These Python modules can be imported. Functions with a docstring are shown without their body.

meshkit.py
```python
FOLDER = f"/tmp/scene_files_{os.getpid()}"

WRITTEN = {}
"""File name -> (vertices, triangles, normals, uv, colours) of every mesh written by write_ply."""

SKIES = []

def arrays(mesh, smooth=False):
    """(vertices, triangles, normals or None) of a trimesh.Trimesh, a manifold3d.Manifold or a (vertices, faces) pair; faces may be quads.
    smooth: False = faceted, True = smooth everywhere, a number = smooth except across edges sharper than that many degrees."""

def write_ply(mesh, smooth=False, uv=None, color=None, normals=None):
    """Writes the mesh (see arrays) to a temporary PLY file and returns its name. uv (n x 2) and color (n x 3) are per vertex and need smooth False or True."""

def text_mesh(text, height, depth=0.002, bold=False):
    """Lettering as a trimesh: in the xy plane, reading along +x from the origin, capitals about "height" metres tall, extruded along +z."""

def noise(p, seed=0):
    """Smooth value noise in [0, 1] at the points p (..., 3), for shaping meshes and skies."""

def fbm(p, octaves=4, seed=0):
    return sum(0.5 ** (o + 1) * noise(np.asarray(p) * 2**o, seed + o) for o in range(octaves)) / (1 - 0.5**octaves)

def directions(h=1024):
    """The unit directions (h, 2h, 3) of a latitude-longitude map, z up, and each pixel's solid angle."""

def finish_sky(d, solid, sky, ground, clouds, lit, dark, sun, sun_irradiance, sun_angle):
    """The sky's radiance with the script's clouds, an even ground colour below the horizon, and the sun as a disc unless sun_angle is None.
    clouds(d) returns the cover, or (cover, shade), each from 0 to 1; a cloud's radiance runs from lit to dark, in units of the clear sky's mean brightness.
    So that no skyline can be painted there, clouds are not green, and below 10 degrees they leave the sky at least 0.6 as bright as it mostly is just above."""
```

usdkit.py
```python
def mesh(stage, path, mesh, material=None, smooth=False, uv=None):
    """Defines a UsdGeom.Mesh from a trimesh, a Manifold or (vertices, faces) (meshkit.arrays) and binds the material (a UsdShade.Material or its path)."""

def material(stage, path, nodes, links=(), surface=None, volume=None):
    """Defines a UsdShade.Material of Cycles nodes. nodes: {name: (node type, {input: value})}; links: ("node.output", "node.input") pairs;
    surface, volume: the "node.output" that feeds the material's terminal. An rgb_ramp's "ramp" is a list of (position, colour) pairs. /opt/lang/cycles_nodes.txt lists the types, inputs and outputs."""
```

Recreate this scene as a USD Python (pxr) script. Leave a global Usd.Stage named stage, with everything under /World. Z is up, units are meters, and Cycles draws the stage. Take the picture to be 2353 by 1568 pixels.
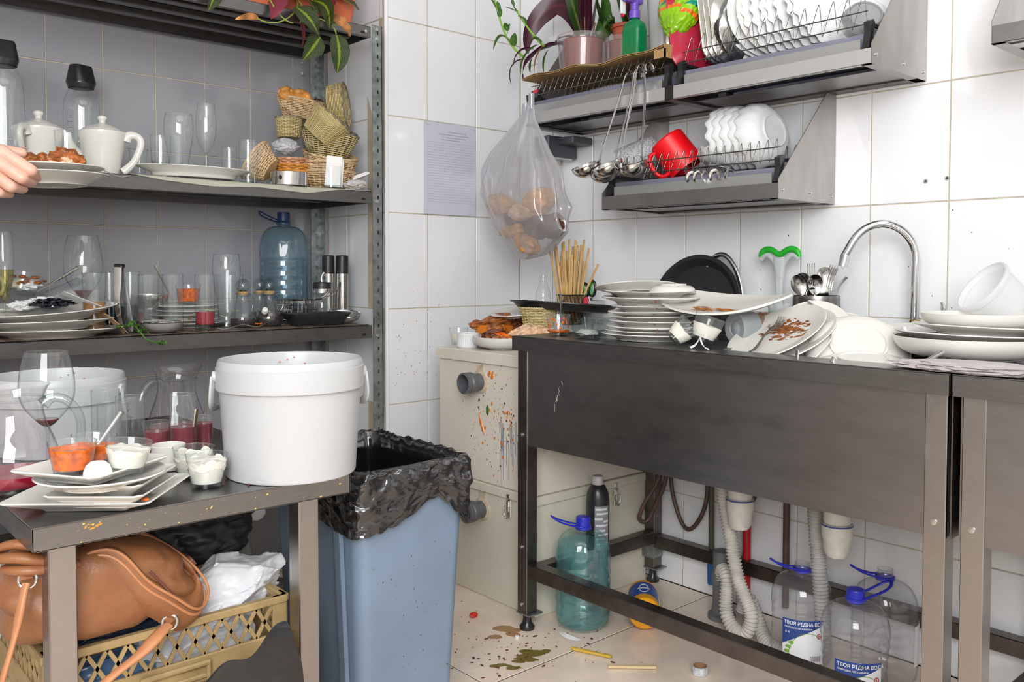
import math, random, numpy as np, trimesh, usdkit
from pxr import Usd, UsdGeom, UsdLux, UsdShade, Gf, Sdf
from shapely.geometry import Polygon, Point, box as sbox, LineString
from shapely import union_all, affinity
import meshkit
from meshkit import text_mesh, fbm, noise
PI = math.pi
stage = Usd.Stage.CreateInMemory()
UsdGeom.SetStageUpAxis(stage, 'Z'); UsdGeom.SetStageMetersPerUnit(stage, 1.0)
UsdGeom.Xform.Define(stage, '/World'); UsdGeom.Scope.Define(stage, '/World/Looks')

# ---------------------------------------------------------------- camera, lights, exposure
EXPOSURE = -0.40
cam = UsdGeom.Camera.Define(stage, '/World/camera')
cam.CreateHorizontalApertureAttr(36.0); cam.CreateVerticalApertureAttr(24.0)
cam.CreateFocalLengthAttr(36.0 * 2016.91 / 2353)
cam.CreateHorizontalApertureOffsetAttr(-13.5 / 2353 * 36.0); cam.CreateVerticalApertureOffsetAttr(-92.8 / 2353 * 36.0)
cam.CreateClippingRangeAttr((0.05, 100)); cam.CreateExposureAttr(EXPOSURE)
_r, _u, _f = (0.74627272, -0.66563735, 0.00198833), (0.02227195, 0.02795517, 0.99936103), (0.66526761, 0.74575159, -0.03568722)
cam.AddTransformOp().Set(Gf.Matrix4d(*_r, 0, *_u, 0, *[-c for c in _f], 0, -2.27392042, -2.53834428, 1.02677252, 1))

def rect_light(name, loc, target, w, h, power, color=(1, 1, 1)):
    l = UsdLux.RectLight.Define(stage, '/World/' + name)
    l.CreateWidthAttr(w); l.CreateHeightAttr(h); l.CreateIntensityAttr(power); l.CreateColorAttr(Gf.Vec3f(*color))
    z = np.array(loc, float) - np.array(target, float); z /= np.linalg.norm(z)
    x = np.cross([0, 1, 0] if abs(z[2]) > .9 else [0, 0, 1], z); x /= np.linalg.norm(x); y = np.cross(z, x)
    l.AddTransformOp().Set(Gf.Matrix4d(*x, 0, *y, 0, *z, 0, *loc, 1))
    return l
rect_light('unseen_ceiling_lamp', (-1.5, -2.3, 2.66), (-1.45, -2.0, 0), 2.2, 1.6, 2.4, (.975, .985, 1))  # out of view overhead, softly lights the whole scene
rect_light('unseen_softbox_light', (-3.0, -3.3, 1.8), (-.4, -1.0, 1.0), 1.6, 1.4, 19, (.975, .985, 1))  # out of view behind the camera, placed to light the walls and rack
dome = UsdLux.DomeLight.Define(stage, '/World/ambient_dome'); dome.CreateIntensityAttr(0.0)

# ---------------------------------------------------------------- helpers
_used = {}
def numbered(path):
    n = _used.get(path, -1) + 1; _used[path] = n
    return path if n == 0 else '%s_%03d' % (path, n)
def setd(p, label=None, cat=None, group=None, kind=None):
    for k, v in (('label', label), ('category', cat), ('group', group), ('kind', kind)):
        if v: p.SetCustomDataByKey(k, v)
    return p
def mat4(loc=(0, 0, 0), rot=(0, 0, 0), s=1.0):
    if np.ndim(rot) == 2: R = np.array(rot, float)
    else: R = trimesh.transformations.euler_matrix(*np.radians(rot), 'sxyz')[:3, :3]
    S = np.diag(np.broadcast_to(np.asarray(s, float), 3))
    T = np.eye(4); T[:3, :3] = R @ S; T[:3, 3] = loc
    return T
def thing(name, label, cat, loc=(0, 0, 0), rot=(0, 0, 0), s=1.0, group=None, kind=None):
    x = UsdGeom.Xform.Define(stage, numbered('/World/' + name))
    x.AddTransformOp().Set(Gf.Matrix4d(mat4(loc, rot, s).T.tolist()))
    return setd(x.GetPrim(), label, cat, group, kind)
def part(name, mesh, m, parent=None, label=None, smooth=35, kind=None, cat=None, group=None):
    base = (str(parent.GetPath()) if parent is not None else '/World') + '/' + name
    p = usdkit.mesh(stage, numbered(base), J(mesh), m, smooth=smooth).GetPrim()
    return setd(p, label, cat, group, kind)
def dup(src, label=None, loc=(0, 0, 0), rot=(0, 0, 0), s=1.0, group=None, name=None):
    was = src.GetCustomData()
    r = thing(name or src.GetName().rstrip('0123456789').rstrip('_'), label or was['label'], was['category'], loc, rot, s, group or was.get('group'))
    r.GetReferences().AddInternalReference(src.GetPath()); r.SetInstanceable(True)
    return r
def J(m):
    if isinstance(m, (list, tuple)) and not (len(m) == 2 and isinstance(m[0], np.ndarray)):
        m = [J(a) for a in m]
        return m[0] if len(m) == 1 else trimesh.util.concatenate(m)
    if isinstance(m, tuple): return trimesh.Trimesh(m[0], tri(m[1]), process=False)
    return m
def tri(f):
    f = np.asarray(f)
    return np.vstack([f[:, [0, 1, 2]], f[:, [0, 2, 3]]]) if f.shape[1] == 4 else f
def mv(m, loc=(0, 0, 0), rot=(0, 0, 0), s=1.0):
    m = J(m).copy(); m.apply_transform(mat4(loc, rot, s)); return m
def bx(x0, y0, z0, x1, y1, z1, c=0.0):
    """box between two corners with chamfered edges"""
    lo, hi = np.minimum((x0, y0, z0), (x1, y1, z1)), np.maximum((x0, y0, z0), (x1, y1, z1))
    c = min(c, *(0.49 * (hi - lo)))
    if c <= 0: return trimesh.creation.box(bounds=[lo, hi])
    pts = []
    for k in range(3):
        a, b = lo + c, hi - c
        a[k], b[k] = lo[k], hi[k]
        pts += [(p, q, r) for p in (a[0], b[0]) for q in (a[1], b[1]) for r in (a[2], b[2])]
    return trimesh.convex.convex_hull(np.array(pts))
def lathe(prof, n=40, close=False, sx=1.0, sy=1.0, ang=None):
    """revolve (r,z) pairs about z; r=0 ends are capped to a point"""
    prof = np.array(prof, float); k = len(prof)
    t = np.linspace(0, 2 * PI, n, endpoint=False)
    v = np.stack([prof[:, 0, None] * np.cos(t) * sx, prof[:, 0, None] * np.sin(t) * sy, np.repeat(prof[:, 1, None], n, 1)], -1).reshape(-1, 3)
    i = np.arange(n); j = (i + 1) % n; f = []
    for a in range(k - 1):
        q = np.stack([a * n + i, a * n + j, (a + 1) * n + j, (a + 1) * n + i], 1)
        if prof[a, 0] < 1e-7: f.append(q[:, [0, 2, 3]])
        elif prof[a + 1, 0] < 1e-7: f.append(q[:, [0, 1, 2]])
        else: f += [q[:, [0, 1, 2]], q[:, [0, 2, 3]]]
    return trimesh.Trimesh(v, np.vstack(f), process=False)
def spl(pts, n=24):
    """smooth curve through points"""
    from scipy.interpolate import CubicSpline
    p = np.array(pts, float); d = np.r_[0, np.cumsum(np.linalg.norm(np.diff(p, axis=0), axis=1) + 1e-9)]
    return CubicSpline(d, p)(np.linspace(0, d[-1], n))
def tube(path, r, n=10, caps=True, flat=1.0, up=None):
    """sweep a circle (or ellipse, flat<1) along a path; r may vary"""
    p = np.array(path, float); m = len(p); r = np.broadcast_to(np.asarray(r, float), m)
    t = np.gradient(p, axis=0); t /= np.linalg.norm(t, axis=1)[:, None] + 1e-12
    a = np.array(up, float) if up is not None else (np.array([0, 0, 1.]) if abs(t[0][2]) < .9 else np.array([1., 0, 0]))
    N = []
    for k in range(m):
        a = a - t[k] * (a @ t[k]); a /= np.linalg.norm(a) + 1e-12; N.append(a)
    N = np.array(N); Bn = np.cross(t, N)
    th = np.linspace(0, 2 * PI, n, endpoint=False)
    v = p[:, None] + r[:, None, None] * (N[:, None] * np.cos(th)[None, :, None] * flat + Bn[:, None] * np.sin(th)[None, :, None])
    v = v.reshape(-1, 3); i = np.arange(n); j = (i + 1) % n; f = []
    for k in range(m - 1):
        f += [np.stack([k * n + i, k * n + j, (k + 1) * n + j], 1), np.stack([k * n + i, (k + 1) * n + j, (k + 1) * n + i], 1)]
    if caps:
        v = np.vstack([v, p[0], p[-1]])
        f += [np.stack([j, i, np.full(n, m * n)], 1), np.stack([(m - 1) * n + i, (m - 1) * n + j, np.full(n, m * n + 1)], 1)]
    return trimesh.Trimesh(v, np.vstack(f), process=False)
def seg(a, b, r, n=8): return tube([a, b], r, n)
def bar(a, b, w, h, up=(0, 0, 1)):
    """rectangular bar from a to b"""
    a, b = np.array(a, float), np.array(b, float); t = b - a; L = np.linalg.norm(t); t /= L
    s = np.cross(up, t); s /= np.linalg.norm(s); u = np.cross(t, s)
    m = bx(0, -w / 2, -h / 2, L, w / 2, h / 2, min(w, h) * .12)
    T = np.eye(4); T[:3, 0], T[:3, 1], T[:3, 2], T[:3, 3] = t, s, u, a
    m.apply_transform(T); return m
def ext(poly, h, z=0.0):
    ps = getattr(poly, 'geoms', [poly]); out = []
    for g in ps:
        if g.is_empty: continue
        m = trimesh.creation.extrude_polygon(g, h, engine='earcut'); m.apply_translation([0, 0, z]); out.append(m)
    return J(out)
def grid(fn, nu, nv, cu=False, cv=False):
    """surface from fn(u,v)->(…,3) with u,v in [0,1]"""
    u = np.linspace(0, 1, nu, endpoint=not cu); v = np.linspace(0, 1, nv, endpoint=not cv)
    U, V = np.meshgrid(u, v, indexing='ij'); P = np.asarray(fn(U, V)).reshape(-1, 3) if not isinstance(fn(U, V), tuple) else np.stack([np.broadcast_to(a, U.shape) for a in fn(U, V)], -1).reshape(-1, 3)
    iu = np.arange(nu if cu else nu - 1); iv = np.arange(nv if cv else nv - 1)
    A, B = np.meshgrid(iu, iv, indexing='ij'); A1, B1 = (A + 1) % nu, (B + 1) % nv
    q = np.stack([A * nv + B, A1 * nv + B, A1 * nv + B1, A * nv + B1], -1).reshape(-1, 4)
    return trimesh.Trimesh(P, tri(q), process=False)
def shell(m, t):
    """give an open surface a thickness t along its normals"""
    m = J(m); n = m.vertex_normals; k = len(m.vertices)
    v = np.vstack([m.vertices, m.vertices - n * t]); f = [m.faces, m.faces[:, ::-1] + k]
    e = np.sort(m.edges, axis=1); u, idx, c = np.unique(e, axis=0, return_index=True, return_counts=True)
    b = m.edges[idx[c == 1]]
    if len(b): f += [np.stack([b[:, 1], b[:, 0], b[:, 0] + k], 1), np.stack([b[:, 1], b[:, 0] + k, b[:, 1] + k], 1)]
    return trimesh.Trimesh(v, np.vstack(f), process=False)
def blob(r, sx=1, sy=1, sz=1, amp=.2, fr=3.0, seed=0, sub=3):
    m = trimesh.creation.icosphere(sub, 1.0); v = m.vertices
    d = 1 + amp * (2 * fbm(v * fr + seed * 7.3, 3, seed) - 1)
    m.vertices = v * d[:, None] * r * np.array([sx, sy, sz]); return m
def facets(r, sx, sy, sz, seed, n=34, amp=.10, sub=5, spread=.30):
    """crumpled film: a rounded polytope of random planes with crisp creases"""
    g = np.random.default_rng(seed); N = g.normal(size=(n, 3)); N /= np.linalg.norm(N, axis=1)[:, None]; D = 1 - spread * g.random(n)
    m = trimesh.creation.icosphere(sub, 1.0); v = m.vertices; q = (v @ N.T) / D
    k = 1 / np.maximum(q.max(1), .3); top2 = np.sort(q, 1)[:, -2:]; crease = np.exp(-((top2[:, 1] - top2[:, 0]) / .05) ** 2)
    rad = k * (1 + amp * (fbm(v * 2.6 + seed, 3, seed) - .5) * 2 - .0 * crease + .045 * crease * np.sign(fbm(v * 1.7 + seed * 2, 2, seed + 3) - .5))
    m.vertices = v * rad[:, None] * r * np.array([sx, sy, sz]); return m
def ringed(r0, r1, z0, z1): return [(r0, z0), (r1, z0), (r1, z1), (r0, z1)]

# ---------------------------------------------------------------- materials
LK = '/World/Looks/'
def pm(name, col, rough=.5, metal=0., var=0., vs=20., bump=0., bs=200., rv=0., stretch=None, **kw):
    """principled material; var: colour variation, bump: fine relief, rv: roughness variation, stretch: scaling of the noise space"""
    nodes = {'p': ('principled_bsdf', {'base_color': col, 'roughness': rough, 'metallic': metal, **kw}), 'g': ('texture_coordinate', {})}
    links = []
    src = 'g.object'
    if stretch:
        nodes['mp'] = ('mapping', {'scale': stretch}); links.append(('g.object', 'mp.vector')); src = 'mp.vector'
    if var:
        c = np.array(col)
        nodes['n'] = ('noise_texture', {'scale': vs, 'detail': 4.0}); nodes['r'] = ('rgb_ramp', {'ramp': [(.3, tuple(c * (1 - var))), (.7, tuple(np.minimum(c * (1 + var), 1)))]})
        links += [(src, 'n.vector'), ('n.fac', 'r.fac'), ('r.color', 'p.base_color')]
    if rv:
        nodes['n2'] = ('noise_texture', {'scale': vs * 1.7 + 3, 'detail': 5.0}); nodes['m2'] = ('map_range', {'from_min': .3, 'from_max': .7, 'to_min': max(rough - rv, .02), 'to_max': rough + rv})
        links += [(src, 'n2.vector'), ('n2.fac', 'm2.value'), ('m2.result', 'p.roughness')]
    if bump:
        nodes['n3'] = ('noise_texture', {'scale': bs, 'detail': 3.0}); nodes['b'] = ('bump', {'strength': bump, 'distance': .002})
        links += [(src, 'n3.vector'), ('n3.fac', 'b.height'), ('b.normal', 'p.normal')]
    return usdkit.material(stage, LK + name, nodes, links, surface='p.BSDF')
def glassm(name, tint=(.96, .98, .98), edge=(.34, .37, .38), rough=.06, ior=1.5, body=None, bodyfac=0.0, blend=.35):
    """thin glass or clear plastic: see-through, darker where seen edge on, mirror by fresnel, with a share of milky body"""
    nodes = {'t': ('transparent_bsdf', {}), 'lw': ('layer_weight', {'blend': .5}), 'r': ('rgb_ramp', {'ramp': [(0, tint), (.58, tint), (.80, tuple(.55 * np.array(tint) + .45 * np.array(edge))), (.94, edge), (1, tuple(.5 * np.array(edge)))]}),
             'g': ('glossy_bsdf', {'color': (1, 1, 1), 'roughness': rough}), 'f': ('rgb_ramp', {'ramp': [(0, (.05,) * 3), (.45, (.06,) * 3), (.70, (.14,) * 3), (.85, (.34,) * 3), (1, (.85,) * 3)]}), 'm': ('mix_closure', {})}
    links = [('lw.facing', 'r.fac'), ('r.color', 't.color'), ('lw.facing', 'f.fac'), ('f.color', 'm.fac'), ('t.BSDF', 'm.closure1'), ('g.BSDF', 'm.closure2')]
    out = 'm.closure'
    if bodyfac:
        nodes['d'] = ('principled_bsdf', {'base_color': body, 'roughness': .35}); nodes['m2'] = ('mix_closure', {'fac': bodyfac})
        links += [('m.closure', 'm2.closure1'), ('d.BSDF', 'm2.closure2')]; out = 'm2.closure'
    return usdkit.material(stage, LK + name, nodes, links, surface=out)

WHITE_CER = pm('white_ceramic', (.66, .645, .60), .12, rv=.05, vs=6)
PURE_CER = pm('white_opal_glass', (.72, .74, .745), .1)
STEEL = pm('brushed_steel', (.24, .232, .226), .30, 1., rv=.04, vs=5, stretch=(1, 1, 6))
STEEL_D = pm('dark_sheet_steel', (.34, .325, .32), .36, 1., var=.04, vs=7, rv=.04)
STEEL_S = pm('shiny_steel', (.66, .65, .63), .16, 1., rv=.05, vs=30)
CHROME = pm('chrome', (.72, .73, .75), .06, 1.)
GALV = pm('galvanised_steel', (.27, .295, .295), .42, .85, var=.30, vs=45, rv=.1)
BLACK_P = pm('black_plastic', (.018, .018, .02), .3, rv=.08)
BLACK_H = pm('black_hole', (.006, .006, .006), .8)
GLASS = glassm('clear_glass', body=(.8, .82, .83), bodyfac=.035)
GLASS_B = glassm('clear_glass_thick', (.88, .92, .92), (.25, .3, .3), blend=.5)
GLASS_P = glassm('clear_plastic', (.95, .955, .96), (.55, .57, .6), .06, 1.45, (.8, .82, .85), .05)
# ---------------------------------------------------------------- room shell
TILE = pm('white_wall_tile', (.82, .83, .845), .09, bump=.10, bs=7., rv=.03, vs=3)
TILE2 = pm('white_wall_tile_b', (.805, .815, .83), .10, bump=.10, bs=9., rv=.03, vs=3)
TILE_P = pm('light_balanced_pillar_tile', (.745, .755, .775), .09, bump=.10, bs=7., rv=.03, vs=3)  # darker than the right-wall tile; light balance between walls put into the colour
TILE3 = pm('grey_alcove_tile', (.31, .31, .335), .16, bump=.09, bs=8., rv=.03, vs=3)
UNSEEN_WALL = pm('unseen_bounce_wall', (.68, .67, .66), .7)  # walls out of view; tone set by how much light they bounce back
GROUT = pm('beige_grout', (.52, .455, .345), .9, var=.2, vs=15)
FLOOR_T = pm('beige_floor_tile', (.82, .68, .56), .24, var=.10, vs=6, rv=.10, bump=.03, bs=40)
FLOOR_G = pm('dark_floor_grout', (.07, .055, .045), .9)
PLASTER = pm('painted_plaster', (.74, .74, .72), .8)
X, Y, Z = np.eye(3)
def wall(name, O, ex, ey, en, w0, w1, h0, h1, tw, th, ox, oz, mats, rnd, thick=.12, gap=.0016, wname='tile'):
    """wall slab with grout face and one mesh per tile. O: a point of the face, ex/ey its axes, en outwards; tile joints at ox+k*tw, oz+k*th"""
    O, ex, ey, en = (np.array(a, float) for a in (O, ex, ey, en))
    T = np.eye(4); T[:3, 0], T[:3, 1], T[:3, 2], T[:3, 3] = ex, ey, en, O
    flip = np.linalg.det(T[:3, :3]) < 0
    x = UsdGeom.Xform.Define(stage, '/World/' + name).GetPrim(); setd(x, kind='structure')
    b = bx(w0, h0, -thick, w1, h1, -.002); b.apply_transform(T)
    if flip: b.invert()
    part('grout_bed', b, mats[-1], x, smooth=False)
    xs = np.r_[w0, [v for v in ox + tw * np.arange(-60, 60) if w0 + .012 < v < w1 - .012], w1]
    zs = np.r_[h0, [v for v in oz + th * np.arange(-60, 60) if h0 + .012 < v < h1 - .012], h1]
    for i in range(len(xs) - 1):
        for k in range(len(zs) - 1):
            a0, a1, b0, b1 = xs[i] + gap, xs[i + 1] - gap, zs[k] + gap, zs[k + 1] - gap
            d = rnd.uniform(-.0004, .0004); c = .0012; q = rnd.uniform(-.0004, .0004, 4)
            v = [(a0, b0, -.004), (a1, b0, -.004), (a1, b1, -.004), (a0, b1, -.004), (a0, b0, d - c), (a1, b0, d - c), (a1, b1, d - c), (a0, b1, d - c),
                 (a0 + c, b0 + c, d + q[0]), (a1 - c, b0 + c, d + q[1]), (a1 - c, b1 - c, d + q[2]), (a0 + c, b1 - c, d + q[3])]
            f = [(0, 1, 5, 4), (1, 2, 6, 5), (2, 3, 7, 6), (3, 0, 4, 7), (4, 5, 9, 8), (5, 6, 10, 9), (6, 7, 11, 10), (7, 4, 8, 11), (8, 9, 10, 11)]
            m = trimesh.Trimesh(np.array(v), tri(np.array(f)), process=False); m.apply_transform(T)
            if flip: m.invert()
            part(wname, m, mats[rnd.integers(len(mats) - 1)], x, smooth=False)
    return x
rg = np.random.default_rng(5)
wr = wall('wall_right', (0, 0, 0), (0, -1, 0), Z, (-1, 0, 0), 0, 3.0, 0, 2.4, .2038, .3, 1.6096 - .2038 * 7, 0.0, [TILE, TILE, TILE2, GROUT], rg)
wb = wall('wall_back', (0, 0, 0), (-1, 0, 0), Z, (0, -1, 0), 0, .6097, 0, 2.4, .2189, .3306, 0, 1.2198, [TILE_P, TILE_P, GROUT], rg)
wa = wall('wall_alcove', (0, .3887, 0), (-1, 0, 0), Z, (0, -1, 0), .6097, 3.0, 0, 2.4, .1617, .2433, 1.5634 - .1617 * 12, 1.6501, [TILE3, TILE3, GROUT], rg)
ws = wall('wall_side', (-.6097, 0, 0), (0, 1, 0), Z, (-1, 0, 0), .004, .3887, 0, 2.4, .2189, .3306, .26, 1.2192, [TILE2, TILE2, GROUT], rg)
wl = wall('floor', (-.911, -.90, 0), X, Y, Z, -2.6, .911, -3.1, 1.29, .911, .90, 0, 0, [FLOOR_T, FLOOR_T, FLOOR_G], rg, gap=.002)
part('ceiling', bx(-3.6, -4.3, 2.7, .12, .6, 2.8), PLASTER, kind='structure', smooth=False)
part('wall_front', bx(-3.6, -4.3, -.12, .12, -4.2, 2.7), UNSEEN_WALL, kind='structure', smooth=False)
part('wall_left', bx(-3.7, -4.3, -.12, -3.6, .6, 2.7), UNSEEN_WALL, kind='structure', smooth=False)
part('trim_1', bx(-.617, -.0065, 0, -.603, .0075, 2.4, .005), pm('white_trim', (.8, .81, .83), .25), kind='structure')
for nm, m in (('wall_upper_right', bx(0, -4.2, 2.4, .12, .0, 2.7)), ('wall_upper_back', bx(-.6, 0, 2.4, 0, .12, 2.7)), ('wall_upper_alcove', bx(-3.6, .3887, 2.4, -.6, .5, 2.7)), ('wall_lower_right', bx(0, -4.2, 0, .12, -3.0, 2.4)), ('wall_lower_alcove', bx(-3.6, .3887, 0, -3.0, .5, 2.4)), ('floor_rear', bx(-3.6, -4.2, -.12, 0.12, -4.0, 0))):
    part(nm, m, PLASTER, kind='structure', smooth=False)
part('trim_2', bx(-.0012, -.0035, 0, .004, .002, 2.4), GROUT, kind='structure', smooth=False)
part('trim_3', bx(-.6135, .3855, 0, -.609, .392, 2.4), GROUT, kind='structure', smooth=False)
# ---------------------------------------------------------------- metal storage rack in the alcove
SCREW = pm('screw_steel', (.6, .6, .58), .3, 1.)
def screw(p, n, r=.006):
    n = np.array(n, float); m = lathe([(0, .004), (r * .4, .004), (r * .5, .003), (r, .0028), (r * 1.05, .0012), (r * 1.05, 0)], 14)
    m.apply_transform(trimesh.geometry.align_vectors([0, 0, 1], n)); m.apply_translation(p); return m
RK = thing('storage_rack', 'tall grey slotted-steel storage rack with three loaded shelves in the tiled alcove', 'rack')
RX0, RX1, RY0, RY1 = -2.30, -.705, -.055, .362
def slotted(h, w=.038):
    p = sbox(0, 0, w, h); k = []
    for j in range(int(h / .0385) - 1):
        zc = h - .024 - j * .0385
        k.append(LineString([(w * .45, zc - .003), (w * .45, zc + .003)]).buffer(.0033, 6))
    return p.difference(union_all(k))
H = 1.826
for (px, sx) in ((RX1 + .043, -1), (RX0, 1)):
    for (py, sy) in ((RY0, 1), (RY1, -1)):
        a = mv(ext(slotted(H), .002), rot=(90, 0, 0)); b = mv(ext(slotted(H), .002), rot=(90, 0, 90))
        if sx < 0: a.apply_transform(np.diag([-1, 1, 1, 1])); a.invert()
        if sy < 0: b.apply_transform(np.diag([1, -1, 1, 1])); b.invert()
        a.apply_translation([px, py + (0 if sy < 0 else .002), 0]); b.apply_translation([px - (0 if sx > 0 else .002), py, 0])
        part('post', [a, b], GALV, RK, smooth=False)
SHELF_M = pm('grey_shelf_steel', (.155, .148, .145), .34, .9, var=.035, vs=9, rv=.04, stretch=(1, 4, 4))
def rack_shelf(zt, zb, drop):
    y0, y1, x0, x1 = RY0 + .0, RY1 - .003, RX0 + .003, RX1
    ms = [bx(x0, y0, zt - .0015, x1, y1, zt), bx(x0, y0, zb, x1, y0 + .002, zt, .0005), bx(x0, y0 + .002, zb, x1, y0 + .016, zb + .0015),
          bx(x0, y1 - .002, zb - drop, x1, y1, zt), bx(x0, y1 - .016, zb - drop, x1, y1 - .002, zb - drop + .0015),
          bx(x1 - .002, y0 + .002, zb, x1, y1 - .002, zt - .0015), bx(x0, y0 + .002, zb, x0 + .002, y1 - .002, zt - .0015)]
    for yy in (.09, .19, .29):
        ms.append(bx(x0 + .01, y0 + yy, zt - .022, x1 - .02, y0 + yy + .035, zt - .0015, .003))
    p = part('shelf', ms, SHELF_M, RK, smooth=False)
    slot = [mv(ext(LineString([(-.004, 0), (.004, 0)]).buffer(.0034, 6), .0012), (x1 - .03, y0 + .0003, zb + .012), (90, 0, 0))]
    part('slot', slot, BLACK_H, p, smooth=False)
for zt, zb in ((1.818, 1.784), (1.2818, 1.2433), (.8408, .799), (.36, .322)):
    rack_shelf(zt, zb, .0)
for z in (1.812, 1.782, 1.25, .805):
    part('bolt', screw((RX1 + .022, RY0, z), (0, -1, 0), .0052), SCREW, RK)
part('bolt', screw((RX1 - .02, RY0, 1.80), (0, -1, 0), .005), SCREW, RK)
for z in (1.77, 1.73): part('bolt', screw((RX1 - .03, RY1 - .004, z), (0, -1, 0), .005), SCREW, RK)

# ---------------------------------------------------------------- stainless sink tables against the right wall
def sink_table(name, label, y0, y1, apron=True, x0=-.645):
    t = thing(name, label, 'sink table')
    zt, zb = .84, .80
    return t, zt, zb
SINK_L = pm('sink_front_steel', (.27, .255, .25), .36, 1., var=.04, vs=4, rv=.03, stretch=(1, 1, 3))
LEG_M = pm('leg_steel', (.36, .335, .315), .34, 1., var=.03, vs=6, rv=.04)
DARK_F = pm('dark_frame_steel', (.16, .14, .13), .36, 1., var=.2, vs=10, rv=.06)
def sink_leg(t, x, y, m, w=.04, dx=.04, foot=True, sc=True):
    l = part('leg', [bx(x, y - w, .05, x + dx, y, .80, .0015)], m, t, smooth=False)
    if foot:
        part('foot_plate', bx(x - .002, y - w - .012, .046, x + dx + .012, y + .002, .05), GALV, l, smooth=False)
        part('rubber_foot', mv(lathe([(0, 0), (.021, 0), (.022, .008), (.013, .02), (.011, .046), (0, .046)], 20), (x + dx / 2, y - w / 2, 0)), BLACK_P, l)
    if sc:
        for z in (.075, .24, .56): part('rivet', screw((x, y - w * .5, z), (-1, 0, 0), .0055), SCREW, l)
    return l
def sink(name, label, y0, y1, basins):
    t = thing(name, label, 'sink table'); x0 = -.645
    top = sbox(x0, y1, -.004, y0); holes = [sbox(a, c, b, d).buffer(-.03).buffer(.03, 6) for (a, b, c, d) in basins]
    tp = ext(top.difference(union_all(holes)) if holes else top, .0025, .8375)
    part('worktop', [tp, bx(x0, y1, .80, x0 + .002, y0, .8388, .0006), bx(x0, y1, .80, -.004, y1 + .002, .838), bx(x0, y0 - .002, .80, -.004, y0, .838),
                     bx(x0 + .001, y1, .80, x0 + .02, y0, .802), bx(-.03, y1, .84, -.004, y0, .862, .004)], STEEL, t, smooth=False)
    for h in holes:
        x_0, y_0, x_1, y_1 = h.bounds
        wl = ext(h.difference(h.buffer(-.002)), .2, .638); bt = ext(h, .003, .636)
        b = part('basin', [wl, bt], STEEL, t, smooth=False)
    part('apron', bx(x0 + .024, y1 + .012, .532, x0 + .028, y0 - .012, .80), SINK_L, t, smooth=False)
    part('side_panel', bx(x0 + .03, y0 - .008, .532, -.04, y0 - .005, .80), SINK_L, t, smooth=False)
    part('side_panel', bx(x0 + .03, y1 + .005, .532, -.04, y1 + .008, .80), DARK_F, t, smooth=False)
    return t
S1 = sink('sink_table', 'long stainless steel double sink table piled with dirty dishes', -.6887, -1.882, [(-.555, -.10, -1.82, -1.318), (-.335, -.10, -1.25, -.98)])
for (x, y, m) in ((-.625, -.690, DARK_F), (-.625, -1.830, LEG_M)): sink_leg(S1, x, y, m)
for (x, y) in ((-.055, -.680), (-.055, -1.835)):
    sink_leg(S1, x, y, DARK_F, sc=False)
FR = DARK_F
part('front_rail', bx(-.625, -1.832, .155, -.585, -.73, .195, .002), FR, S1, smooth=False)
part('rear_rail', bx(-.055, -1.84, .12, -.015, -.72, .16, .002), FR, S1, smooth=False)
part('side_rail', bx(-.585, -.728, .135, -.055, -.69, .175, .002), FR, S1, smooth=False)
S2 = sink('sink_table', 'second stainless sink table cut off by the right edge of the photo', -1.8855, -2.9, [])
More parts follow.
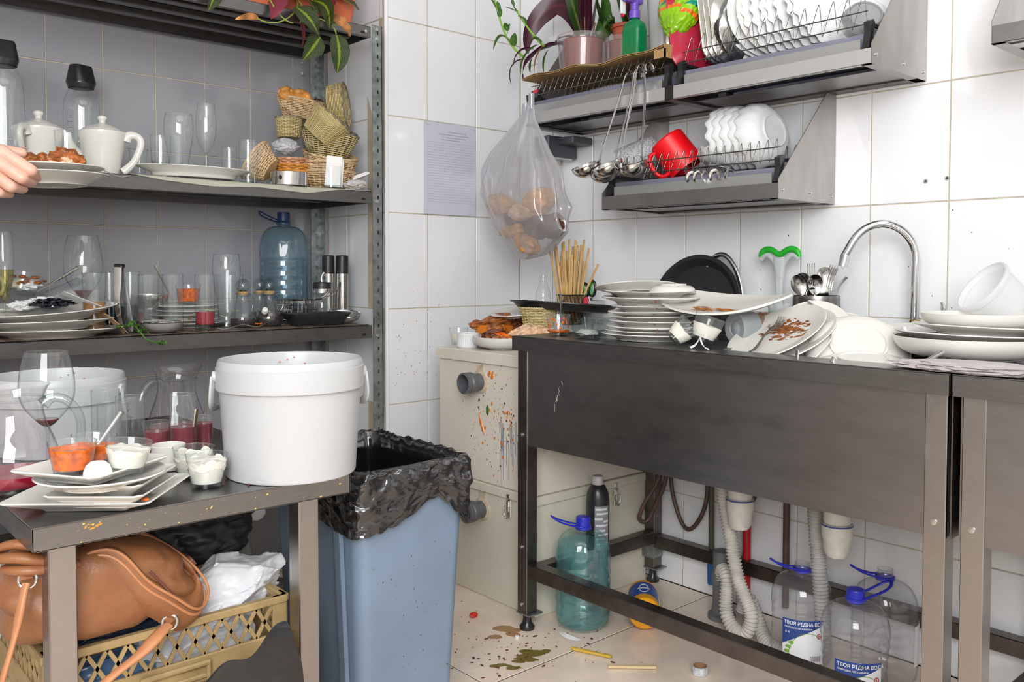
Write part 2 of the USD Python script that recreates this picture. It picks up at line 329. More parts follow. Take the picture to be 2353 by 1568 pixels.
sink_leg(S2, -.625, -1.897, LEG_M); sink_leg(S2, -.625, -2.85, LEG_M); sink_leg(S2, -.055, -1.9, DARK_F, sc=False)
part('side_rail', bx(-.585, -1.935, .155, -.055, -1.90, .195, .002), DARK_F, S2, smooth=False)
part('rear_rail', bx(-.055, -2.9, .12, -.015, -1.94, .16, .002), FR, S2, smooth=False)

# ---------------------------------------------------------------- small steel table, front left
TB = thing('work_table', 'small stainless table holding the white bucket and square plates', 'table')
tx0, tx1, ty0, ty1, tz = -1.962, -1.4345, -1.134, -.27, .65
part('tabletop', [bx(tx0, ty0, tz - .003, tx1, ty1, tz, .001), bx(tx0, ty0, tz - .036, tx1, ty0 + .002, tz - .001, .0006), bx(tx0, ty0, tz - .036, tx0 + .002, ty1, tz - .001),
                  bx(tx1 - .002, ty0, tz - .036, tx1, ty1, tz - .001), bx(tx0, ty0, tz - .036, tx1, ty0 + .016, tz - .0345), bx(tx0, ty1 - .002, tz - .036, tx1, ty1, tz - .001)], STEEL, TB, smooth=False)
for (x, y) in ((-1.523, ty0 + .03), (tx0 + .028, ty0 + .03), (-1.523, ty1 - .07), (tx0 + .028, ty1 - .07)):
    part('leg', bx(x, y, 0.0, x + .04, y + .04, tz - .01, .002), LEG_M, TB, smooth=False)

# ---------------------------------------------------------------- grease trap boxes in the corner
BOXM = pm('beige_painted_steel', (.69, .63, .55), .45, var=.05, vs=4, rv=.05)
BOXM2 = pm('greenish_beige_paint', (.65, .615, .51), .45, var=.05, vs=4, rv=.05)
PIPE = pm('grey_pipe', (.10, .105, .115), .4)
CAULK = pm('sealant', (.52, .43, .31), .8, var=.2, vs=60)
rs = np.random.default_rng(11)
ORANGE_S = pm('orange_splash', (.62, .17, .01), .3); BROWN_S = pm('brown_splash', (.12, .04, .012), .45); BLUE_S = pm('grey_blue_drips', (.20, .22, .27), .5); GREEN_S = pm('green_splash', (.05, .13, .01), .4); YEL_S = pm('yellow_splash', (.62, .42, .10), .5)
def specks(n, fn, r0, r1, rg, flat=.25, long=1.0):
    """small dried splashes on a surface; fn(rg) returns (point, normal, stretch direction)"""
    out = []
    base = trimesh.creation.icosphere(1, 1.0)
    for _ in range(n):
        p, nn, d = fn(rg); r = r0 * (r1 / r0) ** (rg.random() ** 1.6)
        nn = np.array(nn, float); d = np.array(d, float); d -= nn * (d @ nn); d /= np.linalg.norm(d); e = np.cross(nn, d)
        m = base.copy(); s = r * (1 + (long - 1) * rg.random())
        T = np.eye(4); T[:3, 0], T[:3, 1], T[:3, 2], T[:3, 3] = d * s, e * r, nn * r * flat, p
        m.apply_transform(T); out.append(m)
    return out
def grease(name, label, z0, z1, lid, m, yp, zp, latches):
    t = thing(name, label, 'grease trap box')
    x0, x1, y0, y1 = -.54, -.04, -.675, -.205
    part('body', bx(x0, y0, z0, x1, y1, z1 - .006, .003), m, t, smooth=False)
    part('lid', [bx(x0 - .008, y0 - .008, z1 - lid, x1 + .006, y1 + .01, z1, .002)], m, t, smooth=False)
    p = part('pipe_socket', mv(lathe([(.026, -.01), (.026, .03), (.030, .032), (.033, .04), (.033, .05), (.030, .054), (.033, .058), (.033, .068), (.027, .07), (.027, .0)], 32), (x0, yp, zp), (0, -90, 0)), PIPE, t)
    part('pipe_bore', mv(lathe([(0, .012), (.0268, .012)], 24), (x0, yp, zp), (0, -90, 0)), BLACK_H, p)
    part('sealant_ring', mv([lathe([(.026, .0), (.037, .0), (.036, .004), (.026, .007)], 24), blob(.014, 1.3, .9, .25, .3, 3, 5), mv(bx(-.016, -.012, -.002, .016, .012, .003), (.045, 0, 0), (0, 0, 90))], (x0, yp, zp), (0, -90, 0)), CAULK, t)
    for (lx, ly, ax) in latches:
        q = mv([bx(-.009, -.055, 0, .009, .0, .003, .001), bx(-.006, -.038, .002, .006, -.004, .007, .002), tube(spl([(-.007, -.02, .008), (-.008, -.045, .01), (0, -.055, .01), (.008, -.045, .01), (.007, -.02, .008)]), .0016, 6), bx(-.008, .004, -.0, .008, .016, .004, .001)],
               (0, 0, 0), (90, 0, 0))
        q = mv(q, (lx, ly, z1 - lid - .0), (0, 0, 0 if ax == 'y' else -90))
        part('latch', q, STEEL_S, t)
    return t
G1 = grease('grease_trap', 'lower beige painted metal box with latches standing on the floor in the corner', 0, .36, .027, BOXM2, -.43, .275, [(-.548, -.565, 'x'), (-.548, -.33, 'x'), (-.20, -.683, 'y')])
G2 = grease('grease_trap', 'upper beige painted metal box splattered with food stacked in the corner', .361, .77, .036, BOXM, -.42, .675, [])
sp = lambda rg: ((-.5403, rg.normal(-.51, .075), rg.normal(.55, .075)), (-1, 0, 0), (0, .15 * rg.normal(), 1))
part('splatter', specks(60, sp, .0012, .005, rs, .3, 2.5), ORANGE_S, G2, kind='stuff')
part('splatter', specks(70, sp, .001, .004, rs, .3, 1.5), BROWN_S, G2, kind='stuff')
part('splatter', specks(110, sp, .001, .0028, rs, .3, 1.6), BLUE_S, G2, kind='stuff')
def drip(y, z, L, w, rg):
    n = 8; return tube(np.stack([np.full(n, -.5402), y + np.cumsum(rg.normal(0, .0006, n)), np.linspace(z, z - L, n)], 1), w * np.linspace(1, .5, n), 6)
part('drip', [drip(rs.uniform(-.60, -.49), rs.uniform(.50, .58), rs.uniform(.05, .16), .0016, rs) for _ in range(14)], BLUE_S, G2, kind='stuff')
part('stain', tube(spl([(-.541, -.415, .575), (-.541, -.42, .555), (-.541, -.428, .535), (-.541, -.44, .51)]), np.r_[np.linspace(.002, .006, 12), np.linspace(.006, .002, 12)], 8, flat=.5), ORANGE_S, G2, label='long orange sauce streak')
part('stain', mv(blob(.010, .2, .6, 1.5, .5, 4, 3), (-.541, -.455, .59)), GREEN_S, G2, label='dark green smear')
part('stain', specks(9, lambda rg: ((-.5403, rg.normal(-.47, .008), rg.normal(.70, .01)), (-1, 0, 0), (0, 0, 1)), .003, .007, rs, .3, 1.5), ORANGE_S, G2)

# ---------------------------------------------------------------- blue waste bin with black liner
BIN = pm('blue_grey_plastic', (.165, .23, .315), .42, var=.10, vs=5, bump=.04, bs=300, rv=.06)
LINER = pm('black_bin_liner', (.006, .006, .007), .13, bump=.25, bs=30., ior=1.9)
BN = thing('waste_bin', 'tall blue-grey plastic waste bin with a black liner folded over its rim', 'waste bin', (-1.21, -.83, 0))
def rrect(hx, hy, r, n=8):
    t = np.linspace(0, PI / 2, n); o = []
    for cx, cy, a in ((hx - r, hy - r, 0), (-hx + r, hy - r, PI / 2), (-hx + r, -hy + r, PI), (hx - r, -hy + r, 1.5 * PI)):
        o += [(cx + r * math.cos(a + k), cy + r * math.sin(a + k)) for k in t]
    return np.array(o)
def loft(rings):
    n = len(rings[0]); v = np.vstack(rings); i = np.arange(n); j = (i + 1) % n; f = []
    for k in range(len(rings) - 1): f += [np.stack([k * n + i, k * n + j, (k + 1) * n + j], 1), np.stack([k * n + i, (k + 1) * n + j, (k + 1) * n + i], 1)]
    return trimesh.Trimesh(v, np.vstack(f), process=False)
def ring(hx, hy, r, z, n=8, ): p = rrect(hx, hy, r, n); return np.c_[p, np.full(len(p), z)]
part('body', [loft([ring(.115, .165, .03, 0), ring(.117, .167, .03, .01), ring(.142, .192, .03, .59), ring(.147, .197, .03, .60), ring(.14, .19, .03, .6), ring(.113, .163, .03, .012)]),
              ext(Polygon(rrect(.115, .165, .03)), .012), ], BIN, BN)
part('grip_rib', [mv(bx(-.008, -.014, 0, .003, .014, .57, .003), (-.120, -.12, .005), (0, -2.5, 0))], BIN, BN)
rb = np.random.default_rng(3)
HEMA = [225, 250, 268, 280, 288, 298, 308, 316, 335, 360.1, 450, 540, 560]; HEMD = [.134, .122, .098, .080, .076, .100, .136, .152, .13, .10, .10, .118, .122]
def liner():
    nu, nv = 220, 34
    P = rrect(1, 1, .2, 55)
    def fn(U, V):
        pass
    def dense(hx, hy, r):
        p = rrect(hx, hy, r, 12); p = np.vstack([p, p[:1]]); L = np.r_[0, np.cumsum(np.linalg.norm(np.diff(p, axis=0), axis=1) + 1e-9)]; s_ = np.linspace(0, L[-1], 520, endpoint=False); return np.c_[np.interp(s_, L, p[:, 0]), np.interp(s_, L, p[:, 1])]
    base_o = dense(.150, .200, .034); base_i = dense(.136, .186, .03)
    n = len(base_o); a = np.arctan2(base_o[:, 1] / .2, base_o[:, 0] / .15)
    # hem height: points at corners hang low, swagged up in between
    prof = []
    hem = np.interp(np.mod(a, 2 * PI), np.mod(np.radians(HEMA), 2 * PI)[np.argsort(np.mod(np.radians(HEMA), 2 * PI))],
                    np.array(HEMD)[np.argsort(np.mod(np.radians(HEMA), 2 * PI))], period=2 * PI)
    rows = []
    U_ = base_o * 24
    def cr(z, s):
        q = fbm(np.c_[U_, np.full(n, z * 3.2 + s)], 3, 3); q2 = 1 - 2 * np.abs(2 * noise(np.c_[U_ * 1.6 + z * 1.5, np.full(n, z * 4.0 + s)], 8) - 1); return (q - .5) * .75 + q2 * .16
    for k in range(9):      # inside, from deep to the rim
        f = k / 8; z = .30 + .315 * f; b = base_i * (.86 + .14 * f); w = cr(z, 9) * .03 * (1 - .3 * f)
        rows.append(np.c_[b * (1 + w[:, None]), np.full(n, z)])
    for k in range(1, 52):
        f = k / 51; z = .616 + .012 * math.sin(min(f * 8, PI)) * (1 if f < .4 else 0) - f * hem
        d = (cr(f * 1.6, 2) * .13 * (1 - .55 * f) + .016) * min(1, f * 6) + .03 * math.sin(PI * min(1, f * 1.15)) * .6
        rows.append(np.c_[base_o * (1 + d[:, None]), z + cr(f, 5) * .02])
    return loft(rows)
part('liner', shell(liner(), .0006), LINER, BN, smooth=60)
part('rubbish', [mv(blob(.05, 2.0, 2.8, .5, .3, 3, 2), (0, 0, .45)), mv(blob(.02, 1, 1.2, .8, .4, 3, 9), (.03, .03, .50))], pm('food_scraps', (.55, .33, .08), .6, var=.5, vs=60), BN, kind='stuff')
part('stain', specks(40, lambda rg: ((rg.uniform(-.1, .1), -.1915 + .0 - (0), .0), (0, -1, 0), (0, 0, 1)), .001, .002, rs), BROWN_S, BN, kind='stuff') if 0 else None
def binface(rg):
    z = rg.uniform(.05, .45); return ((rg.uniform(-.1, .1), -(.167 + .025 * (z - .01) / .58) - .0003, z), (0, -1, .04), (.1 * rg.normal(), 0, 1))
part('speckle', specks(40, binface, .0005, .0014, rs, .3, 3), BROWN_S, BN, kind='stuff')
# ---------------------------------------------------------------- steel wall shelves (frames)
PLATE = pm('shelf_plate_steel', (.40, .375, .36), .42, .9, var=.06, vs=14, rv=.06, stretch=(1, 1, .3))
STEEL_L = pm('light_satin_steel', (.66, .655, .65), .42, .8, rv=.04, vs=5)
def wall_shelf(name, label, y0, y1, zb, zt, ztop, xf=-.293, divs=(), lip_m=None):
    t = thing(name, label, 'wall shelf')
    for y in (y0, y1):
        pl = Polygon([(xf, zb), (-.002, zb), (-.002, ztop), (-.048, ztop), (xf, zt + .01)])
        q = mv(ext(pl, .002), (0, y + .001, 0), (90, 0, 0))
        e = part('end_plate', [q, bx(xf, y - .001 if y == y0 else y + .026, zb, -.002, y - .026 if y == y0 else y + .001, zb + .0015), bx(-.004, y - .001 if y == y0 else y + .03, zb, -.002, y - .03 if y == y0 else y + .001, ztop)], PLATE, t, smooth=False)
        if y == y1:
            for (a, b) in ((xf + .02, zb + .024), (-.13, zb + .024), (-.02, zb + .02)): part('rivet', screw((a, y - .001, b), (0, -1, 0), .004), SCREW, e)
    part('front_lip', [bx(xf, y1, zb, xf + .002, y0, zt, .0005), bx(xf, y1, zb, xf + .012, y0, zb + .0015)], lip_m or STEEL_L, t, smooth=False)
    part('rear_channel', [bx(-.05, y1, zb, -.004, y0, zb + .035)], DARK_F, t, smooth=False)
    part('gutter', [bx(xf + .02, y1 + .002, zb + .016, xf + .10, y0 - .002, zb + .018), bx(xf + .10, y1 + .002, zb + .004, -.05, y0 - .002, zb + .006)], STEEL_D, t, smooth=False)
    for y in divs: part('cross_bar', bx(xf, y - .03, zb - .002, -.004, y, zb + .03), DARK_F, t, smooth=False)
    return t
WS1 = wall_shelf('wall_shelf', 'long upper stainless dish shelf fixed high on the right wall', -.336, -1.549, 1.507, 1.544, 1.86, divs=(-.942,))
part('seam', bx(-.2945, -.972, 1.507, -.293, -.943, 1.545), BLACK_H, WS1, smooth=False)
WS2 = wall_shelf('wall_shelf', 'lower stainless dish shelf holding the red mug and white bowls', -.6955, -1.3042, 1.2085, 1.2495, 1.51, xf=-.285, lip_m=STEEL_D)
WS3 = wall_shelf('wall_shelf', 'steel shelf corner at the top right edge of the photo', -1.813, -2.7, 1.4995, 1.5376, 1.86, xf=-.30, lip_m=STEEL_D)
# ---------------------------------------------------------------- crockery, glass and food builders
JUICE = pm('red_juice', (.36, .006, .022), .06, transmission_weight=.25)
JUICE2 = pm('dark_red_juice', (.17, .012, .022), .08)
WATER = glassm('water', (.90, .94, .95), (.5, .56, .58), .01, 1.33)
ORANGE = pm('orange_relish', (.80, .13, .006), .25, var=.5, vs=90, bump=.5, bs=160)
CREAM = pm('white_sauce', (.70, .68, .60), .3, bump=.2, bs=60)
MEAT = pm('roast_meat', (.34, .105, .025), .38, var=.65, vs=55, bump=.9, bs=120)
MEAT_D = pm('dark_roast_meat', (.14, .035, .012), .35, var=.7, vs=60, bump=.9, bs=130)
MEAT_L = pm('pale_meat', (.66, .42, .26), .4, var=.3, vs=60, bump=.4, bs=120)
NAPKIN = pm('white_paper', (.80, .80, .79), .9, bump=.15, bs=120)
BREAD = pm('golden_bread', (.60, .27, .055), .35, var=.35, vs=35, bump=.15, bs=90)
BREAD_D = pm('brown_bread', (.09, .03, .012), .5, var=.4, vs=40)
PLASTIC_W = pm('white_plastic', (.45, .46, .47), .32)
FOIL = pm('dirty_foil', (.5, .5, .5), .25, 1., bump=.8, bs=40)
rc = np.random.default_rng(21)
def plate_prof(R, h, foot=.6, rim=.28, t=.004):
    f = R * foot
    return [(0, .002), (f * .9, .002), (f * .93, 0), (f, 0), (f * 1.03, .004), (R * (1 - rim * .9), h * .42), (R * .97, h - t), (R, h - t * .5), (R * .992, h), (R * .97, h), (R * (1 - rim), h * .55), (f, .0065), (0, .006)]
def bowl_prof(R, h, foot=.5, t=.004):
    f = R * foot; a = np.linspace(0, 1, 9)
    o = [(f + (R - f) * math.sin(k * PI / 2) ** .8, .004 + (h - .004) * (1 - math.cos(k * PI / 2)) ** 1.0) for k in a[1:]]
    i = [(max(r - t, .001), max(z, .007)) for r, z in o[::-1]]
    return [(0, .003), (f * .88, .003), (f * .92, 0), (f, 0), (f, .005)] + o + [(R - t * .5, h + .001)] + i + [(f * .8, .008), (0, .008)]
def sq_plate(hx, hy, h, t=.0045, r=.012, lift=.3):
    R = lambda s, z, cz=0.0: (lambda p: np.c_[p * s, z + cz * (np.abs(p[:, 0] * p[:, 1]) / (hx * hy)) ** 3])(rrect(hx, hy, r, 6))
    e = .001
    return loft([R(.001, .003), R(.50, .003), R(.52, 0), R(.56, 0), R(.60, .004), R(.97, h - t, h * lift), R(1, h - t * .4, h * lift), R(.985, h, h * lift), R(.62, .010), R(.5, .0085), R(.001, .0085)])
def rnd_plate(name, label, R, h, loc, rot=(0, 0, 0), m=None, group=None, foot=.6, rim=.28, bowl=False, soil=0, soilm=None, sy=1.0, cat='plate'):
    t = thing(name, label, cat, loc, rot, group=group)
    part('dish', lathe(bowl_prof(R, h, foot) if bowl else plate_prof(R, h, foot, rim), 72, sy=sy), m or WHITE_CER, t, smooth=50)
    if soil:
        part('food_residue', smear(R * .8, soil, h), soilm or SAUCE, t, kind='stuff')
    return t
SAUCE = pm('sauce_residue', (.36, .125, .03), .35, var=.6, vs=80)
def smear(R, n, h, cx=0, cy=0, sp=.35, z=.0068, k=1.0):
    out = []; ang = rc.uniform(0, 180)
    for _ in range(int(n * (2.2 if n > 20 else 1))):
        a, rr = rc.uniform(0, 2 * PI), R * min(.78, sp * abs(rc.normal()))
        x, y = cx + rr * math.cos(a), cy + rr * math.sin(a) * .6; d = math.hypot(x, y)
        out.append(mv(blob(.0012 * 4.5 ** rc.random() * k, rc.uniform(1, 3.6), rc.uniform(.5, 1.), .09, .4, 2, int(rc.integers(99)), 1), (x, y, z + .10 * max(0, d - R * .75)), (0, 0, ang + 18 * rc.normal())))
    return out
def solid(prof, n=32): return lathe(prof, n)
def liquid(R0, R1, z0, z1, n=32): return lathe([(0, z0), (R0, z0), (R1, z1 - .0015), (R1 * 1.0, z1), (R1 * .93, z1 - .0008), (0, z1 - .0008)], n)
def rim_ring(R, z, t=.0009, n=40): return lathe([(R - t, z), (R - t * .5, z + t), (R + t * .5, z + t), (R + t, z), (R, z - t)], n)
def tumbler(name, label, loc, R, H, Rb=None, base=.012, liq=None, lm=None, rot=(0, 0, 0), facet=False, group=None, cat='drinking glass', gm=None, extra=None):
    Rb = Rb or R * .93
    t = thing(name, label, cat, loc, rot, group=group)
    part('wall', [lathe([(Rb, base), (Rb + (R - Rb) * .5, base + (H - base) * .5), (R, H)], 72), rim_ring(R, H)], gm or GLASS, t, smooth=60)
    part('base', solid([(0, .001), (Rb * .9, 0), (Rb, .003), (Rb, base), (Rb * .9, base * .8), (0, base * .75)]), GLASS_B, t, smooth=40)
    if facet:
        part('facet', [mv(bx(-.0042, -.0014, 0, .0042, .0014, H * .38, .001), (Rb * 1.005 * math.cos(a), Rb * 1.005 * math.sin(a), base), (0, 0, math.degrees(a) + 90)) for a in np.linspace(0, 2 * PI, 12, endpoint=False)], GLASS_B, t, kind='stuff')
    if liq: part('drink', liquid(Rb * .955, (Rb + (R - Rb) * liq / H) * .955, base * .85, liq), lm, t, smooth=40)
    return t
def stemmed(name, label, loc, R, H, bowl_h, foot_r, kind='wine', liq=None, lm=None, rot=(0, 0, 0), group=None):
    t = thing(name, label, 'stemmed glass', loc, rot, group=group); zb = H - bowl_h
    if kind == 'wine': pr = [(.004, zb), (.010, zb + .003), (R * .45, zb + bowl_h * .10), (R * .78, zb + bowl_h * .24), (R * .97, zb + bowl_h * .40), (R, zb + bowl_h * .52), (R * .95, zb + bowl_h * .72), (R * .84, zb + bowl_h * .9), (R * .76, H)]
    else: pr = [(.004, zb), (.008, zb + .004), (R * .5, zb + bowl_h * .09), (R * .85, zb + bowl_h * .27), (R * 1., zb + bowl_h * .50), (R * .97, zb + bowl_h * .75), (R * .84, H)]
    pr = [tuple(a) for a in spl(np.array(pr), 40)]
    part('bowl', [lathe(pr, 80), rim_ring(pr[-1][0], H, .0007)], GLASS, t, smooth=70)
    part('stem', lathe([(.0035, .012), (.003, zb * .5), (.0035, zb - .006), (.006, zb), (.0, zb + .003)], 14), GLASS_B, t)
    part('foot', solid([(0, 0), (foot_r, .0005), (foot_r, .002), (foot_r * .5, .004), (.006, .008), (.0035, .013), (0, .013)]), GLASS_B, t)
    if liq:
        ins = [(r * .965, z) for r, z in pr if z <= zb + liq]
        part('drink', lathe([(0, ins[0][1])] + ins + [(ins[-1][0], zb + liq), (0, zb + liq)], 32), lm, t, smooth=40)
    return t
def fork(L=.19, m=None, bend=.012):
    """dinner fork along +x, tines at the far end, lying flat"""
    c = spl([(0, 0, .006), (L * .3, 0, .004), (L * .62, 0, .008), (L * .72, 0, .003), (L * .8, 0, .001), (L, 0, .009)], 26)
    k = int(26 * .76)
    w = np.interp(np.linspace(0, 1, 26), [0, .1, .35, .6, .68, .76], [.004, .005, .0032, .0028, .006, .0115])
    ms = [tube(c[:k], w[:k], 10, flat=.28, up=(0, 0, 1))]
    for j in range(4):
        y = (j - 1.5) * .0062
        ms.append(tube(np.c_[c[k - 2:, 0], np.full(28 - k, y), c[k - 2:, 2]], .0016, 6))
    return J(ms)
def spoon(L=.19, bw=.020):
    c = spl([(0, 0, .006), (L * .3, 0, .004), (L * .6, 0, .009), (L * .7, 0, .006)], 18)
    w = np.interp(np.linspace(0, 1, 18), [0, .12, .5, 1], [.0035, .0055, .003, .0028])
    b = grid(lambda U, V: (L * .84 + .16 * L * 1.0 * U2(U) * np.cos(2 * PI * V), bw * U2(U) * np.sin(2 * PI * V) * (1 + .15 * np.cos(2 * PI * V)), .009 - .008 * (1 - U ** 2)), 8, 28, cv=True)
    return J([tube(c, w, 10, flat=.3, up=(0, 0, 1)), shell(b, .0012)])
U2 = lambda U: np.maximum(U, .02)
def teaspoon_handle(L, r=.003): return tube(spl([(0, 0, 0), (0, .0, L * .5), (.0, 0.004, L)], 10), np.linspace(r * .7, r * 1.3, 10), 8, flat=.4, up=(0, 1, 0))
def crumple(r, sx, sy, sz, seed, sub=4, amp=.5):
    m = trimesh.creation.icosphere(sub, 1.0); v = m.vertices
    n1 = np.abs(2 * fbm(v * 1.9 + seed * 3.1, 3, seed) - 1); n2 = np.abs(2 * noise(v * 4.5 + seed, seed + 4) - 1)
    m.vertices = v * (1 + amp * (n1 - .35) + amp * .35 * (n2 - .4))[:, None] * r * np.array([sx, sy, sz]); return m
def wicker(R0, R1, H, rows=11, stakes=22, sx=1., sy=1., t=.0021, base=True, flare=1.0, seg_n=None):
    """woven basket: strands going over and under upright stakes; returns (weave, stakes, rim, base)"""
    n = seg_n or stakes * 4; th = np.linspace(0, 2 * PI, n + 1); rr = lambda f: R0 + (R1 - R0) * f ** flare
    W = []
    for k in range(rows):
        f = (k + .5) / rows; r = rr(f) + t * .95 * np.sin(th * stakes / 2 + k * PI)
        W.append(tube(np.c_[r * np.cos(th) * sx, r * np.sin(th) * sy, np.full(n + 1, H * f)], min(t, H / rows * .56), 6, caps=False, up=(0, 0, 1)))
    S = [tube([(rr(f) * math.cos(a) * sx, rr(f) * math.sin(a) * sy, H * f) for f in (0, .33, .66, 1)], t * .75, 5) for a in np.linspace(0, 2 * PI, stakes, endpoint=False) + PI / stakes]
    rim = []
    for ph in (0, PI):
        r = R1 + .0016 * np.cos(th * stakes + ph); rim.append(tube(np.c_[r * np.cos(th) * sx, r * np.sin(th) * sy, H + .0016 * np.sin(th * stakes + ph)], t * 1.05, 6, caps=False, up=(0, 0, 1)))
    B = [lathe([(0, 0), (R0, 0), (R0, .003), (0, .003)], 32, sx=sx, sy=sy)]
    for k in range(6):
        r = R0 * (k + 1) / 6.2; B.append(tube(np.c_[r * np.cos(th) * sx, r * np.sin(th) * sy, np.full(n + 1, .003)], t * .8, 5, caps=False, up=(0, 0, 1)))
    return W, S, rim, B
WICK = pm('pale_wicker', (.60, .42, .24), .55, var=.25, vs=60)
WICK_O = pm('orange_wicker', (.62, .26, .04), .45, var=.3, vs=60)
WICK_S = pm('straw_plastic', (.54, .43, .20), .42, var=.2, vs=50)
WICK_G = pm('grey_brown_wicker', (.23, .19, .13), .5, var=.4, vs=50)
def basket(label, loc, rot, R0, R1, H, m, sx=1., sy=1., rows=11, stakes=22, rimm=None, name='wicker_basket', t=.0021, flare=1., group=None, cat='basket'):
    b = thing(name, label, cat, loc, rot, group=group); W, S, rim, B = wicker(R0, R1, H, rows, stakes, sx, sy, t, flare=flare)
    part('weave', W, m, b, smooth=60, kind='stuff'); part('upright_cane', S, m, b, smooth=60, kind='stuff'); part('rim', rim, rimm or m, b, smooth=60); part('base', B, m, b, smooth=60)
    return b
# ---------------------------------------------------------------- middle rack shelf
Z2 = 1.2835
MAT_G = glassm('ribbed_mat_plastic', (.74, .76, .64), (.5, .5, .4), .2, 1.4, (.62, .62, .50), .55)
def mat_mesh(x0, x1, y0, y1, z, drop=None, seed=0):
    def fn(U, V):
        x = x0 + (x1 - x0) * U; y = y1 + (y0 - y1) * V
        h = np.interp(U, [0, .12, .3, .5, .7, .85, 1], drop) if drop is not None else 0
        over = np.clip((V - .92) / .08, 0, 1)
        zz = z + .0018 + .0009 * np.sin(x * 1250) * np.sin(y * 1250) + .003 * (fbm(np.stack([x * 9, y * 9, x * 0 + seed], -1), 2, seed) - .4) * (1 - over)
        return x, np.where(over > 0, y0 - .0025 * over, y), zz - over * h
    return grid(fn, 260, 60)
sm = part('shelf_mat', shell(mat_mesh(-1.47, -.712, -.056, .30, 1.2822, [.0, .012, .02, .014, .022, .004, .0]), .0006), MAT_G, label='translucent ribbed plastic mat on the middle rack shelf, hanging over its edge', cat='shelf mat')
def soda(label, loc, R, H, rotz):
    t = thing('soda_bottle', label, 'bottle', loc, (0, 0, rotz))
    z = H - .062
    pr = [tuple(a) for a in spl(np.array([(R * .98, .028), (R, .05), (R, z * .62), (R * .99, z * .74), (R * .88, z * .88), (R * .66, z * .97), (R * .62, z)]), 44)]
    part('body', lathe(pr, 80), GLASS, t, smooth=70)
    part('base_cup', lathe([(0, 0), (R * .9, 0), (R * .98, .006), (R * 1.01, .032), (R * .97, .034), (0, .02)], 44), pm('grey_base', (.42, .43, .45), .4) if not stage.GetPrimAtPath(LK + 'grey_base') else UsdShade.Material.Get(stage, LK + 'grey_base'), t)
    a, b = R * .80, R * .52
    cap = loft([ring(R * .70, R * .70, R * .69, z - .006, 8), ring(R * .74, R * .74, R * .66, z + .004, 8), ring(R * .735, R * .72, R * .5, z + .010, 8), ring(R * .62, R * .44, R * .3, z + .054, 8), ring(R * .58, R * .40, R * .26, z + .060, 8), ring(.001, .001, .0005, z + .061, 8)])
    part('cap', cap, BLACK_P, t, smooth=40)
    mk = [mv(bx(-.006 if k % 2 else -.010, -.0008, 0, .006, .0, .0012), (R * math.cos(aa) * 1.003, R * math.sin(aa) * 1.003, .07 + .016 * k), (0, 0, math.degrees(aa) + 90)) for k in range(8) for aa in (math.radians(-15), math.radians(195))]
    part('measure_mark', mk, BLACK_P, t, kind='stuff')
    return t
soda('tall clear soda bottle with black cap cut off by the left edge of the photo', (-1.735, .12, Z2), .052, .347, 10)
soda('clear soda bottle with black cap standing behind the two white teapots', (-1.504, .25, Z2), .0495, .338, 25)
def teapot(label, loc, R, H, rotz):
    t = thing('teapot', label, 'teapot', loc, (0, 0, rotz)); h = H * .74
    part('body', lathe([(0, 0), (R * .62, 0), (R * .66, .004), (R * .74, h * .25), (R * .88, h * .65), (R * .99, h * .93), (R * .98, h * .98), (R * .9, h), (R * .86, h * .99), (0, h * .9)], 56), WHITE_CER, t, smooth=45)
    part('lid', lathe([(0, h * .98), (R * .86, h * .985), (R * .88, h), (R * .8, h * 1.04), (R * .4, h * 1.13), (R * .16, h * 1.17), (R * .12, h * 1.2), (R * .14, h * 1.235), (R * .2, h * 1.28), (R * .19, h * 1.32), (R * .1, h * 1.35), (0, H)], 40), WHITE_CER, t, smooth=60)
    p = spl([(R * .92, 0, h * .80), (R * 1.25, 0, h * .93), (R * 1.52, 0, h * .86), (R * 1.5, 0, h * .6), (R * 1.2, 0, h * .3), (R * .82, 0, h * .12)], 26)
    part('handle', tube(p, np.interp(np.linspace(0, 1, 26), [0, .2, .7, 1], [.016, .0105, .0095, .012]), 14, flat=.75, up=(0, 1, 0)), WHITE_CER, t, smooth=70)
    s = spl([(-R * .7, 0, h * .35), (-R * 1.15, 0, h * .55), (-R * 1.4, 0, h * .95)], 14)
    part('spout', tube(s, np.linspace(.022, .009, 14), 14), WHITE_CER, t, smooth=70)
    return t
teapot('white teapot with knob lid whose handle faces the camera, beside the tall bottle', (-1.637, .17, Z2), .068, .180, -128)
teapot('white teapot with knob lid and handle on its right, in front of a soda bottle', (-1.497, .08, Z2), .064, .171, -30)
tumbler('small_glass', 'small glass of water between the two white teapots', (-1.607, .02, Z2), .0285, .108, .021, liq=.06, lm=WATER)
tumbler('small_glass', 'tiny empty flared glass right of the white teapot handle', (-1.394, .10, Z2), .0255, .088, .019)
tumbler('whisky_tumbler', 'faceted clear tumbler left of the curved beer glass', (-1.318, .135, Z2), .0295, .137, .024, facet=True)
def beer_glass(label, loc, R, H, liq=None):
    t = thing('beer_glass', label, 'drinking glass', loc)
    pr = [tuple(a) for a in spl(np.array([(R * .72, .014), (R * .62, H * .12), (R * .66, H * .3), (R * .86, H * .55), (R, H * .76), (R * .97, H * .9), (R * .88, H)]), 44)]
    part('wall', [lathe(pr, 80), rim_ring(pr[-1][0], H)], GLASS, t, smooth=70)
    part('base', solid([(0, .001), (R * .72, 0), (R * .76, .004), (R * .7, .018), (0, .014)]), GLASS_B, t)
    return t
beer_glass('curved empty beer glass on the middle shelf beside a champagne flute', (-1.277, .10, Z2), .042, .203)
stemmed('champagne_flute', 'empty champagne flute standing behind the large white platter', (-1.177, .14, Z2), .0300, .250, .150, .031, 'flute')
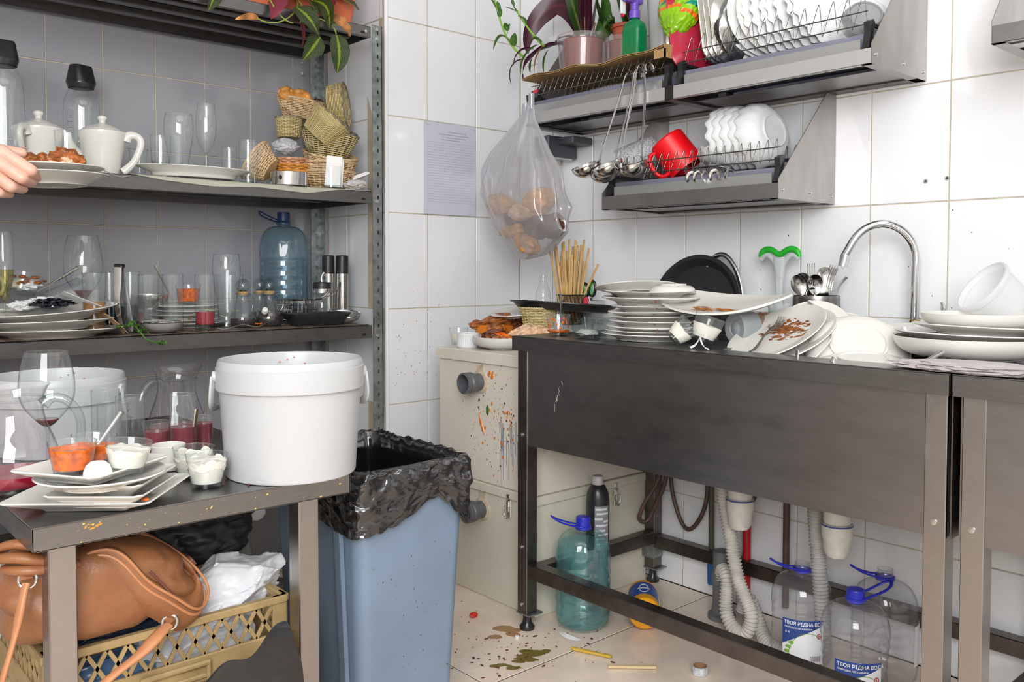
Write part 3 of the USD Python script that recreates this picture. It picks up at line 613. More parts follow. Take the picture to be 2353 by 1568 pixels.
rnd_plate('oval_platter', 'large white oval platter lying on the ribbed shelf mat', .165, .030, (-1.262, .02, Z2 + .007), (0, 0, -4), sy=.52, foot=.7, cat='platter')
tumbler('slim_glass', 'tall slim glass in front of the leaning wicker basket', (-1.091, .03, Z2), .0272, .136, .0265)
tumbler('slim_glass', 'slim glass half hidden left of the leaning wicker basket', (-1.115, .115, Z2), .022, .120, .021)
tumbler('small_glass', 'small glass behind the leaning wicker basket', (-.974, .16, Z2), .021, .128, .019)
# baskets
basket('pale wicker bowl leaning on its side beside the steel tin', (-1.010, .045, Z2 + .052), trimesh.transformations.rotation_matrix(math.radians(-58), [.666, .746, 0])[:3, :3], .036, .068, .060, WICK, rows=11, stakes=24)
tn = thing('steel_tin', 'low round steel tin in front of the orange wicker stack', 'tin', (-.979, -.012, Z2 + .001))
part('wall', lathe([(.055, 0), (.057, .001), (.057, .041), (.0555, .042), (.0555, .003), (0, .003)], 48), STEEL_S, tn); part('bottom', lathe([(0, 0), (.055, 0), (.055, .002), (0, .002)], 40), STEEL_S, tn)
part('finger_notch', mv(lathe([(0, 0), (.007, 0), (.007, .0008), (0, .0008)], 20, sx=.7), (-.045, -.0352, .022), (90, 0, -52)), BLACK_H, tn)
for k in range(3):
    g = basket(['lowest orange woven coaster of the stack behind the steel tin', 'middle orange woven coaster of the stack behind the steel tin', 'top pale red woven coaster of the stack behind the steel tin'][k], (-.915 - .002 * k, .085, Z2 + .040 + .020 * k), (0, 0, 40 * k), .044, .052, .017, WICK_O if k < 2 else pm('rose_wicker', (.55, .27, .15), .5, var=.3, vs=60), rows=3, stakes=20, t=.0032, name='woven_coaster', cat='coaster')
bt = thing('basket_box', 'pale wicker basket base under the orange coasters', 'basket', (-.915, .085, Z2)); W, S, R_, B = wicker(.045, .05, .038, 5, 20); part('weave', W, WICK, bt, smooth=60, kind='stuff'); part('upright_cane', S, WICK, bt, smooth=60, kind='stuff'); part('base', B, WICK, bt, smooth=60)
CLING = glassm('crinkled_film', (.86, .87, .88), (.55, .56, .58), .12, 1.45, (.85, .86, .88), .5, .5)
part('plastic_bag', mv(crumple(.046, 1.0, .9, .62, 12, 4, .35), (-.905, .15, Z2 + .148)), CLING, label='crumpled clear plastic bag on top of the orange coaster stack', cat='plastic bag')
part('basket_filler', mv(blob(.036, 1, 1, .95, .1), (-.905, .155, Z2 + .142)), pm('cream_straws', (.62, .60, .56), .6), None) if 0 else None
basket('straw-coloured round basket under the bread basket', (-.868, .20, Z2 + .185), (0, 0, 0), .036, .044, .066, WICK_S, rows=14, stakes=26, rimm=WICK_G, t=.0018)
bbk = basket('oval pale wicker basket of bread rolls topping the basket pile', (-.822, .20, Z2 + .252), (4, 6, -10), .058, .092, .062, WICK, sy=.66, rows=12, stakes=28)
def roll(label, loc, rot, r, m, twist=True):
    t = thing('bread_roll', label, 'bread roll', loc, rot)
    part('crust', blob(r, 1.25, .9, .85, .12, 2.0, int(rc.integers(90)), 4), m, t, smooth=80)
    if twist:
        part('plait', [tube(spl([(-r * 1.0, 0, r * .45), (-r * .4, -r * .35, r * .85), (r * .3, r * .3, r * .85), (r * 1.0, 0, r * .4)], 14), np.linspace(.4, .5, 14) * r, 12), tube(spl([(-r * .9, r * .3, r * .35), (-r * .2, r * .45, r * .8), (r * .4, -r * .35, r * .8), (r * .95, -r * .2, r * .3)], 14), .42 * r, 12)], m, t, smooth=80)
    return t
roll('golden bread roll at the left of the bread basket', (-.882, .188, Z2 + .322), (0, 10, 20), .024, BREAD)
roll('golden plaited bread roll in the middle of the bread basket', (-.842, .165, Z2 + .312), (0, 20, -25), .026, BREAD)
roll('dark brown bread roll behind the plaited roll', (-.812, .215, Z2 + .318), (0, 60, 0), .024, BREAD_D, False)
roll('dark brown bread roll at the right of the bread basket', (-.765, .185, Z2 + .305), (0, 10, 30), .026, BREAD_D, False)
basket('wide grey-brown wicker basket holding a tipped straw basket', (-.790, .085, Z2 + .108), (6, 6, 0), .050, .094, .088, WICK_S, rows=14, stakes=26, rimm=WICK_G, flare=.7)
basket('second grey-brown wicker basket nested in the wide one', (-.788, .088, Z2 + .132), (7, 5, 20), .052, .089, .074, WICK_G, rows=13, stakes=26, flare=.7)
basket('straw-coloured basket with grey rim tipped over in the grey-brown basket', (-.848, .050, Z2 + .176), trimesh.transformations.rotation_matrix(math.radians(42), [.666, .746, 0])[:3, :3], .050, .073, .088, WICK_S, rows=20, stakes=30, rimm=WICK_G, t=.0017)
basket('straw-coloured basket standing on its edge against the side wall', (-.748, .135, Z2 + .296), trimesh.transformations.rotation_matrix(math.radians(86), [.666, .746, 0])[:3, :3], .070, .080, .056, WICK_S, sx=1.0, sy=.8, rows=11, stakes=26, rimm=WICK_G, t=.0019)
basket('lowest pale wicker basket behind the glass of napkins', (-.800, .065, Z2 + .001), (0, 0, 10), .070, .093, .060, WICK, rows=11, stakes=26)
basket('middle pale wicker basket of the stack behind the napkins', (-.797, .070, Z2 + .030), (0, 0, 33), .072, .096, .062, WICK, rows=11, stakes=26)
basket('upper tilted pale wicker basket of the stack behind the napkins', (-.785, .082, Z2 + .064), (8, -14, 57), .070, .090, .062, WICK, rows=11, stakes=26)
tumbler('napkin_glass', 'glass tumbler holding folded white napkins at the shelf edge', (-.834, -.022, Z2), .034, .070, .031, cat='napkin glass')
nk = thing('napkin_bundle', 'folded white napkins standing in the glass', 'napkins', (-.830, -.022, Z2 + .008), (3, 4, -42))
for k in range(5): part('napkin', mv(bx(-.025, -.0014, 0, .025, .0014, .098 - .002 * k, .0008), (.001 * k, (k - 2) * .0045, 0), (rc.normal() * 1, rc.normal(), rc.normal() * 2)), NAPKIN, nk, smooth=False)
tw = part('napkin_crumpled', shell(grid(lambda U, V: (.05 * U + .010 * np.sin(V * 9), .012 * np.sin(V * 2 * PI) * (1 - .3 * U), .012 * np.cos(V * 2 * PI) * (1 - .2 * U) + .03 * U), 14, 22, cv=True), .0008), NAPKIN, label='crumpled rolled white napkin beside the bag of herbs', cat='napkin')
UsdGeom.Xformable(tw).AddTransformOp().Set(Gf.Matrix4d(mat4((-.748, .01, Z2 + .036), (0, 10, -30)).T.tolist()))
hb = thing('herb_bag', 'clear bag of dried brown herbs at the right end of the shelf', 'bag', (-.748, -.025, Z2 + .020), (0, -4, -8))
part('film', crumple(.030, 1.5, .75, .60, 8, 4, .3), CLING, hb, smooth=50)
part('dried_herb', [tube(spl([(rc.uniform(-.04, .02), rc.normal() * .008, rc.normal() * .006), (rc.uniform(-.01, .02), rc.normal() * .010, rc.normal() * .007), (rc.uniform(.0, .04), rc.normal() * .008, rc.normal() * .006)], 7), .0012, 5) for _ in range(34)], pm('dried_herbs', (.30, .17, .05), .7, var=.6, vs=80), hb, kind='stuff')
# ---------------------------------------------------------------- plates held by the hand in front of the shelf
HPx, HPy = -1.727, -.30
rnd_plate('dinner_plate', 'lower white plate held by the hand in front of the shelf', .130, .026, (HPx - .002, HPy, 1.2175), (0, -1.5, 0), foot=.62)
rnd_plate('side_plate', 'upper white plate of roasted meat held in the hand', .122, .021, (HPx - .004, HPy + .004, 1.2405), (0, -1, 0), foot=.62)
for k, (lb, dx, dy, r, sx, sy, sz, m) in enumerate([('roasted meat chunk at the right of the held plate', .030, -.035, .026, 1.5, 1.1, 1.15, MEAT), ('browned meat chunk in the middle of the held plate', -.012, -.030, .022, 1.3, 1.1, .95, MEAT), ('browned meat piece beside the hand on the held plate', -.052, -.018, .024, 1.2, 1.2, .9, MEAT), ('small meat piece behind the others on the held plate', .012, .020, .024, 1.4, 1., .9, MEAT)]):
    mt = thing('meat_piece', lb, 'meat', (HPx + dx, HPy + dy, 1.2655 + .006 * (k == 0)), (10 * k, 14, -40 + 30 * k))
    part('crust', blob(r, sx, sy, sz, .45, 2.6, 30 + k, 4), m, mt, smooth=60)
    if k < 2: part('cut_face', mv(blob(r * .75, .9, .5, .8, .25, 3, 60 + k, 3), (r * .35, -r * .85, -r * .15)), MEAT_L, mt, smooth=60)
fk = thing('fork', 'steel fork handle sticking out over the rim of the held plates', 'fork', (HPx + .055 + .03, HPy - .065, 1.2495), (2, -12, 138)); part('fork_body', mv(fork(.15), (-.075, 0, 0)), STEEL_S, fk)
# ---------------------------------------------------------------- hand
import manifold3d as mf
def limb(bones):
    out = mf.Manifold()
    for chain in bones:
        for (a, ra), (b, rb_) in zip(chain[:-1], chain[1:]):
            s = [mf.Manifold.sphere(r, 28).translate(tuple(map(float, p))) for p, r in ((a, ra), (b, rb_))]
            out = out + mf.Manifold.batch_hull(s)
    return out
def hand_mesh():
    # local frame: x to the right along the forearm, y away, z up
    B = [[((-.36, -.02, -.055), .043), ((-.14, -.008, -.015), .031), ((-.085, 0, -.006), .0285)],
         [((-.085, .004, .004), .026), ((.008, -.004, .028), .0145)], [((-.085, 0, -.004), .026), ((-.002, -.010, .010), .0145)], [((-.085, 0, -.012), .025), ((-.016, -.012, -.010), .0142)], [((-.085, 0, -.018), .023), ((-.032, -.010, -.028), .0132)]]
    fing = [((.008, -.004, .028), (.062, .006, -.010), (.052, .046, -.018), (.032, .064, -.012), .0128), ((-.002, -.010, .010), (.048, -.002, -.026), (.044, .040, -.030), (.026, .060, -.020), .0128),
            ((-.016, -.012, -.010), (.028, -.006, -.044), (.028, .036, -.044), (.014, .056, -.030), .0122), ((-.032, -.010, -.028), (.004, -.006, -.056), (.006, .026, -.056), (-.004, .044, -.042), .0108)]
    for a, b, c, d, r in fing: B.append([(a, r * 1.08), (b, r), (c, r * .9), (d, r * .78)])
    B.append([((-.07, .012, .012), .022), ((-.034, .036, .034), .0155), ((-.006, .050, .034), .0125), ((.016, .058, .0325), .0105)])
    for (a, b) in (((.008, -.004, .028), (-.002, -.010, .010)), ((-.002, -.010, .010), (-.016, -.012, -.010)), ((-.016, -.012, -.010), (-.032, -.010, -.028))): B.append([(a, .0145), (b, .0142)])
    m = limb(B).refine_to_length(.0042)
    t = J((m.to_mesh().vert_properties[:, :3].astype(float), m.to_mesh().tri_verts.astype(int))); t.merge_vertices()
    trimesh.smoothing.filter_taubin(t, iterations=14)
    return t
SKIN = pm('skin', (.72, .42, .32), .42, var=.06, vs=30, bump=.12, bs=260, subsurface_weight=.18, subsurface_scale=.006)
ps = thing('person', 'bare hand and forearm reaching in from the left holding two plates', 'person', (-1.845, -.376, 1.249), (0, 0, -41), 1.06)
part('body', hand_mesh(), SKIN, ps, smooth=True)
nail = pm('nail', (.72, .46, .38), .25)
part('nail', mv(lathe([(0, .0015), (.005, .001), (.006, 0), (0, -.001)], 16, sx=1.3), (.022, .058, .0432), (0, 14, 20)), nail, ps)
part('sleeve', lathe([(.050, 0), (.052, .01), (.060, .14), (.056, .14), (.047, .012)], 32), NAPKIN, ps, label='white sleeve cuff') if 0 else None
# ---------------------------------------------------------------- planter with prayer plant on the top shelf
TERRA = pm('terracotta_planter', (.56, .13, .055), .5, var=.08, vs=12)
pl = thing('planter', 'long orange-red planter trough on top of the rack', 'planter', (-.985, .045, 1.8195))
part('trough', [loft([ring(.235, .058, .012, 0), ring(.262, .078, .014, .17), ring(.268, .084, .014, .17), ring(.268, .084, .014, .185), ring(.255, .072, .012, .185), ring(.235, .055, .012, .02)]), bx(-.234, -.057, 0, .234, .057, .02)], TERRA, pl, smooth=30)
part('soil', bx(-.25, -.068, .14, .25, .068, .165, .004), pm('soil', (.03, .018, .01), .9), pl)
LEAFG = None
def leaf_mat(name, dark, mid, vein, under):
    """leaf colours by position across the blade: primvars st carry (along, across)"""
    n = {'u': ('uvmap', {'attribute': 'st'}), 's': ('separate_xyz', {}), 'x': ('math', {'math_type': 'absolute'}), 'dg': ('math', {'math_type': 'multiply_add', 'value2': -.55}), 'w': ('math', {'math_type': 'multiply', 'value2': 7.0}), 'f': ('math', {'math_type': 'fraction'}),
         'vr': ('rgb_ramp', {'ramp': [(0, (0, 0, 0)), (.42, (0, 0, 0)), (.5, (1, 1, 1)), (.58, (0, 0, 0)), (1, (0, 0, 0))]}), 'nz': ('noise_texture', {'scale': 14., 'detail': 2.}), 'ad': ('math', {'math_type': 'multiply_add', 'value2': .30, 'value3': -.15}), 'sm': ('math', {'math_type': 'add'}),
         'cr': ('rgb_ramp', {'ramp': [(0, mid), (.10, mid), (.16, dark), (.7, tuple(np.array(dark) * 1.25)), (1, tuple(np.array(dark) * .9))]}), 'mx': ('mix_color', {'b': vein}), 'bk': ('geometry', {}), 'm2': ('mix_color', {'b': under}), 'p': ('principled_bsdf', {'roughness': .35}), 'tr': ('translucent_bsdf', {}), 'mc': ('mix_closure', {'fac': .22})}
    l = [('u.UV', 's.vector'), ('s.y', 'x.value1'), ('x.value', 'dg.value1'), ('s.x', 'dg.value3'), ('dg.value', 'w.value1'), ('w.value', 'f.value1'), ('f.value', 'vr.fac'), ('u.UV', 'nz.vector'), ('nz.fac', 'ad.value1'), ('x.value', 'sm.value1'), ('ad.value', 'sm.value2'), ('sm.value', 'cr.fac'),
         ('vr.color', 'mx.fac'), ('cr.color', 'mx.a'), ('mx.result', 'm2.a'), ('bk.backfacing', 'm2.fac'), ('m2.result', 'p.base_color'), ('m2.result', 'tr.color'), ('p.BSDF', 'mc.closure1'), ('tr.BSDF', 'mc.closure2')]
    return usdkit.material(stage, LK + name, n, l, surface='mc.closure')
PRAYER = leaf_mat('prayer_plant_leaf', (.018, .055, .014), (.20, .34, .02), (.36, .07, .06), (.22, .03, .05))
def leaf(parent, path, w, m, name='leaf', cup=.25, wave=.0, roll=0.0, n=22, tipw=1.0, up0=(0, 0, 1), label=None, curl=0.0):
    """blade following a spine curve; width profile like an ovate leaf"""
    c = spl(path, n); t = np.gradient(c, axis=0); t /= np.linalg.norm(t, axis=1)[:, None]
    up = np.array(up0, float); f = np.linspace(0, 1, n)
    side = np.cross(t, up); side /= np.linalg.norm(side, axis=1)[:, None] + 1e-9; nor = np.cross(side, t)
    W = w * np.sin(PI * np.clip(f, 0, 1) ** .75) ** .72 + .0006
    k = 11; s = np.linspace(-1, 1, k); V = []; st = []
    for i in range(n):
        a = math.radians(roll)
        sd = side[i] * math.cos(a) + nor[i] * math.sin(a); nn = nor[i] * math.cos(a) - side[i] * math.sin(a)
        for q in s:
            V.append(c[i] + sd * q * W[i] + nn * (cup * W[i] * abs(q) ** 1.4 + wave * math.sin(f[i] * 22 + q * 2) * abs(q))); st.append((f[i], q))
    V = np.array(V).reshape(n, k, 3); idx = np.arange(n * k).reshape(n, k)
    qd = np.stack([idx[:-1, :-1], idx[:-1, 1:], idx[1:, 1:], idx[1:, :-1]], -1).reshape(-1, 4)
    p = usdkit.mesh(stage, numbered((str(parent.GetPath()) if parent is not None else '/World') + '/' + name), trimesh.Trimesh(V.reshape(-1, 3), tri(qd), process=False), m, smooth=True, uv=np.array(st)).GetPrim()
    return setd(p, label)
pp = thing('prayer_plant', 'trailing prayer plant with red-veined leaves hanging over the top shelf edge', 'potted plant')
STEMG = pm('green_stem', (.22, .30, .06), .5)
DRY = pm('dry_leaf', (.40, .17, .05), .7, var=.6, vs=50)
for path, w, rl, u in [
    ([(-.852, -.088, 1.762), (-.849, -.100, 1.705), (-.853, -.092, 1.640)], .030, 0, (0, -1, .15)),
    ([(-.985, -.078, 1.822), (-.957, -.110, 1.785), (-.920, -.100, 1.743)], .036, -12, (.1, -.8, .6)),
    ([(-.905, -.085, 1.745), (-.938, -.098, 1.705), (-.968, -.090, 1.662)], .029, 14, (0, -1, .2)),
    ([(-.968, -.078, 1.772), (-.970, -.092, 1.735), (-.974, -.088, 1.696)], .018, 40, (.5, -.8, 0)),
    ([(-.900, -.030, 1.868), (-.885, -.098, 1.822), (-.880, -.094, 1.770)], .024, -35, (-.5, -.8, .2)),
    ([(-.845, -.02, 1.865), (-.868, -.090, 1.830), (-.898, -.100, 1.792)], .022, 60, (.4, -.6, .6)),
    ([(-.945, .0, 1.880), (-.935, -.07, 1.850), (-.925, -.105, 1.800)], .024, 20, (0, -.8, .5)),
    ([(-.99, .0, 1.895), (-1.0, -.07, 1.870), (-1.02, -.10, 1.835)], .028, -20, (0, -.7, .6)),
    ([(-1.03, -.02, 1.860), (-1.048, -.085, 1.820), (-1.072, -.09, 1.765)], .026, 150, (-.2, -.9, .2)),
    ([(-1.225, -.03, 1.84), (-1.243, -.088, 1.800), (-1.262, -.09, 1.752)], .024, 8, (.2, -.9, .2)),
    ([(-.83, .02, 1.89), (-.80, -.05, 1.885), (-.77, -.09, 1.85)], .026, 0, (0, -.6, .8)),
    ([(-.90, .02, 1.90), (-.91, -.05, 1.90), (-.90, -.11, 1.865)], .030, 0, (0, -.6, .8)),
]: leaf(pp, path, w * 1.15, PRAYER, cup=.18, wave=.0012, roll=rl, up0=u)
leaf(pp, [(-1.10, -.07, 1.765), (-1.14, -.088, 1.757), (-1.182, -.088, 1.744)], .012, DRY, cup=.6, roll=30, up0=(0, -.5, .8), label='dried brown leaf')
leaf(pp, [(-.862, -.07, 1.812), (-.835, -.09, 1.795), (-.806, -.092, 1.762)], .016, DRY, cup=.9, wave=.004, roll=-30, up0=(.3, -.8, .3), label='dried curled brown leaf')
for path in [[(-.955, -.0, 1.86), (-1.0, -.085, 1.795), (-1.04, -.09, 1.765), (-1.11, -.075, 1.765)], [(-.93, .0, 1.86), (-.90, -.08, 1.80), (-.86, -.085, 1.782), (-.852, -.088, 1.762)], [(-.95, .0, 1.86), (-.93, -.075, 1.79), (-.91, -.085, 1.752)], [(-.97, -.0, 1.87), (-.96, -.075, 1.82), (-.972, -.08, 1.775)], [(-1.03, .0, 1.87), (-1.055, -.085, 1.80), (-1.03, -.09, 1.775), (-1.0, -.088, 1.768)], [(-1.2, .0, 1.86), (-1.222, -.05, 1.845), (-1.24, -.08, 1.81)], [(-.88, 0, 1.86), (-.86, -.06, 1.83), (-.85, -.08, 1.79), (-.862, -.07, 1.81)]]:
    part('vine_stem', tube(spl(path, 18), .0022, 7), STEMG, pp)
# ---------------------------------------------------------------- lower rack shelf (dirty glasses)
Z3 = .8425
MAT_B = pm('dirty_brown_mat', (.16, .115, .085), .55, var=.6, vs=14)
part('shelf_mat', shell(mat_mesh(-2.1, -.712, -.050, .32, .8412, None, 3), .0005), MAT_B, label='stained brown ribbed mat covering the lower rack shelf', cat='shelf mat')
WINE = glassm('white_wine', (.80, .74, .42), (.5, .42, .15), .02, 1.34)
stemmed('champagne_flute', 'flute of white wine at the left edge of the photo', (-1.742, .10, Z3), .0235, .281, .185, .030, 'flute', liq=.085, lm=WINE)
stemmed('wine_glass', 'big wine glass with red dregs on the lower rack shelf', (-1.539, .13, Z3), .051, .276, .175, .036, 'wine', liq=.022, lm=JUICE2)
cw = thing('cup', 'plain white cup standing behind the big wine glass', 'cup', (-1.514, .22, Z3))
CUPP = lambda R, H: [(0, .003), (R * .6, .003), (R * .66, 0), (R * .74, .004), (R * .93, H * .35), (R, H), (R * .97, H + .001), (R * .93, H * .96), (R * .86, H * .35), (R * .6, .008), (0, .008)]
part('body', lathe(CUPP(.046, .118), 40), WHITE_CER, cw)
tumbler('highball_glass', 'tall glass with amber dregs in front of the white cup', (-1.534, .05, Z3), .0300, .172, .0275, liq=.092, lm=pm('amber_drink', (.30, .12, .01), .08))
tumbler('highball_glass', 'faceted glass of water half hidden behind the steel tongs', (-1.468, .14, Z3), .029, .172, .022, facet=True, liq=.09, lm=WATER)
tg = thing('tongs', 'upright steel serving tongs with black top leaning in a glass', 'tongs', (-1.478, .025, Z3), (2, 4, -41))
part('arm', tube(spl([(-.006, -.012, .192), (-.004, -.014, .13), (.004, -.012, .05), (.010, -.010, .03), (.014, -.01, .012)], 16), np.interp(np.linspace(0, 1, 16), [0, .3, .75, .85, 1], [.0115, .011, .0065, .005, .0075]), 10, flat=.14, up=(0, 1, 0)), STEEL_S, tg)
part('arm', tube(spl([(-.006, .012, .192), (.0, .014, .13), (.022, .012, .05), (.03, .0, .01)], 16), np.interp(np.linspace(0, 1, 16), [0, .3, .75, 1], [.0115, .011, .0075, .009]), 10, flat=.14, up=(0, 1, 0)), STEEL_D, tg)
part('bridge', bx(-.0175, -.014, .186, .0055, .014, .197, .003), BLACK_P, tg)
tumbler('highball_glass', 'glass with moulded waist and cloudy water right of the tongs', (-1.446, .03, Z3), .0265, .174, .0205, facet=True, liq=.085, lm=WATER)
tumbler('highball_glass', 'glass with red juice half hidden behind the waisted glass', (-1.411, .105, Z3), .0265, .166, .0255, base=.022, liq=.055, lm=JUICE)
tumbler('highball_glass', 'empty straight glass behind the small metal bowl, left of two', (-1.397, .025, Z3), .0277, .166, .0272, base=.010)
tumbler('highball_glass', 'empty straight glass behind the small metal bowl, right of two', (-1.318, .05, Z3), .0285, .166, .0278, base=.010)
tumbler('highball_glass', 'straight glass with bright red juice on the lower rack shelf', (-1.231, .03, Z3), .0284, .166, .0278, base=.022, liq=.056, lm=JUICE)
for k in range(5):
    rnd_plate('side_plate', ['lowest white plate of the stack behind the straight glasses', 'second white plate from the bottom of the stack behind the glasses', 'middle white plate of the stack behind the straight glasses', 'fourth white plate of the stack behind the glasses', 'top white plate of the stack behind the glasses, under the relish glass'][k], .108 - .004 * (k % 2) - .002 * k, .017, (-1.215 - .006 * (k % 3), .212, Z3 + .0005 + .0135 * k), (1.5 * (k % 2), 0, 0))
tumbler('sauce_glass', 'glass of bright orange relish on the plate stack of the rack', (-1.215, .20, Z3 + .072), .0385, .062, .030, base=.006, liq=.050, lm=ORANGE, cat='sauce glass')
sb = thing('serving_bowl', 'shiny steel bowl behind the empty straight glasses', 'bowl', (-1.33, .22, Z3 + .06), (0, 0, 0)); part('bowl_body', lathe(bowl_prof(.060, .045, .5, .0012), 40), STEEL_S, sb)
sp1 = thing('spoon', 'spoon standing in the relish behind the straight glasses', 'spoon', (-1.262, .205, Z3 + .085), (10, -28, 0)); part('handle', teaspoon_handle(.125), STEEL_S, sp1)
sp2 = thing('spoon', 'spoon handle resting across the plate stack beside the beer glass', 'spoon', (-1.10, .16, Z3 + .070), (0, -2, 176)); part('spoon_body', spoon(.15), STEEL_S, sp2)
part('leek_scraps', [mv(bx(-.012, -.002, 0, .012, .002, .0015), (-1.21 + rc.normal() * .05, .125 + rc.normal() * .01, Z3 + .030 + .003 * k), (rc.normal() * 10, rc.normal() * 20, rc.uniform(0, 180))) for k in range(10)], pm('leek_green', (.45, .52, .10), .4), label='pale green vegetable scraps on the rim of the rack plate stack', cat='food scraps')
beer_glass('tall curved beer glass on the lower shelf left of the cruets', (-1.125, .12, Z3), .0425, .229)
tumbler('highball_glass', 'wide empty glass behind the curved beer glass', (-1.071, .22, Z3), .042, .164, .036)
VIN = pm('dark_vinegar', (.012, .006, .005), .06)
def cruet(label, loc, R, H, lv, rz=0, tilt=(0, 0)):
    t = thing('cruet', label, 'cruet', loc, (tilt[0], tilt[1], rz)); hb = H * .62
    pr = [tuple(a) for a in spl(np.array([(R * .82, .004), (R, hb * .22), (R * .86, hb * .5), (R * .45, hb * .85), (R * .36, hb * 1.0), (R * .5, hb * 1.12)]), 24)]
    part('body', [lathe(pr, 40), rim_ring(R * .5, hb * 1.12, .002)], GLASS, t, smooth=70)
    part('base', solid([(0, 0), (R * .8, 0), (R * .84, .006), (0, .006)]), GLASS_B, t)
    ins = [(r * .95, z) for r, z in pr if z < lv]
    part('vinegar', lathe([(0, .007)] + ins + [(ins[-1][0], lv), (0, lv)], 32), VIN, t)
    part('handle', tube(spl([(R * .42, 0, hb * 1.05), (R * .9, 0, hb * 1.06), (R * 1.05, 0, hb * .8), (R * .85, 0, hb * .52)], 16), .0045, 10), GLASS_B, t, smooth=70)
    part('stopper', [lathe([(0, hb * 1.14), (R * .3, hb * 1.16), (R * .3, hb * 1.2), (R * .2, hb * 1.26)] + [(R * .52 * math.sin(a), H - R * .5 - R * .52 * math.cos(a)) for a in np.linspace(.4, PI, 14)], 28)], GLASS_B, t, smooth=70)
    part('cork_ring', lathe([(R * .30, hb * 1.08), (R * .40, hb * 1.08), (R * .42, hb * 1.2), (R * .3, hb * 1.2)], 24), pm('cork_stain', (.42, .25, .10), .6, var=.4, vs=80) if not stage.GetPrimAtPath(LK + 'cork_stain') else UsdShade.Material.Get(stage, LK + 'cork_stain'), t)
    return t
cruet('glass vinegar cruet with ball stopper, left of the three cruets', (-1.090, .08, Z3), .041, .152, .030, 20)
cruet('glass vinegar cruet standing behind the other two', (-.994, .165, Z3), .040, .152, .045, -60)
cruet('glass vinegar cruet nearly half full, right of the three cruets', (-.998, .09, Z3), .044, .153, .052, -10)
cc = thing('cruet_stopper', 'loose white plastic stopper leaning between the cruets', 'stopper', (-1.035, .045, Z3 + .048), (60, 20, -30)); part('knob', lathe([(0, 0), (.009, 0), (.0095, .008), (.006, .012), (.008, .02), (0, .022)], 24), pm('milky_plastic', (.72, .72, .66), .35), cc)
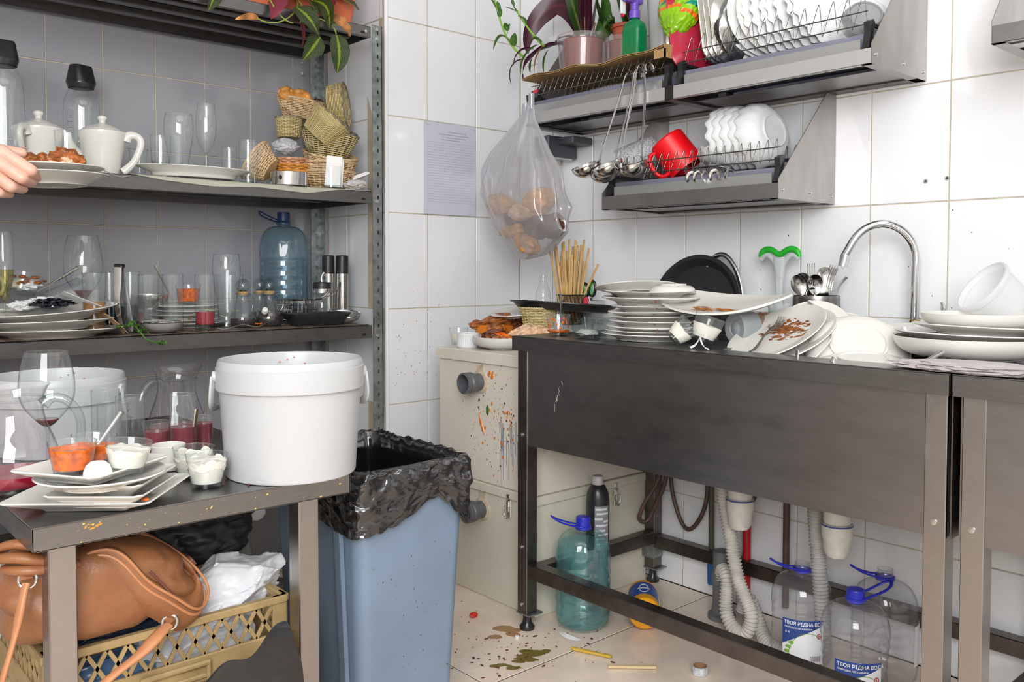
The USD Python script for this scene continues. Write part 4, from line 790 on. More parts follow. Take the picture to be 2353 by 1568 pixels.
# five litre bottle (shared builder)
BLUE_PET = glassm('blue_tinted_plastic', (.62, .74, .79), (.22, .33, .40), .08, 1.5, (.35, .52, .60), .16, .45)
CLEAR_PET = glassm('clear_bottle_plastic', (.95, .95, .96), (.42, .42, .45), .07, 1.5, (.7, .7, .72), .05, .45)
TEAL_PET = glassm('teal_bottle_plastic', (.90, .965, .965), (.35, .52, .54), .05, 1.5, blend=.4)
CAPB = pm('blue_cap_plastic', (.022, .030, .46), .35); CAPN = pm('navy_cap_plastic', (.012, .035, .14), .4)
def big_bottle(name, label, loc, R, H, m, rz=0, cap=None, handle=None, waterlvl=0, wm=None, ribs=1, tilt=(0, 0), group=None, neckcap=True, dent=0, seed=1):
    t = thing(name, label, 'water bottle', loc, (tilt[0], tilt[1], rz), group=group)
    zs = H * .60; zn = H * .875
    ctrl = [(R * .78, .004), (R * .96, .022), (R, .045)]
    k = np.linspace(.06, zs, 30)
    for z in k: ctrl.append((R * (1 - .022 * (.5 - .5 * math.cos((z / zs * 7) * 2 * PI)) * ribs), z))
    for f in np.linspace(.1, 1, 12): ctrl.append((R * (.235 + .765 * math.cos(f * PI / 2) ** .62) if f < 1 else R * .235, zs + (zn - zs) * math.sin(f * PI / 2) ** .95))
    def prof(r_off=0): return [(max(r - r_off, .001), z) for r, z in ctrl]
    b = lathe([(0, .012), (R * .35, .008)] + ctrl + [(R * .235, zn + .004), (R * .30, zn + .006), (R * .30, zn + .010), (R * .225, zn + .012), (R * .225, H - .004)], 56)
    if dent:
        v = b.vertices; a = np.arctan2(v[:, 1], v[:, 0]); d = 1 - dent * np.maximum(0, np.sin(a * 2 + seed + v[:, 2] * 14)) ** 3 * np.clip((zn - v[:, 2]) / .05, 0, 1) * np.clip(v[:, 2] / .05, 0, 1); v[:, :2] *= d[:, None]; b.vertices = v
    else:
        v = b.vertices; a = np.arctan2(v[:, 1], v[:, 0]); up = np.clip((v[:, 2] - zs) / (zn - zs), 0, 1) * (v[:, 2] < zn); v[:, :2] *= (1 + .025 * np.cos(a * 14) * np.sin(up * PI))[:, None]; b.vertices = v
    part('body', b, m, t, smooth=70)
    if waterlvl:
        ins = [(r * .975, z) for r, z in ctrl if z < waterlvl]
        part('water', lathe([(0, .014)] + ins + [(ins[-1][0], waterlvl), (0, waterlvl)], 48), wm, t, smooth=60)
    nr = R * .225
    if not neckcap: part('neck_thread', [tube(np.c_[nr * 1.04 * np.cos(a), nr * 1.04 * np.sin(a), H - .022 + .012 * a / (4 * PI)], .0014, 6) for a in [np.linspace(0, 4 * PI, 60)]] + [rim_ring(nr, H - .004, .0015)], m, t)
    if cap:
        if neckcap:
            c_ = lathe([(nr * 1.1, H - .030), (nr * 1.16, H - .028), (nr * 1.16, H - .002), (nr * 1.08, H + .001), (0, H + .0015)], 36)
            kn = [mv(bx(-.0006, -.001, H - .026, .0008, .001, H - .004), (0, 0, 0), (0, 0, 0)) for _ in range(0)]
            part('cap', c_, cap, t, smooth=40)
        part('neck_ring', [lathe([(nr * 1.05, zn + .004), (nr * 1.30, zn + .006), (nr * 1.32, zn + .014), (nr * 1.05, zn + .016)], 36)], cap, t)
    if handle is not None:
        a0 = math.radians(handle); L = R * 1.15; hw = nr * 1.3
        pts = [(hw * math.cos(a0 + 1.3), hw * math.sin(a0 + 1.3), zn + .014), (hw * 1.35 * math.cos(a0 + .55), hw * 1.35 * math.sin(a0 + .55), zn + .018), (L * math.cos(a0 + .06), L * math.sin(a0 + .06), zn + .045), (L * 1.02 * math.cos(a0), L * 1.02 * math.sin(a0), zn + .047), (L * math.cos(a0 - .06), L * math.sin(a0 - .06), zn + .045), (hw * 1.35 * math.cos(a0 - .55), hw * 1.35 * math.sin(a0 - .55), zn + .018), (hw * math.cos(a0 - 1.3), hw * math.sin(a0 - 1.3), zn + .014)]
        part('carry_handle', tube(spl(pts, 40), .0042, 8, flat=.6, up=(0, 0, 1)), cap, t)
    return t
big_bottle('water_bottle', 'large blue-tinted water bottle with navy cap in the rack corner', (-.862, .255, Z3 + .0), .081, .377, BLUE_PET, 0, CAPN, 188, .22, glassm('water_blue', (.80, .88, .92), (.4, .5, .55), .01, 1.33))
wbk = thing('wire_basket', 'small square wire fry basket with handle in front of the water bottle', 'wire basket', (-.882, .115, Z3 + .002), (0, 0, 8))
def wirebox(hx, hy, h, n, tp=.8, r=.0011, nz=6):
    o = []
    for k in range(nz):
        f = k / (nz - 1); s = tp + (1 - tp) * f; p = rrect(hx * s, hy * s, .008, 5); p = np.vstack([p, p[:1]]); o.append(tube(np.c_[p, np.full(len(p), h * f)], r * (1.8 if k == nz - 1 else 1), 5, caps=False, up=(0, 0, 1)))
    P1, P0 = rrect(hx, hy, .008, 5), rrect(hx * tp, hy * tp, .008, 5); L = np.r_[0, np.cumsum(np.linalg.norm(np.diff(P1, axis=0), axis=1))]
    for d in np.linspace(0, L[-1], n, endpoint=False):
        a = np.array([np.interp(d, L, P0[:, 0]), np.interp(d, L, P0[:, 1]), 0]); b = np.array([np.interp(d, L, P1[:, 0]), np.interp(d, L, P1[:, 1]), h]); o.append(seg(a, b, r, 5))
    for d in np.linspace(-1, 1, 9)[1:-1]: o += [seg((-hx * tp, d * hy * tp, 0), (hx * tp, d * hy * tp, 0), r, 5), seg((d * hx * tp, -hy * tp, 0), (d * hx * tp, hy * tp, 0), r, 5)]
    return o
part('wire_body', wirebox(.060, .048, .080, 60), STEEL_S, wbk)
part('handle', [tube(spl([(.03, -.050, .080), (.05, -.07, .092), (.085, -.082, .112), (.094, -.085, .114)], 14), .0022, 8), tube(spl([(.045, -.050, .080), (.062, -.07, .090), (.096, -.080, .108), (.094, -.085, .114)], 14), .0022, 8)], STEEL_S, wbk)
sd = thing('sugar_dispenser', 'glass sugar dispenser with black lid and steel spout beside the mills', 'dispenser', (-.802, .10, Z3 + .001))
part('jar', lathe([tuple(a) for a in spl(np.array([(.034, .004), (.034, .03), (.027, .06), (.026, .085), (.030, .105)]), 18)], 36), GLASS, sd, smooth=70)
part('base', solid([(0, 0), (.034, 0), (.034, .006), (0, .006)]), GLASS_B, sd)
part('collar', lathe([(.029, .103), (.0285, .118), (.0, .118)], 32), STEEL_S, sd)
part('lid', lathe([(.029, .117), (.031, .119), (.031, .136), (.027, .139), (0, .139)], 32), BLACK_P, sd)
part('spout', [tube(spl([(0, 0, .139), (0, 0, .160), (.006, -.004, .172)], 10), .0062, 12)], STEEL_S, sd)
for k, (lb, x, y) in enumerate([('left steel pepper mill with black cap, half hidden by its twin', -.741, .165), ('right steel pepper mill with black cap by the side wall', -.704, .135)]):
    ml = thing('pepper_mill', lb, 'pepper mill', (x, y, Z3))
    part('body', lathe([(0, 0), (.0205, 0), (.0205, .168), (0, .168)], 36), STEEL_S, ml); part('cap', lathe([(0, .168), (.0212, .168), (.0212, .229), (.0195, .231), (0, .231)], 36), BLACK_P, ml)
tr = thing('black_tray', 'black rectangular plastic food tray at the right end of the lower shelf', 'tray', (-.872, .012, Z3), (0, 0, -3))
part('tray_body', loft([ring(.075, .026, .008, 0), ring(.104, .048, .012, .040), ring(.104, .048, .012, .043), ring(.098, .043, .010, .041), ring(.072, .024, .008, .004), ring(.001, .001, .0005, .004)]), BLACK_P, tr, smooth=40)
mb = thing('sieve_bowl', 'shallow fine-mesh metal sieve behind the black tray', 'sieve', (-.745, .06, Z3 + .006), (8, -6, 0)); part('mesh_bowl', lathe(bowl_prof(.058, .026, .5, .001), 44), pm('metal_mesh', (.45, .45, .44), .4, 1., bump=1., bs=900), mb); part('rim', rim_ring(.058, .0265, .0022), STEEL_S, mb)
mb = thing('sieve_bowl', 'small dented metal strainer bowl at the shelf edge before the glasses', 'sieve', (-1.371, -.006, Z3 - .001), (0, 0, 0)); part('mesh_bowl', lathe(bowl_prof(.057, .034, .42, .001), 44), UsdShade.Material.Get(stage, LK + 'metal_mesh'), mb); part('rim', rim_ring(.057, .0345, .0022), STEEL_S, mb); part('foot', lathe([(0, -.0), (.024, 0), (.025, .004), (0, .004)], 30), STEEL_S, mb)
fk = thing('fork', 'food-smeared fork lying at the lower shelf edge before the cruets', 'fork', (-1.215, -.02, Z3 + .003), (0, -2, 4)); part('fork_body', fork(.150), STEEL_S, fk); part('food_residue', [mv(blob(.003, 1, 1, .6, .4, 3, k, 1), (.135 + rc.normal() * .008, rc.normal() * .006, .009)) for k in range(8)], ORANGE, fk, kind='stuff')
lab = ['lowest big white plate overhanging the lower rack shelf', 'middle big white plate of the three overhanging the lower shelf', 'top tilted big white plate of the three overhanging the lower shelf']
rnd_plate('dinner_plate', lab[0], .175, .024, (-1.640, .045, Z3), (-1, 0, 0), sy=.9, soil=8)
rnd_plate('dinner_plate', lab[1], .170, .026, (-1.660, .040, Z3 + .022), (-1, -1, 0), sy=.9, soil=10)
rnd_plate('dinner_plate', lab[2], .172, .030, (-1.652, .040, Z3 + .048), (2, -4.5, 0), sy=.9, soil=6)
part('cardboard_scrap', shell(grid(lambda U, V: (-1.535 + .06 * U, -.045 + .05 * V, Z3 + .062 - .055 * U ** 1.3 + .004 * np.sin(V * 6)), 10, 8), .0012), pm('kraft_card', (.50, .31, .19), .8), label='bent tan cardboard scrap at the edge of the three big plates', cat='scrap')
hs = thing('herb_sprig', 'wilted green parsley sprig hanging over the lower shelf edge', 'herb')
HERB = pm('parsley_green', (.06, .20, .015), .5, var=.4, vs=60)
part('stem', [tube(spl([(-1.492, -.075, .872), (-1.468, -.085, .868), (-1.452, -.092, .845), (-1.425, -.094, .828)], 14), .0018, 6), tube(spl([(-1.425, -.094, .828), (-1.41, -.094, .820)], 6), .0012, 5)], HERB, hs)
for k in range(9):
    p0 = np.array([(-1.505, -.07, .873), (-1.495, -.08, .872), (-1.48, -.085, .872), (-1.47, -.09, .866), (-1.463, -.09, .858), (-1.457, -.094, .852), (-1.42, -.094, .826), (-1.412, -.094, .822), (-1.515, -.06, .872)][k])
    leaf(hs, [p0, p0 + (rc.normal() * .006 + .006, -.004, .004 * rc.normal()), p0 + (rc.normal() * .010 + .012, -.006, -.010 * rc.random())], .007, HERB, cup=.5, wave=.002, n=8)
# heap of waste left
rnd_plate('side_plate', 'white plate under the waste heap behind the flute of wine', .100, .018, (-1.745, .215, Z3 + .064), (4, 5, 0), soil=20)
rnd_plate('side_plate', 'second white plate under the waste heap behind the flute', .104, .018, (-1.76, .20, Z3 + .044), (2, 3, 0), soil=12)
rnd_plate('side_plate', 'lowest white plate under the waste heap behind the flute', .105, .018, (-1.75, .205, Z3 + .0), (0, 0, 0))
tumbler('sauce_glass', 'tipped glass smeared with orange sauce and white paper', (-1.685, .19, Z3 + .115), .046, .052, .036, base=.005, rot=(-12, 16, 0), cat='sauce glass')
part('waste_heap', [mv(crumple(.030, 1.4, 1.1, .6, 40, 3, .6), (-1.672, .185, Z3 + .140)), mv(crumple(.034, 1.5, 1.0, .5, 43, 3, .6), (-1.645, .11, Z3 + .092)), mv(crumple(.024, 1.6, 1.0, .6, 47, 3, .6), (-1.70, .10, Z3 + .085))], NAPKIN, label='crumpled dirty white napkins heaped behind the three big plates', cat='napkins', smooth=False)
part('food_scraps', [mv(blob(rc.uniform(.004, .009), 1.3, 1, .6, .5, 3, k, 2), (-1.675 + rc.normal() * .022, .165 + rc.normal() * .012, Z3 + .150 + rc.normal() * .006)) for k in range(14)], MEAT, label='brown and orange food scraps on top of the napkin heap', cat='food scraps', kind='stuff')
tumbler('highball_glass', 'clear glass lying tipped on the napkin heap', (-1.650, .115, Z3 + .088), .030, .115, .026, rot=(-18, 68, -8))
sp3 = thing('spoon', 'spoon handle sticking up out of the napkin heap', 'spoon', (-1.655, .14, Z3 + .118), (18, 58, -25)); part('handle', teaspoon_handle(.135, .0034), STEEL_S, sp3)
part('foil_scrap', mv(crumple(.034, 1.7, 1., .45, 51, 3, .7), (-1.640, .055, Z3 + .090)), pm('black_foil', (.10, .10, .13), .18, 1., bump=.8, bs=60), label='crumpled dark shiny wrapper on the top big plate', cat='wrapper', smooth=False)
part('napkin', shell(grid(lambda U, V: (-1.625 + .095 * U, -.005 + .05 * V * (1 - .5 * U), Z3 + .094 + .030 * (1 - U) * (1 - V * .4) - .012 * U), 10, 8), .001), NAPKIN, label='folded white napkin on the top big plate of the lower shelf', cat='napkin')
cw = thing('cup', 'white cup with round handle behind the flute of wine', 'cup', (-1.782, .26, Z3 + .085)); part('body', lathe(CUPP(.042, .08), 36), WHITE_CER, cw); part('handle', tube(spl([(.040, 0, .065), (.066, 0, .070), (.072, 0, .045), (.055, 0, .022), (.036, 0, .02)], 18), .0055, 10), WHITE_CER, cw, smooth=70)
# ---------------------------------------------------------------- on the small table
ZT = .651
def bucket(label, loc, R, H, rz):
    t = thing('bucket', label, 'bucket', loc, (0, 0, rz)); r0 = R * .885
    part('body', lathe([(0, 0), (r0 * .985, 0), (r0, .003), (R * .955, H - .052), (R * .955, H - .046), (R, H - .045), (R * 1.004, H - .042), (R * 1.004, H - .006), (R * .99, H - .005), (R * .985, H + .002), (R * .965, H + .008), (R * .955, H + .006), (R * .93, H - .02), (r0 * .97, .004), (0, .004)], 72), PLASTIC_W, t, smooth=40)
    for sx in (-1, 1): part('ear', mv(lathe([(0, 0), (.011, 0), (.010, .006), (0, .007)], 20), (sx * R * 1.0, 0, H - .022), (0, 90 * sx, 0)), PLASTIC_W, t)
    part('handle', tube(spl([(-R * 1.03, 0, H - .022), (-R * 1.05, -.010, H - .075), (-R * .85, -R * .66, H - .085), (0, -R * 1.09, H - .10), (R * .85, -R * .66, H - .085), (R * 1.05, -.010, H - .075), (R * 1.03, 0, H - .022)], 40), .0035, 8, flat=2.2, up=(0, 0, 1)), PLASTIC_W, t) if rz is not None else None
    part('food_residue', [mv(blob(.0022, 1, 1, .4, .3, 3, k, 1), ((R - .012) * math.cos(a), (R - .012) * math.sin(a), H - .003 - .004 * k)) for k, a in enumerate(np.radians([60, 66, 73, 50, 120]) - math.radians(rz))], ORANGE, t, kind='stuff')
    return t
bucket('large white plastic bucket standing at the right end of the small steel table', (-1.507, -1.046, ZT), .133, .203, 158)
bucket('white plastic bucket behind the jug, further back on the small steel table', (-1.778, -.545, ZT), .131, .148, 138)
PINKG = glassm('pink_stained_glass', (.93, .92, .93), (.36, .30, .34), .02, 1.5)
def jug(label, loc, R, H, rz, lv, m):
    t = thing('jug', label, 'jug', loc, (0, 0, rz))
    pr = [tuple(a) for a in spl(np.array([(R * .86, .010), (R * .96, H * .12), (R, H * .26), (R * .92, H * .42), (R * .72, H * .62), (R * .64, H * .78), (R * .66, H * .88), (R * .80, H * 1.0)]), 44)]
    b = lathe(pr, 80); v = b.vertices; f = np.clip((v[:, 2] - H * .85) / (H * .15), 0, 1) * np.clip(v[:, 0] / (R * .7), 0, 1) ** 2; v[:, 0] += f * R * .22; v[:, 2] += f * H * .03; b.vertices = v
    part('body', b, PINKG, t, smooth=70)
    part('collar', lathe([(R * .655, H * .855), (R * .70, H * .86), (R * .70, H * .875), (R * .67, H * .88)], 40), GLASS_B, t)
    part('base', solid([(0, .002), (R * .84, 0), (R * .88, .006), (R * .86, .014), (0, .010)], 40), GLASS_B, t)
    part('handle', tube(spl([(-R * .64, 0, H * .80), (-R * .95, 0, H * .86), (-R * 1.35, 0, H * .74), (-R * 1.45, 0, H * .48), (-R * 1.2, 0, H * .26), (-R * .96, 0, H * .22)], 26), np.interp(np.linspace(0, 1, 26), [0, .12, .9, 1], [.011, .0075, .007, .011]), 14), GLASS_B, t, smooth=70)
    if lv:
        ins = [(r * .965, z) for r, z in pr if z < lv]
        part('juice', lathe([(0, .011)] + ins + [(ins[-1][0], lv), (0, lv)], 40), m, t)
    return t
jug('glass jug with red juice cut off at the far left of the photo', (-1.925, -.86, ZT), .070, .178, 160, .030, pm('red_juice_jug', (.30, .010, .03), .06))
jug('glass jug with red juice between the two white buckets', (-1.590, -.70, ZT), .058, .168, 15, .048, JUICE2)
stemmed('wine_glass', 'large wine glass on the small table in front of the rear bucket', (-1.859, -.80, ZT), .046, .226, .135, .036, 'wine', liq=.014, lm=JUICE2)
tumbler('highball_glass', 'rear left straight glass of the three before the rear bucket', (-1.732, -.705, ZT), .0257, .136, .0255)
tumbler('highball_glass', 'rightmost straight glass of the three before the rear bucket', (-1.703, -.76, ZT), .0264, .126, .0262)
tumbler('highball_glass', 'nearest straight glass of the three before the rear bucket', (-1.748, -.80, ZT), .0267, .121, .0262)
tumbler('highball_glass', 'straight glass of dark red juice in front of the rear jug', (-1.615, -.80, ZT), .0258, .126, .0252, liq=.062, lm=JUICE2)
tumbler('short_glass', 'short glass of dark red juice left of the straight juice glass', (-1.673, -.815, ZT), .0250, .080, .019, liq=.062, lm=JUICE2)
tumbler('short_glass', 'short glass of dark red juice beside the big white bucket', (-1.560, -.765, ZT), .0200, .072, .017, liq=.058, lm=JUICE2)
sp4 = thing('spoon', 'thin spoon handle standing in the straight juice glass', 'spoon', (-1.606, -.815, ZT + .012), (4, 8, 0)); part('handle', teaspoon_handle(.085, .0032), pm('brass_tone_steel', (.5, .40, .28), .25, 1.), sp4)
mg = thing('creamer_cup', 'small white creamer cup with stub handle behind the square plates', 'cup', (-1.675, -.885, ZT), (0, 0, 138)); part('body', lathe(CUPP(.031, .046), 36), WHITE_CER, mg); part('handle', tube(spl([(.028, 0, .024), (.042, 0, .026), (.052, 0, .025)], 8), [.005] * 7 + [.006], 10), WHITE_CER, mg)
def sauce_cup(label, loc, R, H, lm, lv, rot=(0, 0, 0), Rb=None, sqr=False, smeared=False):
    t = thing('sauce_glass', label, 'sauce glass', loc, rot); Rb = Rb or R * .70
    part('wall', [lathe([(Rb, .007), (Rb + (R - Rb) * .5, H * .5), (R, H)], 40), rim_ring(R, H)], GLASS, t, smooth=60)
    part('base', solid([(0, .001), (Rb * .96, 0), (Rb * .98, .003), (Rb, .008), (0, .006)], 36), GLASS_B, t)
    b = lathe([(0, .0075)] + [(Rb * .97 + (R - Rb) * .97 * f, .0075 + (lv - .0075) * f) for f in (0, .33, .66, 1)] + [((Rb + (R - Rb) * lv / H) * .6, lv + .001), (0, lv + .002)], 32)
    v = b.vertices; v[:, 2] += (v[:, 2] > lv * .7) * (fbm(v * 90, 2, int(rc.integers(50))) - .5) * .010; b.vertices = v
    part('sauce', b, lm, t, smooth=60)
    if smeared: part('sauce_smear', [mv(blob(.0085, 1.3, .12, .8, .4, 3, k, 2), ((R * .88) * math.cos(a), (R * .88) * math.sin(a), H * .70 + .004 * math.sin(k * 2)), (0, 0, math.degrees(a) + 90)) for k, a in enumerate(np.linspace(0, 6, 14))], lm, t, kind='stuff')
    return t
def square_plate(label, loc, rz, hx, hy, h, tilt=(0, 0), soil=0, r=.010):
    t = thing('square_plate', label, 'plate', loc, (tilt[0], tilt[1], rz)); part('dish', sq_plate(hx, hy, h, r=r), WHITE_CER, t, smooth=40)
    if soil: part('food_residue', smear(hx * 1.2, soil, h, z=.011, k=.6), SAUCE, t, kind='stuff')
    return t
square_plate('large white rectangular plate at the bottom of the plate stack on the small table', (-1.842, -1.046, ZT), -40, .113, .098, .019, soil=5)
square_plate('second white square plate from the bottom on the small table', (-1.838, -1.099, ZT + .012), -41, .074, .076, .022)
square_plate('third white square plate from the bottom on the small table', (-1.838, -1.097, ZT + .027), -41, .073, .076, .022)
rnd_plate('round_plate', 'round white plate between the square plates on the small table', .093, .020, (-1.862, -1.118, ZT + .045))
square_plate('topmost white square plate carrying the sauce glasses', (-1.872, -1.112, ZT + .058), -58, .078, .082, .018)
part('carrot_scrap', mv(blob(.0045, 1.3, 1, .6, .3, 3, 4, 2), (-1.815, -1.172, ZT + .024)), ORANGE, label='tiny orange carrot scrap on the rim of the large rectangular plate', cat='food scrap')
sauce_cup('glass of chunky orange sauce at the front left of the topmost square plate', (-1.902, -1.118, ZT + .069), .0335, .047, ORANGE, .038, Rb=.0265)
sauce_cup('glass of orange sauce behind the white sauce on the topmost square plate', (-1.858, -1.062, ZT + .068), .0335, .044, ORANGE, .030, Rb=.024, rot=(0, 4, 0))
sauce_cup('glass of white sauce at the front right of the topmost square plate', (-1.838, -1.160, ZT + .070), .0330, .045, CREAM, .034, Rb=.025, rot=(2, 5, 0))
eg = thing('butter_cup', 'small white dome between the sauce glasses on the square plate', 'food', (-1.882, -1.172, ZT + .070)); part('dome', lathe([(0, 0), (.020, 0), (.0195, .008), (.016, .017), (.010, .022), (0, .0235)], 36), pm('egg_white', (.84, .82, .80), .35), eg)
sp5 = thing('spoon', 'thin spoon sticking out of the rear orange sauce glass', 'spoon', (-1.872, -1.085, ZT + .080), (-30, 42, -10)); part('handle', teaspoon_handle(.098, .0022), STEEL_S, sp5)
sauce_cup('glass of white sauce with a broken rim behind the front sauce glass', (-1.659, -.965, ZT), .036, .052, CREAM, .034, Rb=.028, smeared=True)
sauce_cup('smeared glass of white sauce standing alone on the table before the bucket', (-1.672, -1.055, ZT), .0345, .055, CREAM, .044, Rb=.0255, smeared=True)
part('table_crumb', [mv(blob(.0022, 1, 1, .7, .3, 3, k, 1), (-1.665 + .10 * rc.random(), -1.10 + .08 * rc.random(), ZT + .001)) for k in range(9)], BROWN_S, label='dark crumbs scattered on the small table before the bucket', cat='crumbs', kind='stuff')
part('rust_smear', specks(14, lambda rg: ((rg.normal(-1.885, .012), ty0 - .0002, rg.normal(.638, .0025)), (0, -1, 0), (1, 0, .2)), .0007, .0018, rs, .2, 3), pm('yellow_rust', (.50, .25, .03), .6), TB, kind='stuff')
part('speck', specks(30, lambda rg: ((rg.uniform(-1.9, -1.45), ty0 - .0004, rg.uniform(.617, .647)), (0, -1, 0), (1, 0, .2)), .0005, .0016, rs, .2, 2), YEL_S, TB, kind='stuff')
bd = thing('baking_sheet', 'dark flat tray edge under the smeared sauce glasses', 'tray', (-1.668, -1.0, ZT + .0)); part('sheet', loft([ring(.06, .05, .01, 0), ring(.07, .06, .012, .0)]), BLACK_P, bd) if 0 else None
stage.RemovePrim(bd.GetPath())
# ---------------------------------------------------------------- crates and bags under the table
CRATE = pm('ochre_crate_plastic', (.34, .235, .105), .5, var=.25, vs=18, rv=.1)
def crate(label, z0):
    t = thing('plastic_crate', label, 'crate', (-1.72, -.800, z0)); hx, hy, h = .205, .237, .205
    def side(L, face):
        """one wall of the crate in its own x-z plane: rails, a solid band and diagonal lattice"""
        o = [bx(-L, -.006, h - .014, L, .009, h, .002), bx(-L, -.003, .088, L, .006, .135, .002), bx(-L, -.004, 0, L, .006, .014, .002), bx(-L, -.003, .0, -L + .028, .006, h, .002), bx(L - .028, -.003, .0, L, .006, h, .002)]
        lat = []
        for (a, b) in ((.014, .088), (.135, h - .014)):
            n = int((2 * L - .056) / .0300); w = (2 * L - .056) / n; hh = b - a
            for k in range(n):
                x = -L + .028 + k * w
                for s in (0, 1):
                    lat.append(bar((x + (0 if s else w), 0.001, a), (x + (w if s else 0), .001, b), .007, .0042, up=(0, 1, 0)))
        return o, lat
    for nm, L, loc, rz in (('front_wall', hx, (0, -hy, 0), 0), ('rear_wall', hx, (0, hy, 0), 180), ('left_wall', hy, (-hx, 0, 0), -90), ('right_wall', hy, (hx, 0, 0), 90)):
        o, lat = side(L, 0); w = part(nm, mv(o, loc, (0, 0, rz)), CRATE, t, smooth=False)
        part('lattice', mv(lat, loc, (0, 0, rz)), CRATE, w, smooth=False, kind='stuff')
        if nm == 'front_wall': part('hand_grip', mv([bx(-.062, -.012, .118, .055, -.003, .128, .003), bx(-.064, -.012, .070, -.056, -.003, .128, .003), bx(.049, -.012, .090, .057, -.003, .128, .003), bx(-.06, -.008, .096, .052, -.003, .104, .002)], loc, (0, 0, rz)), CRATE, w, smooth=False)
    part('floor_grid', [bx(-hx, y - .004, 0, hx, y + .004, .008) for y in np.linspace(-hy + .02, hy - .02, 12)] + [bx(x - .004, -hy, 0, x + .004, hy, .008) for x in np.linspace(-hx + .02, hx - .02, 10)], CRATE, t, smooth=False)
    return t
crate('upper ochre plastic crate with diamond lattice holding the brown bag', .213)
crate('lower ochre plastic crate standing on the floor under the other crate', .004)
LEATH = pm('tan_leather', (.265, .106, .042), .42, var=.16, vs=14, bump=.35, bs=170, rv=.08)
LEATH_E = pm('tan_leather_edge', (.48, .205, .09), .45, var=.1, vs=30)
LINING = pm('purple_lining', (.035, .015, .03), .7)
hbg = thing('handbag', 'tan leather handbag slumped on the crate under the small table', 'handbag')
def bagbody():
    m = trimesh.creation.icosphere(5, 1.0); v = m.vertices.copy()
    s = np.sign(v) * np.abs(v) ** np.array([.62, .8, .68])
    p = s * np.array([.150, .085, .082])
    x = p[:, 0] / .15
    p[:, 2] += np.where(x > 0, -.030 * x ** 1.5 * 1.0, .012 * np.abs(x) * -.0) - .028 * np.clip(x - .55, 0, 1) * 1.0
    p[:, 2] *= 1 - .42 * np.clip(x, 0, 1) ** 1.6
    folds = .010 * np.sin(p[:, 0] * 38 + p[:, 2] * 55 + 2 * np.sin(p[:, 2] * 30)) * np.clip(np.abs(x) - .2, 0, 1) + .018 * (fbm(p * 14, 3, 4) - .5)
    p += v * folds[:, None]
    p[:, 2] = np.maximum(p[:, 2], -.072 + .01 * (fbm(p * 20, 2, 8) - .5))
    m.vertices = p + np.array([-1.832, -.985, .505]); return m
part('body', bagbody(), LEATH, hbg, smooth=75)
LP = np.array([(-1.87, -1.045, .562), (-1.823, -1.064, .556), (-1.789, -1.076, .510), (-1.74, -1.074, .466), (-1.690, -1.055, .432), (-1.668, -1.030, .448), (-1.690, -1.000, .498), (-1.750, -.98, .552), (-1.811, -.97, .590)])
lc = spl(np.vstack([LP]), 60); outer = lc
inner = outer + np.array([0, .045, .004]); inner2 = .78 * outer + .22 * outer.mean(0) + np.array([.0, .030, .014])
def ribbon(rows): return loft2(rows)
def loft2(rows):
    rows = np.array(rows); nr, n = rows.shape[:2]; idx = np.arange(nr * n).reshape(nr, n)
    q = np.stack([idx[:-1, :-1], idx[:-1, 1:], idx[1:, 1:], idx[1:, :-1]], -1).reshape(-1, 4); return trimesh.Trimesh(rows.reshape(-1, 3), tri(q), process=False)
part('flap', shell(loft2([outer * (1 - f) + inner2 * f + np.array([0, -.016, .010])[None] * math.sin(PI * f) for f in np.linspace(0, 1, 9)]), .003), LEATH, hbg, smooth=70)
part('collar', shell(loft2([outer + np.array([-.018 * f, .022 * f - .006 * math.sin(f * PI), -.028 * f]) for f in np.linspace(0, 1, 6)]), .003), LEATH, hbg, smooth=70)
part('piping', [tube(outer, .0032, 8), tube(outer + np.array([.006, -.003, .009]), .0026, 8), tube(inner2 + np.array([0, -.003, .002]), .0028, 8)], LEATH_E, hbg)
part('lining', loft2([inner2 * (1 - f) + (inner2.mean(0) + np.array([.03, .03, -.02])) * f for f in np.linspace(0, 1, 5)]), LINING, hbg, smooth=70)
part('zipper', tube(spl([(-1.775, -1.072, .528), (-1.748, -1.078, .492), (-1.715, -1.07, .456), (-1.698, -1.062, .446)], 20), .0022, 8), pm('dark_zip', (.14, .045, .03), .4), hbg)
part('upper_handle', [tube(spl([(-1.83, -.985, .598), (-1.770, -.96, .565), (-1.700, -.94, .520), (-1.668, -.955, .492)], 22), .013, 12, flat=.5), mv(lathe([(.0, -.008), (.011, -.008), (.011, .008), (0, .008)], 20), (-1.667, -.957, .490), (0, 55, 0))], LEATH, hbg, smooth=70)
fl = [np.array(p) for p in ([(-1.985, -1.02, .595), (-1.955, -1.05, .606), (-1.915, -1.06, .590), (-1.89, -1.055, .575)], [(-1.99, -1.015, .578), (-1.955, -1.065, .588), (-1.915, -1.068, .575), (-1.89, -1.06, .566)], [(-1.975, -1.03, .568), (-1.95, -1.068, .570), (-1.915, -1.066, .566), (-1.88, -1.055, .562)])]
part('gathered_top', [tube(spl(p, 20), np.interp(np.linspace(0, 1, 20), [0, .5, 1], [.010, .013, .010]), 10, flat=.7) for p in fl], LEATH, hbg, smooth=70)
def dring(c, r, rot): return mv(tube(np.c_[r * np.cos(np.linspace(0, 2 * PI, 30)), r * np.sin(np.linspace(0, 2 * PI, 30)), np.zeros(30)], .0022, 8, caps=False), c, rot)
part('ring', dring((-1.955, -1.072, .558), .0125, (80, 0, -30)), CHROME, hbg); part('ring', dring((-1.744, -1.072, .436), .0115, (70, 20, -30)), CHROME, hbg)
